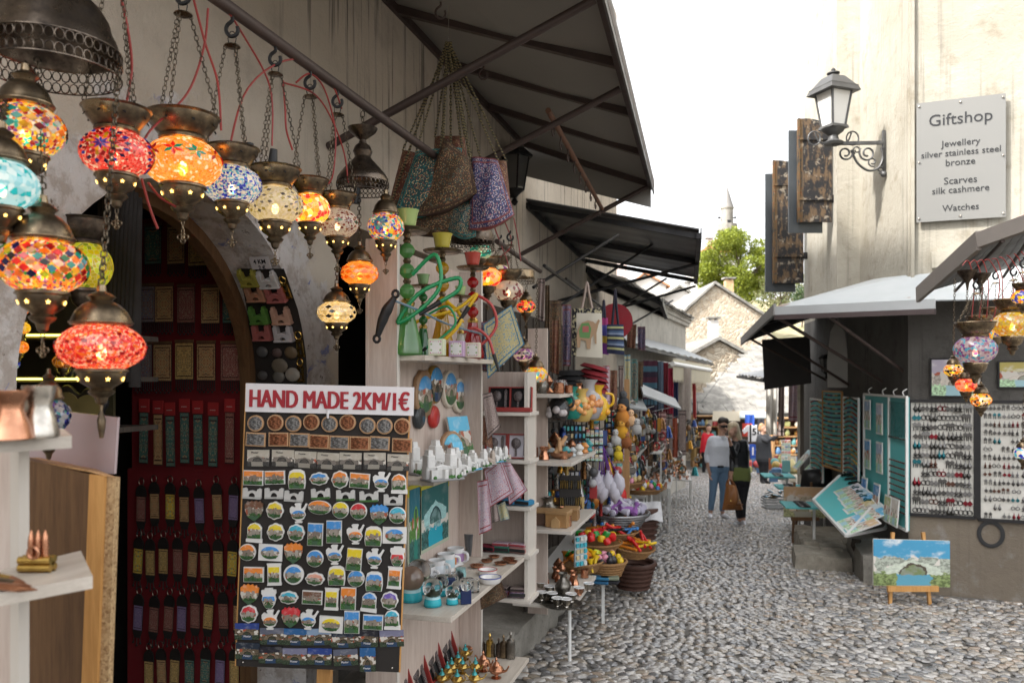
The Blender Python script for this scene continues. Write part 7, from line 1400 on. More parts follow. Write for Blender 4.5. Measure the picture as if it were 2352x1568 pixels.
# ---- low white table with baskets of wooden toys
def table(name,label,p0,p1,w,z,zg,legs=((0,0),(1,0),(0,1),(1,1)),m_=WHITEM,shelf=None):
 """p0,p1: ends of the street edge (x,y); w: depth towards the wall"""
 a,c=Vector((*p0,z)),Vector((*p1,z));n=Vector((-1,0,0))*w;e=thing(name,label,'table',a-Vector((0,0,z-zg)));o=Vector(e.location)
 MB().sheet(a-o,c-o,c+n-o,a+n-o,.02).obj('top',m_,e)
 for u,v in legs:q=a.lerp(c,.02+.96*u)+n*(.02+.96*v)-o;MB().bar(q-Vector((0,0,.02)),Vector((q.x,q.y,gz(a.y+(c.y-a.y)*u)-zg)),.022).obj('leg',m_,e)
 return e
table('low_table','low white folding table under the toy baskets',(-1.06,6.35),(-1.18,8.3),.55,0.0,gz(6.4))
WICK=wood('wicker',(.22,.11,.04),(.36,.20,.08),4,.7);WIRE=M('wire_mesh',(.30,.30,.31),.35,.8)
def basket(label,q,D,r,h,m_=None,tilt=0,cat='basket'):
 p=P(*q,D);e=thing('basket',label,cat,p,rot=(tilt*.5,tilt,0),group='baskets on the left stall');b=MB();n=26
 for k in range(6):rr,z=r*(.72+.28*k/5),h*k/5;b.tube([(rr*(1+.02*(-1)**(i+k))*math.cos(TAU*i/n),rr*(1+.02*(-1)**(i+k))*math.sin(TAU*i/n),z)for i in range(n)],h*.075,5,closed=True)
 b.obj('weave',m_ or WICK,e,60,kind='stuff');MB().lathe([(.1*r,.01),(.70*r,.012),(.96*r,h*.92)],20,cap=False).obj('lining',m_ or WICK,e,60);b=MB();b.tube([(1.02*r*math.cos(TAU*i/n),1.02*r*math.sin(TAU*i/n),h)for i in range(n)],h*.10,6,closed=True);b.obj('rim',m_ or WICK,e,60);return p,r,h
TOYM=[(.62,.02,.02),(.75,.50,.02),(.02,.28,.05),(.04,.20,.50),(.72,.25,.03),(.03,.03,.035),(.72,.30,.40),(.55,.60,.03)]
TN=['red','yellow','green','blue','orange','black','pink','lime']
EGG=MB().ball((0,0,0),(.028,.028,.036),12,8).mesh('wooden_egg',180);TRU=MB().lathe([(.008,-.05),(.010,.0),(.018,.03),(.036,.055),(.03,.05),(.006,.01)],12,cap=False).mesh('toy_trumpet',60)
FLU=MB().cyl((0,0,-.13),(0,0,.13),.013,.013,8).ball((0,0,.13),.018,8,6).ball((0,0,.06),.016,8,6).ball((0,0,-.02),.016,8,6).mesh('wooden_flute',60);APP=MB().lathe([(.01,0),(.03,.005),(.036,.03),(.03,.055),(.01,.06)],12).mesh('wooden_apple',60)
SAC=MB().lathe([(.01,-.06),(.035,-.05),(.03,0),(.010,.05),(.014,.055),(.03,.085)],8).mesh('lavender_bag',70)
def fill(p,r,h,me,name,cat,where,n,cols,lay=.0,lift=.0,mat=PLASTIC):
 for i in range(n):
  a=i*2.4;q=r*.82*math.sqrt((i+.5)/n);k=cols[i%len(cols)]
  nm=TN[k]if isinstance(k,int)else 'white';c=TOYM[k]if isinstance(k,int)else k
  dec(name,'%s %s %s'%(nm,name.replace('_',' '),where),cat,p+Vector((q*math.cos(a),q*math.sin(a),h+lift+rnd(-.01,.02)+.05*(1-q/r))),me,mat,0,name.replace('_',' ')+'s '+where,c,(lay+rnd(-.4,.4),rnd(-.4,.4),rnd(0,6)))
fill(*basket('wicker bowl of painted eggs at the front of the toy table',(1392,1318),6.5,.165,.11),EGG,'wooden_egg','egg','in the front wicker bowl',16,[5,6,6,1,5]);fill(*basket('flat basket of toy trumpets at the table front left',(1335,1312),6.4,.18,.07,tilt=-.1),TRU,'toy_trumpet','toy','in the flat left basket',20,[4,7,4,1,2],.6)
fill(*basket('wicker basket of wooden apples behind the eggs',(1372,1262),6.9,.21,.07),APP,'wooden_apple','toy','in the wicker basket behind the eggs',20,[0,0,2,0,1,2]);fill(*basket('long basket of red and yellow beaded flutes',(1448,1270),7.3,.21,.08,tilt=.15),FLU,'wooden_flute','toy flute','in the right flute basket',18,[0,1,0,4],1.45);fill(*basket('basket of carved flutes behind the apples',(1412,1232),7.4,.22,.06),FLU,'wooden_flute','toy flute','in the rear flute basket',18,[4,3,0,5],1.35)
fill(*basket('wire basket heaped with lavender bags',(1420,1205),7.6,.29,.12,WIRE),SAC,'lavender_bag','sachet','in the wire basket',46,[(.60,.58,.70),(.66,.64,.72),(.55,.52,.66),(.30,.12,.40)],1.2,.03,CLOTH)
fill(*basket('shallow basket of shiny trinkets further back',(1428,1118),9.0,.26,.07),EGG,'wooden_egg','trinket','in the shallow rear basket',26,[(.5,.5,.5),(.6,.45,.2),6,(.65,.65,.68)],0,0,METALC);fill(*basket('shallow basket of coloured wool toys',(1472,1130),9.6,.30,.06),EGG,'wool_toy','toy','in the rear wool basket',30,[6,2,3,0,(.7,.7,.72),1],0,0,CLOTH)
basket('deep dark basket hanging at the end of the toy table',(1455,1345),7.6,.20,.22,M('dark_wicker',(.07,.03,.02),.7));basket('dark wicker hamper with a white cloth',(1475,1232),8.6,.18,.3,MATS['dark_wicker']);tag(drape('white_cloth',[Vector((-.2,0,.05)),Vector((.2,0,.07)),Vector((.24,-.2,-.10)),Vector((-.22,-.2,-.12))],CLOTH,None,2,.02,P(1475,1165,8.6),(.72,.72,.74)),'white lace cloth over the wicker hamper','cloth')
for i in range(4):tag(MB().box((0,0,0),(.15,.1,.022),bev=.006).obj('folded_cloth',CLOTH,None,loc=P(1378+(i%2)*22,1335-(i//2)*9,6.35),rz=rnd(-.2,.2),col=((.03,.15,.3),(.02,.02,.025),(.04,.2,.36),(.25,.28,.2))[i]),'%s folded pouch on the table corner by the egg bowl'%['blue','black','bright blue','patterned'][i],'pouch')
# ---- racks of keyrings, dolls, hanging sachets and postcards
def rack(name,label,x0,x1,y0,y1,D,back,nx,ny,mats,cols,cell=.8,rz=TH,cat='rack',piece='card',frame=None,bulge=.01,pmat=None):
 p=P((x0+x1)/2,y1,D);s=D/F;w,h=(x1-x0)*s,(y1-y0)*s;e=thing(name,label,cat,p,rz);MB().box((0,.012,h/2),(w,.012,h)).obj('back',back,e)
 if frame:[MB().bar(a,c,.02).obj('frame_bar',frame,e)for a,c in(((-w/2,0,0),(-w/2,0,h)),((w/2,0,0),(w/2,0,h)),((-w/2,0,0),(w/2,0,0)),((-w/2,0,h),(w/2,0,h)))]
 cw,chh=w/nx,h/ny;me=MB().box((0,0,0),(cw*cell,bulge,chh*cell*.9),bev=min(.004,bulge*.3)).mesh(piece,None,'xz')
 for j in range(ny):
  for i in range(nx):me2=me if pmat is None else me;O(piece,me2,mats,e,(-w/2+(i+.5)*cw+rnd(-.05,.05)*cw,-bulge*.6,(j+.5)*chh+rnd(-.04,.04)*chh),rot=(0,rnd(-.06,.06),0),col=random.choice(cols))
 return e
BR=[(.5,.5,.52),(.1,.25,.45),(.6,.5,.3),(.08,.08,.1),(.5,.1,.08),(.1,.4,.4),(.6,.6,.62)]
rack('keyring_rack','rack crowded with metal keyrings below the pottery jugs',1292,1345,975,1060,6.3,BLACKB,6,5,METALC,BR,.7,piece='keyring');rack('magnet_rack','rack of glossy photo magnets below the jugs',1345,1385,985,1060,6.4,BLACKB,4,4,PIC_CARD,BR,.85,piece='magnet')
rack('glass_souvenir_rack','dark rack of small souvenirs beside the clay bowls',1268,1330,1080,1160,6.2,BLACKB,6,4,PAINT,BR,.7,piece='souvenir');rack('sticker_board','board of turquoise and white stickers hanging low by the wooden boxes',1318,1352,1230,1300,6.1,M('pale_card',(.5,.58,.6),.6),3,5,PAINT,[(.05,.4,.5),(.65,.65,.6),(.6,.5,.3)],.8,TH+.6,piece='sticker')
rack('plate_frame','wooden frame of small round plates behind the lavender sachets',1395,1432,1060,1165,7.9,M('cream_card',(.5,.46,.38),.7),2,4,PIC_CARD,BR,.7,piece='plate',frame=MIDWOOD)
for i in range(7):p=P(1375+i*7,1085+(i%3)*10,7.0);e=thing('lavender_sachet','white lavender sachet on a purple ribbon, %s'%ordl(i,7),'sachet',p,group='hanging lavender sachets');MB().lathe([(.004,-.20),(.05,-.13),(.055,-.06),(.012,.0),(.02,.02)],10,T=Matrix.Rotation(rnd(-.25,.25),4,'Y')).obj('sachet',CLOTH,e,60,col=(.62,.60,.68));MB().tube([(0,0,0),P(1383,1020,7.0)-p],.004,4).obj('ribbon',CLOTH,e,col=(.16,.05,.32))
DOLLS=[(1432,925,.10,(.05,.055,.06)),(1430,958,.12,(.70,.28,.05)),(1428,992,.11,(.75,.38,.03)),(1448,965,.09,(.72,.45,.25)),(1462,985,.09,(.45,.45,.44)),(1438,1015,.10,(.35,.12,.04)),(1415,1010,.09,(.62,.62,.60)),(1420,1045,.08,(.75,.55,.03)),(1400,1035,.07,(.3,.3,.32)),(1365,1020,.09,(.03,.3,.18)),(1370,1000,.07,(.7,.3,.35))]
for i,(x,y,s,c)in enumerate(DOLLS):
 p=P(x,y,7.2);e=thing('hanging_toy','%s felt toy in the hanging bunch, %s'%(['black','orange','striped orange','peach','grey','brown','white','yellow','silver','green','pink'][i],'higher up' if y<1000 else 'lower down'),'toy',p,rnd(-.5,.5),'felt toys');MB().ball((0,0,0),(s*.55,s*.45,s*.6),12,8).obj('body',CLOTH,e,60,col=c);MB().ball((0,-.1*s,s*.75),s*.36,10,8).obj('head',CLOTH,e,60,col=tuple(min(1,q*1.2+.05)for q in c))
 for sx_ in(-1,1):MB().ball((sx_*.4*s,0,-.45*s),(.18*s,.18*s,.3*s),8,6).obj('foot',CLOTH,e,60,col=tuple(q*.5 for q in c));MB().ball((sx_*.13*s,-.42*s,s*.8),.06*s,6,4).obj('eye',BLACKC,e)
 # ---- hanging bags and hats
def tote(label,x0,x1,y0,y1,D,m_,strap_top,c=(.5,.4,.35),sc=None):
 o=P(x0,y0,D);e=thing('tote_bag',label,'bag',o,0,'hanging cloth bags');pillow('body',[Vector((0,0,0)),P(x1,y0,D)-o,P(x1+2,y1,D)-o,P(x0,y1-4,D)-o],.03,m_,e,n=8)
 for k in(0,.0):MB().tube(smooth_path([P(x0+(x1-x0)*.3,y0+8,D)-o,P(x0+(x1-x0)*.42,(y0+strap_top)/2,D)-o,P((x0+x1)/2,strap_top,D)-o,P(x0+(x1-x0)*.58,(y0+strap_top)/2,D)-o,P(x0+(x1-x0)*.7,y0+8,D)-o],5),.012,6).obj('strap',CLOTH,e,60,col=c);break
 return e,o
TB=NT('calico_with_border');xy=TB.sep(TB.co('UV'));f=TB.math('LESS_THAN',xy[0],.14);f2=TB.math('MAXIMUM',f,TB.math('GREATER_THAN',xy[1],.90));TB=TB.set(TB.mix(f2,(.60,.56,.47),TB.mix(TB.math('GREATER_THAN',TB.sepc(TB.vor(TB.co('UV'),22,'F1','Color'))[0],.55),(.02,.02,.025),(.45,.40,.26))),.9)
e,o=tote('white cotton tote bag printed with an elephant',1314,1382,708,822,6.6,TB,648);s=6.6/F
ELE=[(-24,-18),(-18,-18),(-16,-4),(-4,-6),(-2,-20),(6,-20),(8,-2),(14,6),(16,-10),(20,-12),(20,8),(24,22),(28,30),(24,32),(18,24),(12,28),(0,30),(-14,26),(-22,16),(-26,0)]
MB().slab([(a*s*1.0,c*s*1.3)for a,c in ELE],-.004,.0).obj('elephant_print',PAINT,e,loc=P(1350,775,6.56)-o,rz=TH,col=(.42,.26,.14));MB().slab([(a*s,c*s)for a,c in((-18,0),(4,-2),(8,20),(2,34),(-14,32),(-20,16))],-.006,-.003).obj('saddle_print',PAINT,e,loc=P(1350,775,6.56)-o,rz=TH,col=(.10,.26,.06));MB().slab([(a*s,c*s)for a,c in((-12,12),(2,12),(2,26),(-12,26))],-.008,-.005).obj('blanket_print',PAINT,e,loc=P(1350,775,6.56)-o,rz=TH,col=(.42,.10,.08))
NV=stripes('navy_stripe',[(0,(.02,.025,.06))]+[(q/14,[(.06,.10,.18),(.02,.025,.06),(.38,.38,.18),(.02,.03,.07),(.2,.25,.35)][q%5])for q in range(1,14)]);tote('navy striped woven bag hanging beside the elephant tote',1394,1432,745,815,6.9,NV,665,(.03,.03,.05));tote('purple and yellow woven bag half behind the elephant tote',1378,1396,730,815,7.0,stripes('purple_stripe',[(0,(.2,.05,.3)),(.3,(.5,.35,.05)),(.5,(.1,.1,.4)),(.8,(.4,.05,.2))]),690,(.05,.05,.08))
hp=P(1412,738,7.3);e=thing('red_hat','broad dark red felt hat hanging behind the striped bag','hat',hp,TH);MB().lathe([(.02,-.10),(.10,-.09),(.115,-.02),(.16,0),(.165,.006),(.02,.004)],26,T=Matrix.Rotation(PI/2,4,'X')).obj('felt',CLOTH,e,50,col=(.28,.02,.03));
for i in range(9):tag(MB().lathe([(.02,.035),(.10,.03),(.13,.0),(.125,-.004),(.02,.02)],20).obj('felt_hat',CLOTH,None,50,loc=P(1312 if i<4 else 1365,895-(i%5)*12,6.9),rot=(rnd(-.1,.1),.25 if i>3 else 0,0),col=((.02,.02,.022),(.28,.02,.03))[i>3]),'%s felt cap in the %s, %s from the top'%(['black','dark red'][i>3],['left stack','right stack'][i>3],['fourth','third','second','first','fifth','first','fifth from below, sixth','third','second'][i]if False else ORD[(3-i)if i<4 else(8-i)]),'cap','stacks of felt caps')
# ---- far left tables: copper, silver, scarves, rugs
POTS=[MB().lathe([(r*s_,z*s_)for r,z in prof],10).mesh('small_ware',60)for prof,s_ in((CUP,.05),(JUG,.09),(MUG,.035),([(.5,0),(.6,.1),(.2,.5),(.5,1),(.3,1.3),(.05,1.6)],.09))]
def wares(tx,n,mat,nm,label,x0,x1,y0,y1,z,grp,cols=None):
 for i in range(n):k=random.randrange(4);dec(nm,label.replace('ware',('coffee pot','jug','cup','ewer')[k]),'metalware',Vector((rnd(x0,x1),rnd(y0,y1),z)),POTS[k],mat if random.random()>.4 else PEWTER,rnd(0,6),grp,random.choice(cols)if cols else None).scale=(.62,)*3
for nm,lab,p0,p1,w,z,mat,n,wl in(('copper_table','white table of copper bracelets, nearest of the far left tables',(-1.22,9.6),(-1.30,11.6),.5,.62,COPPER,22,'small copper ware on the nearest far left table'),('copper_table','low white table of copper trinkets below the bracelets',(-1.15,9.9),(-1.2,11.3),.5,.12,COPPER,24,'small copper ware on the low white table'),('silver_table','white table of silver coffee sets beyond the copper',(-1.2,12.6),(-1.32,15.2),.6,.42,SILVER,44,'small silver ware on the table beyond the copper'),('silver_table','long low table of silver cups in front of the rugs',(-1.05,12.4),(-1.22,16.0),.6,-.10,SILVER,56,'small silver ware on the long low table'),('trinket_table','little white table of trinkets near the couple',(-1.0,17.0),(-1.1,18.2),.5,-.55,PEWTER,16,'small pewter ware on the little end table')):
 table(nm,lab,p0,p1,w,z,gz(p0[1]));wares(None,n,mat,'small_ware',wl,p0[0]-w+.06,p0[0]-.05,p0[1]+.05,p1[1]-.05,z,wl)
for i,(x0,x1,y0,y1,D,c,n)in enumerate(((1476,1510,828,955,13.6,None,'dark plaid'),(1510,1522,830,960,14.2,(.02,.02,.03),'black'),(1523,1535,832,965,14.6,(.16,.01,.02),'dark red'),(1535,1547,845,960,15,(.40,.02,.06),'crimson'),(1547,1558,850,960,15.4,(.02,.03,.10),'navy'),(1558,1588,845,962,15.8,(.52,.45,.40),'cream flowered'))):
 o=P(x0,y0,D);tag(drape('scarf',[Vector((0,0,0)),P(x1,y0,D)-o,P(x1,y1,D)-o,P(x0,y1,D)-o],stripes('plaid_stripe',[(q/10,((.07,.02,.04),(.03,.02,.04),(.06,.14,.20))[q%3])for q in range(10)])if i==0 else CLOTH,None,2,.03,o,c),'%s scarf hanging under the tin awning'%n,'scarf','scarves under the tin awning')
for i,(x0,x1,y0,y1,D,m_,n)in enumerate(((1513,1530,945,1060,13.8,stripes('pink_stripe',[(q/24,((.55,.36,.34),(.22,.10,.10))[q%2])for q in range(24)]),'pink striped'),(1530,1545,950,1055,14.5,FAB_GREY,'grey patterned'),(1558,1576,942,1045,15.6,FAB_GREY,'pale grey bordered'),(1478,1500,960,1070,12.5,FAB_BROWN,'dark brown'),(1500,1512,965,1060,13.3,FAB_GOLD,'olive tufted'))):
 o=P(x0,y0,D);tag(drape('hung_rug',[Vector((0,0,0)),P(x1,y0,D)-o,P(x1,y1,D)-o,P(x0,y1,D)-o],m_,None,1,.01,o),'%s rug hung behind the far left tables'%n,'rug','rugs behind the far left tables')
rack('necklace_rack','tall white panel of hanging necklaces',1462,1472,938,1058,10.6,M('panel_grey',(.55,.54,.52),.6),2,8,METALC,[(.25,.2,.18),(.4,.36,.33)],.7,piece='necklace');rack('necklace_rack','second tall panel of hanging necklaces behind the first',1434,1456,960,1060,9.6,MATS['panel_grey'],4,8,METALC,[(.25,.2,.18),(.4,.3,.25)],.7,piece='necklace')
for i,y in enumerate((935,985,1035,1085)):p=P(1432,y,9.0);e=thing('bust_stand','dark wedge-shaped necklace stand, %s from the top'%ORD[i],'display stand',p,TH,'necklace stands');MB().slab([(-.08,0),(.12,0),(.13,.05),(-.02,.24),(-.09,.22)],-.09,.09,.008).obj('wedge',LEATH,e,col=(.16,.14,.12));MB().tube([(-.03,-.095,.2),(.03,-.10,.06),(.1,-.095,.08)],.008,5).obj('chain',SILVER,e)
for i,(a,c,D)in enumerate((((1395,925),(1487,940),8.4),((1478,905),(1565,938),9.2))):o=P(*a,D);tag(MB().sheet(Vector((0,0,0)),P(*c,D+.5)-o,P(*c,D+.9)-o+Vector((-.1,.3,.12)),Vector((-.1,.5,.12)),.02).obj('sheet_shelf',AWN_WHITE,None,loc=o),'slanting white sheet roof over the trinket shelves, %s'%['lower','upper'][i],'shelf roof')
tag(MB().box((0,0,0),(.05,.04,1.9)).obj('rack_post',MIDWOOD,None,loc=P(1440,1090,7.9)),'brown wooden post of the toy rack','post')
# ================================================================ dark shopfront and denser stock along the left
random.seed(61)
for y0,y1 in((5.75,6.9),(7.0,8.2),(8.3,9.7)):
 sp(MB().box((XW+.02,(y0+y1)/2,.75),(.05,y1-y0,2.9),bev=.01).obj('dark_shutter_door',DOORW))
 for k in range(5):sp(MB().box((XW+.05,y0+(y1-y0)*(k+.5)/5,.75),(.012,.012,2.86)).obj('door_batten',DOORW))
for i,(a,c,D0,D1)in enumerate((((1225,660),(1420,540),6.4,7.4),((1290,700),(1500,560),7.6,8.8),((1335,760),(1530,640),8.4,10.4),((1370,790),(1545,690),9.4,12),((1250,610),(1330,670),6.0,8.6),((1300,640),(1400,720),8.0,11.0))):
 o=P(*a,D0);tag(MB().cyl((0,0,0),P(*c,D1)-o,.014,.014,8).obj('awning_pipe',BLACKM,None,50,loc=o),'thin black pipe under the left awnings, %s'%['nearest rising one','second rising one','third rising one','farthest rising one','nearer falling one','farther falling one'][i],'pipe','thin pipes under the left awnings')
TX=[FAB_RED,FAB_BROWN,FAB_TEAL,FAB_GREY,FAB_BLUE,FAB_GOLD,FAB_PINK];TNn=['dark red','brown','dark teal','grey','dark blue','gold','pink']
def hung(x0,x1,y0,y1,D,k,where,col=None,cn=None,amp=.015):
 o=P(x0,y0,D);tag(drape('hung_textile',[Vector((0,0,0)),P(x1,y0,D)-o,P(x1+rnd(-3,3),y1,D-.03)-o,P(x0+rnd(-3,3),y1+rnd(-6,6),D-.03)-o],TX[k]if col is None else CLOTH,None,rnd(.8,2),amp,o,col,10),'%s textile %s'%(cn or TNn[k],where),'textile','textiles hung along the left')
for i,(x0,x1,y0,y1,D,k)in enumerate(((1262,1290,690,850,6.6,1),(1292,1312,700,840,6.9,4),(1268,1284,735,860,6.3,0),(1385,1400,840,930,7.2,6),(1402,1418,850,940,7.6,0),(1420,1432,840,925,7.9,3),(1434,1448,815,930,8.4,5),(1450,1464,825,925,9.0,2),(1466,1478,830,940,9.6,1))):hung(x0,x1,y0,y1,D,k,'hung %s in the row past the elephant tote'%ordl(i,9))
for i,(x0,x1,y0,y1,D,c,n)in enumerate(((1590,1598,880,960,17.5,(.5,.05,.05),'scarlet'),(1580,1588,960,1040,17,(.45,.42,.38),'oatmeal'),(1545,1556,960,1050,15,(.35,.08,.04),'rust'),(1500,1510,960,1060,13,(.05,.05,.06),'black'),(1512,1524,830,940,14,(.10,.14,.2),'slate blue'),(1588,1600,985,1060,18.5,(.5,.32,.12),'ochre'))):hung(x0,x1,y0,y1,D,0,'hanging among the far left scarves',c,n,.03)
rack('toy_rack','dark rack of bright little toys behind the felt toys',1388,1430,945,1060,8.2,BLACKB,6,9,PAINT,TOYM+BR,.75,piece='toy',bulge=.03);rack('pouch_rack','dark rack of coloured pouches above the toy baskets',1340,1396,1085,1175,7.5,BLACKB,7,6,CLOTH,[(.3,.05,.08),(.1,.2,.3),(.4,.3,.1),(.5,.5,.52),(.15,.05,.2),(.05,.25,.2)],.8,piece='pouch',bulge=.03)
rack('pen_rack','rack of brass pens and openers beside the wooden boxes',1285,1335,1092,1170,5.95,BLACKB,10,2,METALC,[(.5,.36,.12),(.4,.28,.1),(.2,.2,.2)],.55,piece='pen',bulge=.02);rack('sunglasses_rack','rack of dark trinkets below the lavender sachets',1380,1440,1160,1225,8.3,DOORW,8,5,PAINT,TOYM,.8,piece='trinket',bulge=.04)
for i,(x,y)in enumerate(((1300,1052),(1315,1048),(1330,1045),(1342,1040),(1352,1036),(1268,1050))):pot('glass_souvenir','small %s souvenir on the third unit, %s'%(['teal','glassy','white','orange'][i%4],ordl(i,6)),'souvenir',onz(x,y,1.029),[(.6,0),(.8,.2),(.5,.7),(.9,1.2),(.3,1.9)],rnd(.035,.05),CERAM,[(.05,.3,.32),(.45,.5,.52),(.66,.64,.6),(.62,.25,.06)][i%4],12,'small souvenirs on the third unit')
for i in range(10):x=1300+i*16;y=1180-(i%3)*14;tag(MB().lathe([(.03,0),(.05,.03),(.045,.1),(.02,.14),(.03,.18)],10).obj('painted_figure',RESIN,None,50,loc=P(x,y,6.9+.12*i),col=TOYM[i%8]),'%s painted figure on the hidden shelves, %s'%(TN[i%8],ordl(i,10)),'figure','painted figures in the left stall')
# more silver and copper stock standing close together
for(lab,x0,x1,y0,y1,z,m_,n)in(('copper ware crowded on the nearest far left table',-1.70,-1.26,9.7,11.5,.64,COPPER,26),('silver ware crowded on the long low table',-1.62,-1.1,12.5,15.9,-.08,SILVER,40)):wares(None,n,m_,'small_ware',lab,x0,x1,y0,y1,z,lab)
three=thing('unseen_shade_building','low plastered shop beyond the corniced building on the left','building',(-2.3,22.2,gz(22)));MB().sheet((0,0,-.5),(-.2,11,-.7),(-.2,11,4.4),(0,0,4.4),4).obj('wall',PL_TWO,three);MB().sheet((.2,0,4.45),(0,11,4.45),(-3,11,5.6),(-3,0,5.6),.15).obj('roof',SLATE,three)  # unseen building, added so its shadow keeps sun off the lane end
KN=['ring-shaped','bell-shaped','tasselled','flat','round']
KM=[MB().tube([(.03*math.cos(TAU*i/10),0,-.03+.03*math.sin(TAU*i/10))for i in range(10)],.007,5,closed=True).mesh('trinket',60),MB().lathe([(.035,-.08),(.028,-.05),(.018,-.01),(.004,0)],10).mesh('trinket',50),MB().lathe([(.02,-.13),(.014,-.04),(.02,-.03),(.006,0)],8).mesh('trinket',50),MB().slab([(-.025,-.09),(.025,-.09),(.025,0),(-.025,0)],-.004,.004,.001).mesh('trinket'),MB().ball((0,0,-.03),.03,10,7).mesh('trinket',60)]
KC=[((.08,.08,.085),'dark'),((.45,.32,.12),'brass'),((.42,.42,.43),'silver'),((.42,.05,.05),'red'),((.04,.24,.26),'teal'),((.55,.52,.48),'white'),((.30,.15,.06),'brown'),((.05,.09,.28),'blue'),((.55,.28,.04),'orange')]
def crowd(n,x0,x1,y0,y1,D0,D1,where,sc=1.0,drop=0):
 for i in range(n):
  k=random.randrange(5);c,cn=random.choice(KC);t=random.random();x=x0+(x1-x0)*t;o=dec('trinket','%s %s trinket %s'%(cn,KN[k],where),'trinket',P(x+rnd(-6,6),rnd(y0,y1),D0+(D1-D0)*t+rnd(-.15,.15)),KM[k],PAINT if k>2 else METALC,TH+rnd(-.6,.6),'trinkets '+where,c);o.scale=(sc*rnd(.8,1.3),)*3
crowd(70,1262,1345,975,1180,6.0,6.6,'hanging below the pottery jugs',1.0);crowd(60,1350,1440,950,1200,6.9,8.2,'hanging among the felt toys',1.2);crowd(60,1438,1500,930,1080,9.0,12.0,'hanging past the felt toys',1.5);crowd(60,1500,1600,955,1075,12.5,18.0,'hanging in front of the far left rugs',2.0)
for(z,y0,y1,n)in((1.029,5.3,6.1,12),(.572,5.3,6.1,10),(.070,5.5,6.05,9),(1.487,5.4,5.95,6)):
 for i in range(n):
  k=random.randrange(4);c,cn=random.choice(KC);o=dec('shelf_souvenir','%s %s souvenir on the third unit'%(cn,('cup-like','jug-like','mug-like','tapering')[k]),'souvenir',Vector((rnd(-1.44,-1.15),rnd(y0,y1),z)),POTS[k],CERAM if i%2 else METALC,rnd(0,6),'souvenirs crowding the third unit',c);o.scale=(rnd(.8,1.15),)*3
for i,(x0,x1,y0,y1,D,k)in enumerate(((1236,1252,640,740,5.9,3),(1252,1262,655,760,6.2,1),(1440,1462,745,800,9.8,0),(1464,1482,750,805,10.6,4),(1425,1440,950,1050,8.6,6),(1470,1490,960,1055,11.4,0),(1396,1412,700,740,8.4,2))):hung(x0,x1,y0,y1,D,k,'hung %s among the upper left pipes'%ordl(i,7))
def wire_grid(label,x0,x1,y0,y1,D0,D1):
 a=P(x0,y1,D0);e=thing('wire_grid',label,'display grid',a,group='black wire display grids');up=P(x0,y0,D0).z-a.z;d=P(x1,y1,D1)-a;d.z=0
 for i in range(8):q=d*(i/7);MB().cyl(q,q+Vector((0,0,up)),.006,.006,6).obj('upright_wire',BLACKM,e)
 for j in range(6):z=Vector((0,0,up*j/5));MB().cyl(z,d+z,.006,.006,6).obj('cross_wire',BLACKM,e)
for a in(('black wire display grid below the pottery jugs',1258,1348,970,1185,6.15,6.75),('black wire display grid behind the felt toys',1346,1442,940,1200,7.05,8.4),('black wire display grid past the felt toys',1436,1502,920,1090,9.2,12.2),('black wire display grid in front of the far left rugs',1498,1602,945,1085,12.8,18.2)):wire_grid(*a)
# ================================================================ jewellery stall on the right
random.seed(41)
HOOP=MB().tube([(.012*math.cos(TAU*i/12),0,-.012+.012*math.sin(TAU*i/12))for i in range(12)],.0028,5,closed=True).tube([(0,0,0),(0,0,.016)],.0012,4).mesh('earring',60)
DROP=MB().lathe([(.002,-.035),(.010,-.024),(.012,-.014),(.004,-.002),(.0015,.016)],8).mesh('earring',60);DISK=MB().slab([(0,-.030),(.014,-.014),(0,.002),(-.014,-.014)],-.004,.001).tube([(0,0,0),(0,0,.016)],.0012,4).mesh('earring',40);TASS=MB().slab(circle(.011),-.004,.001).tube([(-.006,0,-.01),(-.006,0,-.032)],.0022,4).tube([(.006,0,-.01),(.006,0,-.032)],.0022,4).tube([(0,0,.01),(0,0,.018)],.0012,4).mesh('earring',40);CHAN=MB().lathe([(.013,-.03),(.004,-.02),(.011,-.012),(.003,-.002),(.0015,.016)],6).mesh('earring',40)
EM=[(HOOP,'hoop'),(DROP,'drop'),(DISK,'diamond-shaped'),(TASS,'tasselled'),(CHAN,'bell-shaped')];EC=[((.11,.105,.10),'dark silver')]*9+[((.22,.215,.21),'silver')]*5+[((.22,.02,.03),'red'),((.03,.16,.19),'teal'),((.14,.07,.05),'bronze')]
CREAM=M('cream_felt',(.62,.60,.55),.9,var=.06)
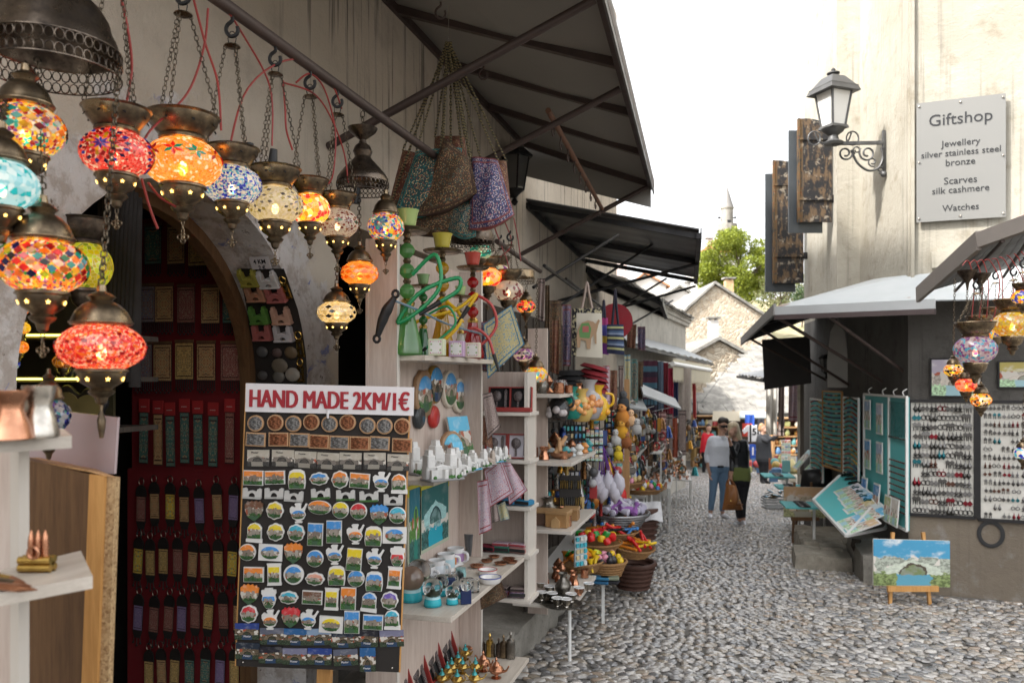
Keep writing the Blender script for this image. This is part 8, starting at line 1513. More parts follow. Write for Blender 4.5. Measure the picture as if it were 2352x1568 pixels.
for bi,(x0,x1,y0,y1,rows,cols,nm)in enumerate(((2088,2240,920,1180,12,7,'left'),(2248,2420,922,1192,14,7,'right'))):
 a,c,d=onwall(x0,y1,.04),onwall(x1,y1,.04),onwall(x0,y0,.04);w,h=(c-a).length,d.z-a.z
 e=thing('earring_board','%s cream earring board in a black frame on the grimy wall'%nm,'display board',a,RZ_AC,'earring boards');MB().box((w/2,.012,h/2),(w,.012,h)).obj('felt',CREAM,e)
 for p,q in(((0,0,0),(0,0,h)),((w,0,0),(w,0,h)),((0,0,0),(w,0,0)),((0,0,h),(w,0,h))):MB().bar(p,q,.035,.03).obj('frame_bar',BLACKM,e)
 Rm=Matrix.Rotation(RZ_AC,3,'Z');s=1.6 if bi==0 else 1.1
 for j in range(rows):
  for i in range(cols):
   if random.random()<.05:continue
   me,kn=random.choice(EM);cl_,cn=random.choice(EC);p=a+Rm@Vector((w*(.06+.88*(i+.5)/cols+rnd(-.01,.01)),-.006,h*(1-(j+.55)/(rows+.3))))
   t=thing('earring_pair','%s %s earrings, %s column, %s row of the %s earring board'%(cn,kn,ORD[i],ORD[j],nm),'earrings',p,RZ_AC,'earrings on the %s board'%nm)
   for sx_ in(-1,1):o=O('earring',me,METALC,t,(sx_*w/cols*.22,0,0),col=cl_);o.scale=(s*1.15,)*3
   # turquoise bead boards along the street wall
BEAD=[(.28,.05,.03),(.45,.28,.04),(.05,.10,.06),(.10,.03,.02),(.35,.18,.08),(.04,.06,.14),(.4,.36,.3)]
bead=MB().ball((0,0,0),(.012,.012,.016),6,4).mesh('bead',60)
def bead_board(label,x0,x1,y0,y1,D0,D1,rows,frame,posts=True,per=14,br=.013,sway=.01):
 a,c=P(x0,y1,D0),P(x1,y1,D1);c.z=a.z;top=P(x0,y0,D0);d=c-a;w,h=d.length,top.z-a.z;e=thing('bead_board',label,'display board',a,math.atan2(d.y,d.x),'turquoise bead boards')
 MB().box((w/2,.01,h/2),(w,.015,h)).obj('panel',TURQ,e)
 for p,q in(((0,0,0),(0,0,h)),((w,0,0),(w,0,h)),((0,0,0),(w,0,0)),((0,0,h),(w,0,h))):MB().bar(p,q,.022).obj('frame_bar',frame,e)
 for r in range(rows):
  z=h*(1-(r+.7)/(rows+.4))
  for k in range(0,per,2):
   b=MB();col=random.choice(BEAD)
   for m_ in range(2):u=(k+m_+.5)/per;b.ball((w*(.05+.9*u),-.008,z-sway*math.sin(PI*u)),(w*.42/per,br,br*1.1),6,4)
   b.obj('bead_strand',PAINT,e,60,col=col,kind='stuff')
bead_board('bead board in a wooden frame, tallest of the turquoise boards',1890,1934,898,1068,11.0,10.3,17,PINE);bead_board('bead bracelet board with white posts left of the wooden frame',1862,1890,915,1090,12.2,11.3,16,WHITEM,sway=-.03);bead_board('silver bracelet board right of the wooden frame',1938,1972,912,1112,10.1,9.4,19,WHITEM,sway=-.04)
a,c=P(1986,1166,9.30),P(2084,1172,7.92);c.z=a.z;d=c-a;w=d.length;h=P(1986,905,9.30).z-a.z;rzp=math.atan2(d.y,d.x)
pb=thing('postcard_board','wide turquoise board of small paintings and necklaces by the earrings','display board',a,rzp);MB().box((w/2,.012,h/2),(w,.016,h)).obj('panel',TURQ,pb)
for x in(0,w*.62,w):MB().bar((x,-.005,0),(x,-.005,h),.025).obj('frame_bar',WHITEM,pb)
for z in(0,h):MB().bar((0,-.005,z),(w,-.005,z),.025).obj('frame_bar',WHITEM,pb)
for x in(.15,.5,.75,.95):MB().tube(smooth_path([(w*x,0,h),(w*x,-.02,h+.05),(w*x,.02,h+.08)],4),.006,5).obj('hook',WHITEM,pb,60)
b=MB()
for i in range(16):x=w*(.65+.32*i/15);b.tube([(x,-.012,h*.96),(x,-.014,h*rnd(.66,.70))],.0025,4).ball((x,-.016,h*.68),.012,6,4)
b.obj('necklaces',METALC,pb,60,col=(.10,.13,.12),kind='stuff');b=MB()
for i in range(9):
 for j in range(9):b.ball((w*(.66+.30*i/8),-.014,h*(.12+.38*j/8)),.010,6,4)
b.obj('pendants',METALC,pb,60,col=(.20,.06,.05),kind='stuff')
def card(label,p,w,h,rot,mat,col,par=None,grp='small painted cards'):
 e=thing('painted_card',label,'picture',p,rot=rot,group=grp);MB().box((0,.006,h/2),(w,.012,h)).obj('mount',M('white_card',(.70,.70,.68),.6),e);MB().slab([(-w*.44,h*.06),(w*.44,h*.06),(w*.44,h*.94),(-w*.44,h*.94)],-.003,0).obj('picture',mat,e,None,'xz',col=col)
Rp=Matrix.Rotation(rzp,3,'Z')
for i,(u,v)in enumerate(((.14,.70),(.44,.68),(.14,.36),(.44,.36),(.12,.03),(.44,.02),(.72,.01),(.88,.01))):card('small painting on the turquoise board, %s'%['top left','top right','middle left','middle right','bottom left','bottom centre','leaning at the foot, left','leaning at the foot, right'][i],a+Rp@Vector((w*u,-.03-.05*(i>3),h*v)),.20,.34 if i<6 else .28,(-.08 if i>3 else 0,0,rzp),PIC_CARD,[(.30,.42,.60),(.5,.55,.65),(.08,.30,.6),(.35,.42,.55),(.1,.3,.65),(.08,.25,.5),(.4,.42,.2),(.6,.55,.5)][i])
# sloping postcard table on a white frame
tl,tr,br,bl=P(1930,1092,9.6),P(2000,1168,8.6),P(1944,1230,8.3),P(1868,1148,9.3);pt=thing('postcard_table','sloping turquoise table of postcards on a white frame','table',Vector((tl.x,tl.y,gz(9.5))));po=Vector(pt.location)
MB().sheet(bl-po,br-po,tr-po,tl-po,.02).obj('slope',TURQ,pt);bk=[P(2082,1172,9.0),P(1985,1095,10.1)];bk[0].z=tr.z;bk[1].z=tl.z;MB().sheet(tl-po,tr-po,bk[0]-po,bk[1]-po,.02).obj('flat_top',TURQ,pt)
for p,q in((bl,br),(br,tr),(tr,bk[0]),(tl,bl)):MB().bar(p-po,q-po,.03).obj('frame_bar',WHITEM,pt)
for p,q in((br,br+(bk[0]-tr)),(bk[0],Vector((bk[0].x,bk[0].y,bk[0].z-.5))),(br+(bk[0]-tr)*1.0,bk[0]-Vector((0,0,.02)))):MB().bar(p-po,q-po,.028).obj('leg',WHITEM,pt)
MB().bar(P(1965,1245,8.9)-po,Vector((*P(1990,1200,9.2).xy,gz(9)))-po,.09).obj('prop',DOORW,pt)
n_=(br-bl).cross(tl-bl).normalized();Rm=Matrix(((br-bl).normalized(),-n_,n_.cross((br-bl).normalized())*1.0)).transposed()
ux=(br-bl).normalized();uz=(tl-bl).normalized();uz=(uz-ux*uz.dot(ux)).normalized();uy=uz.cross(ux);Rm=Matrix((ux,uy,uz)).transposed();L1,L2=(br-bl).length,(tl-bl).length
for i,(u,v,w_,h_,c)in enumerate(((.08,.42,.2,.30,(.55,.58,.65)),(.24,.38,.15,.34,(.35,.5,.6)),(.38,.36,.15,.36,(.10,.35,.60)),(.52,.30,.15,.34,(.5,.42,.2)),(.64,.42,.15,.3,(.55,.6,.62)),(.78,.46,.2,.26,(.12,.40,.62)),(.76,.04,.2,.26,(.2,.45,.65)),(.93,.06,.15,.34,(.6,.42,.25)))):card('postcard on the sloping table, %s'%ordl(i,8),bl+ux*(u*L1)+uz*(v*L2)-uy*.006,w_,h_,Rm.to_euler(),PIC_CARD,c,None,'postcards on the sloping table')
b=MB();b2=MB();f0,f1=tl.lerp(tr,.05),bk[1].lerp(bk[0],.05)
for r in range(7):
 t=thing('bracelet_tray','%s tray of bracelets behind the postcards'%ORD[r],'tray',tl.lerp(tr,.08+.125*r)+Vector((0,0,.004)),math.atan2((bk[0]-tr).y,(bk[0]-tr).x),'bracelet trays');W_=(bk[0]-tr).length*.62;MB().box((W_*.55,0,.006),(W_,.12,.01)).obj('tray',M('tan_felt',(.34,.28,.18),.9)if r>3 else TURQ,t);b=MB()
 for i in range(16):b.tube([(W_*(.1+.9*i/16)+.03*math.cos(a_),.045*math.sin(a_),.022+.012*math.sin(a_*2))for a_ in[TAU*k/7 for k in range(7)]],.007,4,closed=True)
 b.obj('bracelets',METALC,t,60,col=random.choice([(.05,.07,.06),(.16,.04,.03),(.05,.2,.2),(.12,.12,.11)]),kind='stuff')
 # smaller turquoise ledges and second postcard table further along
for i,(q,D,w_,l_)in enumerate((((1860,1160),9.9,.45,.5),((1800,1092),13.4,.5,.55),((1828,1118),12.4,.4,.5))):
 p=P(*q,D);e=thing('bracelet_ledge','turquoise ledge with silver bracelets, %s'%['nearest, beside the sloping table','farthest, by the standing man','between the crate and the chair'][i],'ledge',p,RZ_BA,'turquoise ledges');MB().box((0,-.1,0),(l_,w_,.02)).obj('board',TURQ,e);b=MB()
 for k in range(12):b.tube([(-l_*.3+.035*k+.03*math.cos(a_),-.1+.05*math.sin(a_)*1.4,.02)for a_ in[TAU*m_/7 for m_ in range(7)]],.008,4,closed=True)
 b.obj('bracelets',METALC,e,60,col=(.14,.14,.14),kind='stuff');MB().bar((0,.05,0),(0,.05,gz(12)-p.z),.03).obj('leg',WHITEM,e)
for i,(q,D)in enumerate((((1825,1075),13.0),((1848,1060),13.6),((1850,1085),12.2),((1872,1068),11.9))):card('pale postcard display leaning on the far turquoise stand, %s'%ordl(i,4),P(*q,D),.4,.5,(-.7,0,RZ_BA),PIC_CARD,[(.4,.6,.65),(.5,.6,.62),(.6,.6,.65),(.4,.55,.6)][i],None,'far postcard displays')
# paintings on easels
def easel(label,tlp,trp,brp,D,mat,legs,up):
 p=P(*tlp,D);w,h=(trp[0]-tlp[0])*D/F,(brp[1]-trp[1])*D/F;o=P((tlp[0]+trp[0])/2,brp[1],D);e=thing('easel_painting',label,'painting',o,rot=(-.06,math.radians(1.5),TH));MB().box((0,.01,h/2),(w,.018,h),bev=.002).obj('canvas',M('canvas_edge',(.6,.58,.52),.8),e);MB().slab([(-w*.5,.002),(w*.5,.002),(w*.5,h-.002),(-w*.5,h-.002)],-.004,.0).obj('painted_face',mat,e,None,'xz')
 E2=thing('easel','wooden easel carrying the '+label,'easel',o,TH);zb=gz(o.y)-o.z
 for sx_ in(-1,1):MB().bar((sx_*w*.20,.045+.06*h,h+.06),(sx_*w*.26,.035,zb),.028).obj('leg',PINE if up else DKWOOD,E2)
 MB().bar((0,.06,h*.9),(0,.45,zb),.028).obj('back_leg',PINE if up else DKWOOD,E2);MB().bar((-w*.33,-.02,-.015),(w*.33,-.02,-.015),.03,.05).obj('tray',PINE if up else DKWOOD,E2)
easel('blue oil painting of the arched bridge by the wall foot',(2006,1235),(2182,1240),(2184,1346),7.35,PIC_OIL,0,True);easel('brown landscape painting of a bridge above the stone steps',(1800,1112),(1896,1118),(1896,1188),11.2,PIC_TAN,0,False)
for i,(x0,x1,y0,y1,m_,c)in enumerate(((2140,2252,826,908,PIC_CARD,(.5,.45,.55)),(2296,2420,832,888,PIC_CARD,(.5,.42,.12)))):
 a,c2,d2=onwall(x0,y1,.03),onwall(x1,y1,.03),onwall(x0,y0,.03);w,h=(c2-a).length,d2.z-a.z;e=thing('framed_picture',['pale watercolour in a thin dark frame on the grimy wall','yellow landscape in a dark frame at the right edge'][i],'picture',a,RZ_AC);MB().box((w/2,.01,h/2),(w+.03,.02,h+.03)).obj('frame',BLACKM,e);MB().slab([(0,0),(w,0),(w,h),(0,h)],-.006,-.002).obj('picture',m_,e,None,'xz',col=c)
b=MB();p=onwall(2276,1226,.032);b.tube([(.10*math.cos(t),0,.115*math.sin(t))for t in[TAU*i/28 for i in range(28)]],[.022+.006*math.sin(i)for i in range(28)],5,closed=True,T=None)if False else b.tube([(.10*math.cos(t),0,.115*math.sin(t))for t in[TAU*i/28 for i in range(28)]],.02,5,closed=True)
o=b.obj('graffiti_ring',BLACKC,None,60,loc=p,rz=RZ_AC);o.scale=(1,.08,1);tag(o,'black sprayed ring on the wall base under the earrings','graffiti')
# plastic crate
cr=P(1780,1166,16.0);e=thing('plastic_crate','grey plastic crate of oddments on the street by the easel','crate',cr,TH);w,h,dd=.46,.20,.32;GP=M('grey_plastic',(.38,.39,.40),.45)
for k in range(4):MB().box((0,0,.02+h*k/3.4),(w,dd,.022)).obj('rim',GP,e)if k in(0,)else[MB().box((x,y,.02+h*k/3.4),(sx2,sy2,.03)).obj('rim',GP,e)for x,y,sx2,sy2 in((0,-dd/2,w,.014),(0,dd/2,w,.014),(-w/2,0,.014,dd),(w/2,0,.014,dd))]
for i in range(13):MB().box((-w/2+w*i/12,-dd/2,h/2),(.012,.012,h)).obj('bar',GP,e)
for i in range(14):tag(MB().box((0,0,0),(rnd(.1,.25),rnd(.03,.06),.02),bev=.004).obj('oddment',METALC,None,loc=cr+Vector((rnd(-.18,.18),rnd(-.12,.12),.19+.012*i)),rot=(rnd(-.4,.4),rnd(-.4,.4),rnd(0,3)),col=random.choice([(.03,.03,.03),(.2,.14,.06),(.1,.25,.35),(.3,.3,.3)])),'small oddment piled in the grey plastic crate','oddment','oddments in the plastic crate')
tag(MB().slab([(-.14,0),(.14,0),(.15,.35),(.10,.75),(.0,.92),(-.10,.75),(-.15,.35)],-.02,.02,.01).obj('arched_board',M('dirty_white',(.52,.51,.49),.8,var=.2),None,loc=P(1925,890,10.6)+Vector((0,0,0)),rz=RZ_BA+.9),'white arched board leaning on the dark street wall','board')
for i,(x0,x1,y0,y1,D)in enumerate(((1972,1984,830,1130,9.75),(1850,1862,850,1100,13.1),(1830,1850,880,1090,14.6))):a,c=P(x0,y1,D),P(x1,y0,D);tag(MB().box((0,0,0),((x1-x0)*D/F*1.6,.05,c.z-a.z),bev=.01).obj('door_leaf',DOORW,None,loc=(a+c)/2+Vector((.05,0,0)),rz=RZ_BA+.2),'dark open shop door leaf on the right wall, %s'%['nearest','middle','farthest'][i],'door')
e=thing('handbag_chair','white frame chair piled with black bags','chair',Vector((*P(1880,1130,11.6).xy,gz(11.5)+.25)),.4)
for x in(-.2,.2):
 for y in(-.2,.2):MB().bar((x,y,-.35),(x,y,.42),.025).obj('leg',WHITEM,e)
MB().box((0,0,.42),(.45,.45,.025)).obj('seat',TURQ,e);tag(pillow('black_bag',[Vector((-.22,0,.22)),Vector((.2,0,.26)),Vector((.26,0,-.06)),Vector((-.25,0,-.04))],.12,LEATH,None,Vector((*P(1880,1130,11.5).xy,gz(11.5)+.75)),8,(.015,.015,.017)),'crumpled black bag on the white frame chair','bag')
# near awning at the right edge
p1,p2,p3,p4=P(2108,677,6.8),P(2248,552,5.3),P(2560,440,4.6),P(2560,545,6.4);rw=thing('pink_awning','tin awning with a pink top at the right edge','awning',p1);n=14
for i in range(n):t0,t1=i/n,(i+.93)/n;a,b_,c,d=p1.lerp(p4,t0),p1.lerp(p4,t1),p2.lerp(p3,t1),p2.lerp(p3,t0);MB().sheet(a-p1,b_-p1,c-p1,d-p1,.015).obj('roof_strip',M('tin_strip',(.17,.165,.16),.5,.4),rw)
MB().bar((0,0,0),p2-p1,.03,.13).obj('edge_board',M('weathered_board',(.20,.178,.16),.8,var=.3),rw);MB().sheet(p2-p1,p3-p1,p3-p1+Vector((.1,.25,.22)),p2-p1+Vector((.25,.3,.16)),.01).obj('pink_top',PINKTOP,rw);MB().bar(p2-p1,p3-p1,.05,.10).obj('front_board',MATS['weathered_board'],rw)
for i in range(3):MB().cyl(p1.lerp(p4,.2+.25*i)-p1-Vector((0,0,.06)),p2.lerp(p3,.2+.25*i)-p1-Vector((0,0,.06)),.012).obj('rod',IRON,rw,50)
# ================================================================ goods at the far end
random.seed(51)
def jersey(label,q,D,cols,num):
 p=P(*q,D);e=thing('football_shirt',label,'shirt',p,TH,'football shirts at the far end');s=.62;out=[(-.25,-.36),(.25,-.36),(.26,.12),(.44,-.02),(.52,.12),(.30,.36),(.10,.38),(0,.33),(-.10,.38),(-.30,.36),(-.52,.12),(-.44,-.02),(-.26,.12)]
 MB().slab([(a*s*1.25,c*s*1.25)for a,c in out],-.02,.02,.008).obj('shirt',stripes('shirt_'+num,cols,0),e,None,'xz');O('number',fit_text(num,.13*len(num)*1.1,.004,.03),CLOTHW if num=='12' else BLACKINK,e,(0,-.024,.05))
CLOTHW=M('white_print',(.75,.75,.75),.8)
jersey('black and white striped football shirt numbered 5',(1732,995),27,[(0,(.6,.6,.62)),(.3,(.02,.02,.02)),(.38,(.65,.65,.66)),(.62,(.02,.02,.02)),(.7,(.6,.6,.62))],'5');jersey('blue football shirt numbered 12',(1737,1040),26,[(0,(.6,.6,.64)),(.2,(.02,.08,.42)),(.8,(.6,.6,.64))],'12')
for i,(q,D,c)in enumerate((((1716,985),27.5,(.5,.05,.03)),((1722,965),28,(.02,.08,.4)),((1745,975),28,(.03,.03,.04)))):tag(drape('hung_shirt',[Vector((-.16,0,.2)),Vector((.16,0,.2)),Vector((.16,0,-.25)),Vector((-.16,0,-.25))],CLOTH,None,1.5,.03,P(*q,D),c),'%s cloth hung behind the football shirts'%['red','blue','black'][i],'cloth')
FC=[(.4,.18,.05),(.45,.3,.08),(.4,.12,.05),(.1,.2,.35),(.6,.55,.45),(.3,.3,.12),(.5,.08,.08),(.12,.3,.3),(.7,.6,.3)]
SH=[MB().box((0,0,.1),(.22,.16,.2),bev=.03).mesh('souvenir'),MB().lathe([(.08,0),(.12,.1),(.07,.22),(.03,.3)],8).mesh('souvenir',50),MB().ball((0,0,.1),.11,8,6).mesh('souvenir',60),MB().slab([(-.1,0),(.1,0),(.1,.28),(-.1,.28)],-.01,.01).mesh('souvenir')]
SN=['boxy','vase-shaped','round','flat']
def heap(where,x0,x1,y0,y1,D0,D1,n):
 for i in range(n):
  k=random.randrange(4);c=random.choice(FC);p=P(rnd(x0,x1),rnd(y0,y1),rnd(D0,D1));p.z=max(p.z,gz(p.y));dec('souvenir','%s souvenir %s'%(SN[k],where),'souvenir',p,SH[k],PAINT,TH+rnd(-.5,.5),'souvenirs '+where,c)
def shelf_stand(label,x0,x1,y0,y1,D,rows,where,n):
 a=P(x0,y1,D);s=D/F;w,h=(x1-x0)*s,(y1-y0)*s;e=thing('stall_shelves',label,'shelf unit',a,TH);MB().box((w/2,.3,h/2),(w,.03,h)).obj('back',DKWOOD,e)
 for r in range(rows+1):MB().box((w/2,.1,h*r/rows),(w,.4,.04)).obj('shelf',MIDWOOD,e)
 for x in(0,w):MB().box((x,.1,h/2),(.06,.4,h)).obj('upright',MIDWOOD,e)
 for i in range(n):
  k=random.randrange(4);r=i%rows;p=a+Matrix.Rotation(TH,3,'Z')@Vector((rnd(.08,w-.08),rnd(-.06,.1),h*r/rows+.02));o=dec('souvenir','%s souvenir %s'%(SN[k],where),'souvenir',p,SH[k],PAINT,TH+rnd(-.4,.4),'souvenirs '+where,random.choice(FC));o.scale=(.8,)*3
shelf_stand('brown stall shelves of leather goods behind the man in red',1592,1650,955,1075,29.5,5,'on the brown shelves behind the man in red',34);shelf_stand('stall shelves of trinkets behind the photographing man',1775,1850,960,1085,25.5,6,'on the shelves right of the photographing man',44);heap('on the ground heap under the football shirts',1695,1755,1065,1090,25,27,30);heap('on the low table beside the photographing man',1775,1830,1070,1110,19,22,34)
rack('postcard_spinner','tall postcard rack beside the photographing man',1795,1816,1010,1085,20.5,WHITEP,3,6,PIC_CARD,FC,.85,cat='rack',piece='postcard')
for i,(q,D,w,h,c)in enumerate((((1668,952),28,.95,.22,(.42,.37,.28)),((1736,950),28,1.1,.14,(.34,.38,.38)))):o=P(*q,D);tag(MB().sheet(Vector((-w/2,0,-h)),Vector((w/2,.3,-h)),Vector((w/2,1.0,h*.4)),Vector((-w/2,.8,h*.4)),.03).obj('stall_canopy',CLOTH,None,loc=o,col=c),'%s canvas canopy over a far stall'%['cream','pale striped'][i],'canopy')
FELT=M('felted_wool',(.50,.47,.42),.95,var=.25,sc=9)
for i,(x0,x1,y0,y1,D,m_)in enumerate(((1760,1786,868,998,18.5,FELT),(1788,1802,870,1002,17.8,FAB_GREY),(1812,1834,862,968,17.2,FAB_PINK))):o=P(x0,y0,D);tag(drape('hung_felt',[Vector((0,0,0)),P(x1,y0,D)-o,P(x1,y1,D)-o,P(x0,y1,D)-o],m_,None,2,.04,o),['broad off-white wool hanging beside the slab roof','grey wool hanging next to the off-white one','pale flowered hanging under the far right awning'][i],'hanging')
for i in range(6):x=1838+i*3;tag(MB().box((0,0,0),(.10,.12,3.0)).obj('shop_post',DOORW if i%2 else PL_TWO,None,loc=P(x,985,15.2+i*.35)),'upright post of the far right shopfront, %s'%ordl(i,6),'post','posts of the far right shopfront')
sl=thing('overhead_wire','thin cable sagging across the stone gables','cable',P(1850,590,30));MB().tube(smooth_path([(0,0,0),P(1790,700,32)-P(1850,590,30),P(1705,800,34)-P(1850,590,30),P(1610,925,30)-P(1850,590,30)],6),.012,4).obj('cable',BLACKC,sl)
# ================================================================ people
def caps(b,p0,p1,r0,r1,n=12):
 p0,p1=Vector(p0),Vector(p1);b.ball(p0,r0,n,8);b.ball(p1,r1,n,8)
 if(p1-p0).length>1e-4:b.cyl(p0,p1,r0,r1,n)
def skin(name,segs,voxel,mats,parent,sub=0):
 """one continuous surface grown over tapered limbs; each face takes the material of the nearest limb"""
 b=MB();[caps(b,*s[:4])for s in segs];me=b.mesh(name);ob=bpy.data.objects.new(name,me);COL.objects.link(ob)
 md=ob.modifiers.new('r','REMESH');md.mode='VOXEL';md.voxel_size=voxel;md.use_smooth_shade=True;sm=ob.modifiers.new('s','SMOOTH');sm.factor=.5;sm.iterations=3
 dg=bpy.context.evaluated_depsgraph_get();m2=bpy.data.meshes.new_from_object(ob.evaluated_get(dg));bpy.data.objects.remove(ob);m2.name=name
 n=len(m2.polygons);c=np.empty(n*3,'f');m2.polygons.foreach_get('center',c);c=c.reshape(-1,3);best=np.full(n,9e9);idx=np.zeros(n,'i')
 for s in segs:
  p0,p1=np.array(s[0]),np.array(s[1]);d=p1-p0;L=max(1e-9,d@d);t=np.clip(((c-p0)@d)/L,0,1);dist=np.linalg.norm(c-p0-t[:,None]*d,axis=1)-(s[2]+(s[3]-s[2])*t);q=dist<best;best[q]=dist[q];idx[q]=s[4]
 m2.materials.clear();[m2.materials.append(m)for m in mats];m2.polygons.foreach_set('material_index',idx);m2.polygons.foreach_set('use_smooth',[True]*n);return O(name,m2,None,parent)
def hand(w,d,side,mi,s=1.0,curl=.5):
 """palm and five fingers from the wrist w along d"""
 d=Vector(d).normalized();sd=Vector(side).normalized();sd=(sd-d*sd.dot(d)).normalized();up=d.cross(sd);w=Vector(w);S=[];pc=w+d*.05*s
 S.append((w,pc,.026*s,.030*s,mi));S.append((pc-sd*.022*s,pc+sd*.022*s+d*.02*s,.020*s,.019*s,mi))
 for k,(o,L)in enumerate(((-.030,.058),(-.011,.070),(.010,.075),(.030,.066))):a=pc+sd*o*s+d*.035*s;m=a+d*L*.5*s+up*curl*.012*s;e=m+(d*(1-curl*.7)+up*curl).normalized()*L*.5*s;S+=[(a,m,.0105*s,.0095*s,mi),(m,e,.0095*s,.008*s,mi)]
 a=w+sd*.02*s+d*.015*s;m=a+sd*.035*s+d*.025*s;S+=[(a,m,.013*s,.011*s,mi),(m,m+d*.03*s+up*.01*s,.011*s,.009*s,mi)];return S
def fill_torso(segs):
 out=[]
 for a,c in zip(segs,segs[1:]+[None]):
  out.append(a);hz=lambda q:q is not None and abs(q[0].z-q[1].z)<.04 and abs(q[0].x-q[1].x)>.1
  if hz(a)and hz(c):
   for k in range(1,7):t=k/7;out.append((a[0].lerp(c[0],t),a[1].lerp(c[1],t),a[2]+(c[2]-a[2])*t,a[3]+(c[3]-a[3])*t,a[4]if t<.5 else c[4]))
 return out
def person(label,px0,py0,D,limbs,mats,voxel=.009,extra=None):
 p=P(px0,py0,D);e=thing('person',label,'person',p,TH);s=D/F;J=lambda q:Vector(((q[0]-px0)*s,q[2]if len(q)>2 else 0,(py0-q[1])*s));segs=[]
 for l in limbs:
  if l[0]=='hand':segs+=hand(J(l[1]),J(l[2])-J(l[1]),Vector(l[3]),l[4],*l[5:])
  else:segs.append((J(l[0]),J(l[1]),l[2],l[3],l[4]))
 segs=fill_torso(segs);skin('body',segs,voxel,mats,e);return e,J
HB_,HD=(.20,.14,.085),(.02,.016,.014);MSKIN=SKINM
SHIRT=M('white_shirt',(.66,.69,.76),.85,var=.08,sc=14,bump=.8,bsc=18);JEAN=M('blue_denim',(.13,.22,.34),.9,var=.2,sc=25,bump=.4,bsc=30);SHOEW=M('white_shoe',(.68,.68,.72),.5);BLKL=M('black_leather',(.014,.015,.018),.32,var=.2,bump=.5,bsc=25);OLIVE=M('olive_cloth',(.15,.18,.055),.9,bump=.5,bsc=25);BLKT=M('black_trouser',(.012,.012,.015),.85);SUITM=M('charcoal_coat',(.04,.042,.048),.85,bump=.5,bsc=18);REDT=M('red_shirt',(.55,.015,.03),.85);BLOND=M('blonde_hair',(.52,.42,.28),.5,var=.35,sc=40,stretch=(1,1,.12));DKH=M('dark_hair',(.025,.018,.014),.6);FAIRH=M('fair_hair',(.34,.20,.10),.6)
# man in white shirt
man,J=person('man in white shirt, blue jeans and sunglasses with a hand in his pocket',1645,1187,14.2,[((1660,973),(1661,978),.088,.084,0),((1662,985),(1663,988,-.02),.070,.055,0),((1663,981,-.09),(1663,984,-.10),.016,.018,0),((1650,980),(1650,982),.022,.018,0),((1671,980),(1671,982),.022,.018,0),((1659,990),(1657,1003),.052,.058,0),((1636,1010),(1671,1010),.078,.078,1),((1640,1024),(1668,1024),.118,.115,1),((1641,1045),(1664,1045),.110,.110,1),((1641,1062),(1661,1062),.115,.115,1),((1641,1076),(1660,1076),.112,.112,2),((1641,1082),(1637,1126,-.02),.098,.068,2),((1637,1126,-.02),(1633,1166),.068,.052,2),((1633,1166),(1632,1176),.040,.036,0),((1660,1082),(1662,1128,.0),.098,.070,2),((1662,1128,.0),(1659,1168),.070,.052,2),((1659,1168),(1660,1178),.040,.036,0),((1632,1181,.03),(1626,1184,-.14),.042,.036,3),((1660,1182,.03),(1667,1184,-.14),.042,.036,3),((1633,1012),(1625,1045,.03),.068,.056,1),((1625,1045,.03),(1625,1058,.0),.056,.052,1),((1625,1058,.0),(1629,1082,-.03),.044,.034,0),('hand',(1629,1082,-.03),(1634,1100,-.06),(1,0,0),0,1.0,.3),((1673,1012),(1680,1045,.05),.066,.054,1),((1680,1045,.05),(1679,1060,.02),.052,.046,1),((1679,1060,.02),(1676,1084,-.04),.042,.032,0),('hand',(1676,1084,-.04),(1675,1100,-.05),(-1,0,0),0)],[MSKIN,SHIRT,JEAN,SHOEW])
skin('hair',[(J((1660,968,.015)),J((1660,973,.04)),.088,.080,0),(J((1655,966,-.03)),J((1666,966,-.03)),.058,.058,0)],.012,[DKH],man);MB().slab([(-.07,-.02),(-.015,-.024),(0,-.008),(.015,-.024),(.07,-.02),(.078,.02),(-.078,.02)],-.012,.0,.003).obj('sunglasses',BLACKC,man,loc=J((1662,978,-.094)));MB().tube([J((1638+27*i/12,1069-abs(i-6)*-.2,-.118*math.sin(PI*i/12)-.01))for i in range(13)],.020,6).obj('belt',BLKT,man,60);MB().box((0,0,0),(.05,.012,.008)).obj('mouth',M('lip',(.30,.10,.08),.5),man,loc=J((1663,987,-.072)));MB().slab([(-.05,.05),(.05,.05),(.08,.09),(0,-.02),(-.08,.09)],-.012,0).obj('collar',SHIRT,man,loc=J((1657,1006,-.085)))
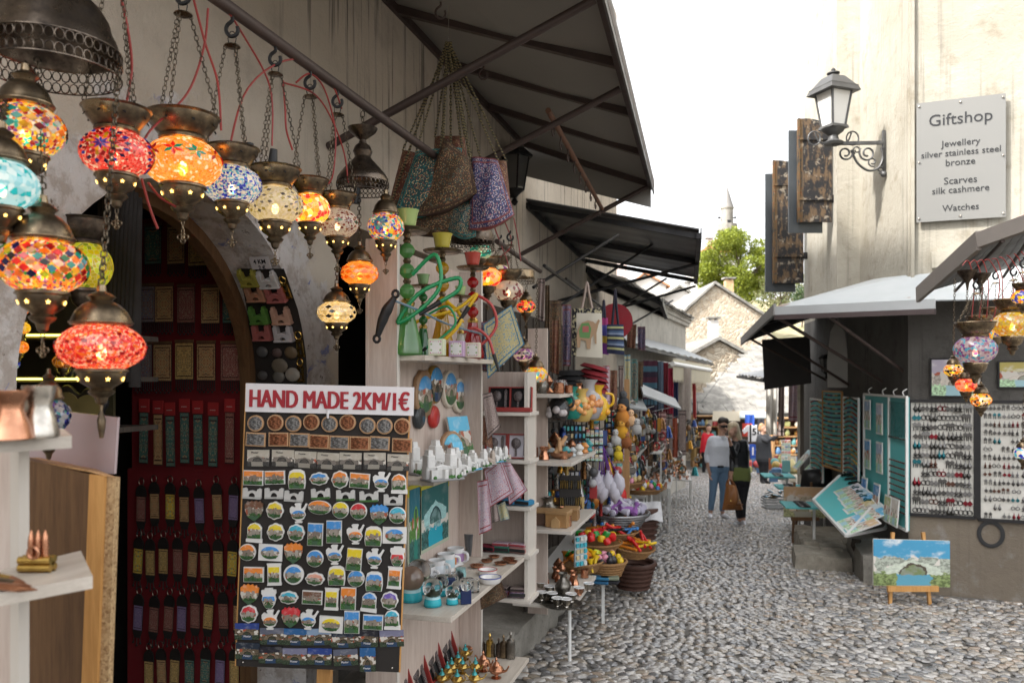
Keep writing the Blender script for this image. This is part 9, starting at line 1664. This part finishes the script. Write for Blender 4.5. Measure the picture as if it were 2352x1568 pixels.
# woman in black jacket, seen from behind her shoulder
wom,J=person('blonde woman in black leather jacket, olive top and black trousers with a bag',1698,1205,13.4,[((1682,983,-.02),(1682,988,-.03),.086,.082,0),((1679,993,-.06),(1679,996,-.07),.060,.048,0),((1674,990,-.09),(1673,992,-.10),.014,.015,0),((1684,1000),(1690,1012),.048,.055,0),((1688,1018),(1709,1018),.070,.070,1),((1689,1034),(1708,1034),.100,.100,1),((1690,1052),(1708,1054),.096,.096,1),((1691,1066),(1708,1068),.094,.094,1),((1691,1080),(1709,1082),.108,.108,2),((1691,1094),(1710,1096),.112,.112,2),((1693,1104),(1709,1106),.104,.104,3),((1692,1110),(1694,1150),.092,.064,3),((1694,1150),(1697,1186),.062,.044,3),((1697,1186),(1697,1194),.036,.034,0),((1710,1110),(1706,1150),.092,.064,3),((1706,1150),(1707,1184),.062,.044,3),((1707,1184),(1708,1192),.036,.034,0),((1697,1199,.02),(1684,1201,-.10),.038,.030,4),((1708,1198,.02),(1704,1202,-.16),.038,.030,4),((1687,1022),(1682,1050,.0),.064,.054,1),((1682,1050,.0),(1679,1078,-.05),.052,.042,1),((1679,1078,-.05),(1677,1092,-.06),.036,.030,0),('hand',(1677,1092,-.06),(1676,1106,-.06),(0,1,0),0,1.0,.9),((1690,1022,-.05),(1680,1042,-.16),.060,.052,1),((1680,1042,-.16),(1671,1022,-.24),.048,.042,1),((1671,1022,-.24),(1668,1014,-.26),.036,.028,0),('hand',(1668,1014,-.26),(1664,1001,-.27),(0,1,0),0,.95,.8)],[MSKIN,BLKL,OLIVE,BLKT,SHOEW])
skin('hair',[(J((1685,980,.01)),J((1687,986,.02)),.098,.098,0),(J((1690,990,.03)),J((1700,1022,.05)),.085,.075,0),(J((1696,1018,.06)),J((1707,1046,.02)),.060,.028,0),(J((1680,978,-.03)),J((1675,1004,-.05)),.075,.030,0),(J((1700,1015,.0)),J((1711,1044,-.05)),.05,.02,0)],.012,[BLOND],wom)
bp=P(1682,1170,13.25);e=thing('leather_bag','brown leather handbag hanging from the blonde woman\'s hand','handbag',bp,TH+.15);s=13.25/F
pillow('body',[Vector((-.10,0,.42)),Vector((.06,0,.42)),Vector((.19,0,.0)),Vector((-.18,0,.0))],.13,LEATH,e,n=10,col=(.33,.13,.035))
for y in(-.05,.05):MB().tube(smooth_path([(-.09,y,.38),(-.075,y*.5,.47),(-.045,0,.505),(.0,y*.5,.46),(.04,y,.38)],5),.014,6).obj('handle',LEATH,e,60,col=(.30,.11,.03))
MB().box((0,-.105,.10),(.27,.05,.012),bev=.003).obj('seam',LEATH,e,col=(.22,.08,.02));[MB().ball((x,-.125,.17),.012,8,6).obj('stud',GOLD,e)for x in(-.08,.07)]
# man photographing
ph,J=person('man in charcoal coat with arms raised taking a photograph',1757,1107,23.5,[((1752,982),(1753,985),.092,.088,0),((1756,988,-.05),(1757,989,-.06),.06,.05,0),((1758,984,-.10),(1759,985,-.1),.02,.018,0),((1752,990),(1752,998),.055,.06,0),((1745,1002),(1761,1002),.085,.085,1),((1746,1016),(1761,1016),.13,.13,1),((1746,1036),(1762,1036),.125,.125,1),((1746,1052),(1763,1052),.135,.14,1),((1748,1062),(1762,1062),.11,.11,2),((1749,1066),(1750,1086),.098,.07,2),((1750,1086),(1750,1102),.07,.055,2),((1761,1066),(1758,1086),.098,.07,2),((1758,1086),(1758,1102),.07,.055,2),((1750,1105,.02),(1751,1106,-.16),.05,.04,3),((1758,1105,.02),(1763,1106,-.16),.05,.04,3),((1746,1004),(1757,1012,-.25),.072,.06,1),((1757,1012,-.25),(1769,1000,-.38),.055,.045,1),('hand',(1769,1000,-.38),(1772,991,-.40),(1,0,0),0),((1762,1003),(1773,1008,-.1),.072,.06,1),((1773,1008,-.1),(1780,999,-.2),.055,.045,1),('hand',(1780,999,-.2),(1777,990,-.3),(-1,0,0),0)],[MSKIN,SUITM,BLKT,BLACKC],.012)
skin('hair',[(J((1750,978,.02)),J((1748,985,.03)),.09,.082,0)],.014,[FAIRH],ph);tag(MB().box((0,0,0),(.14,.06,.09),bev=.01).obj('camera_body',BLACKC,None,loc=P(1775,986,23.15),rz=TH),'small dark camera held up by the man in the charcoal coat','camera')
rd,J=person('man in red shirt walking away near the far stalls',1622,1092,27.5,[((1628,982),(1628,986),.09,.085,0),((1627,990),(1626,996),.055,.06,0),((1617,1000),(1635,1000),.08,.08,1),((1618,1014),(1633,1014),.13,.13,1),((1618,1032),(1632,1032),.12,.12,1),((1618,1042),(1631,1042),.12,.12,2),((1619,1046),(1617,1068),.10,.07,2),((1617,1068),(1616,1086),.07,.055,2),((1631,1046),(1631,1068),.10,.07,2),((1631,1068),(1630,1086),.07,.055,2),((1616,1089),(1616,1090,-.14),.05,.04,2),((1630,1089),(1632,1090,-.14),.05,.04,2),((1616,1002),(1612,1022),.065,.055,1),((1612,1022),(1610,1038),.05,.042,1),('hand',(1610,1038),(1610,1046),(1,0,0),0),((1636,1002),(1640,1022),.065,.055,1),((1640,1022),(1641,1038),.05,.042,1),('hand',(1641,1038),(1641,1046),(-1,0,0),0)],[MSKIN,REDT,BLKT],.013)
skin('hair',[(J((1628,978,.02)),J((1628,985,.03)),.088,.082,0)],.014,[DKH],rd)
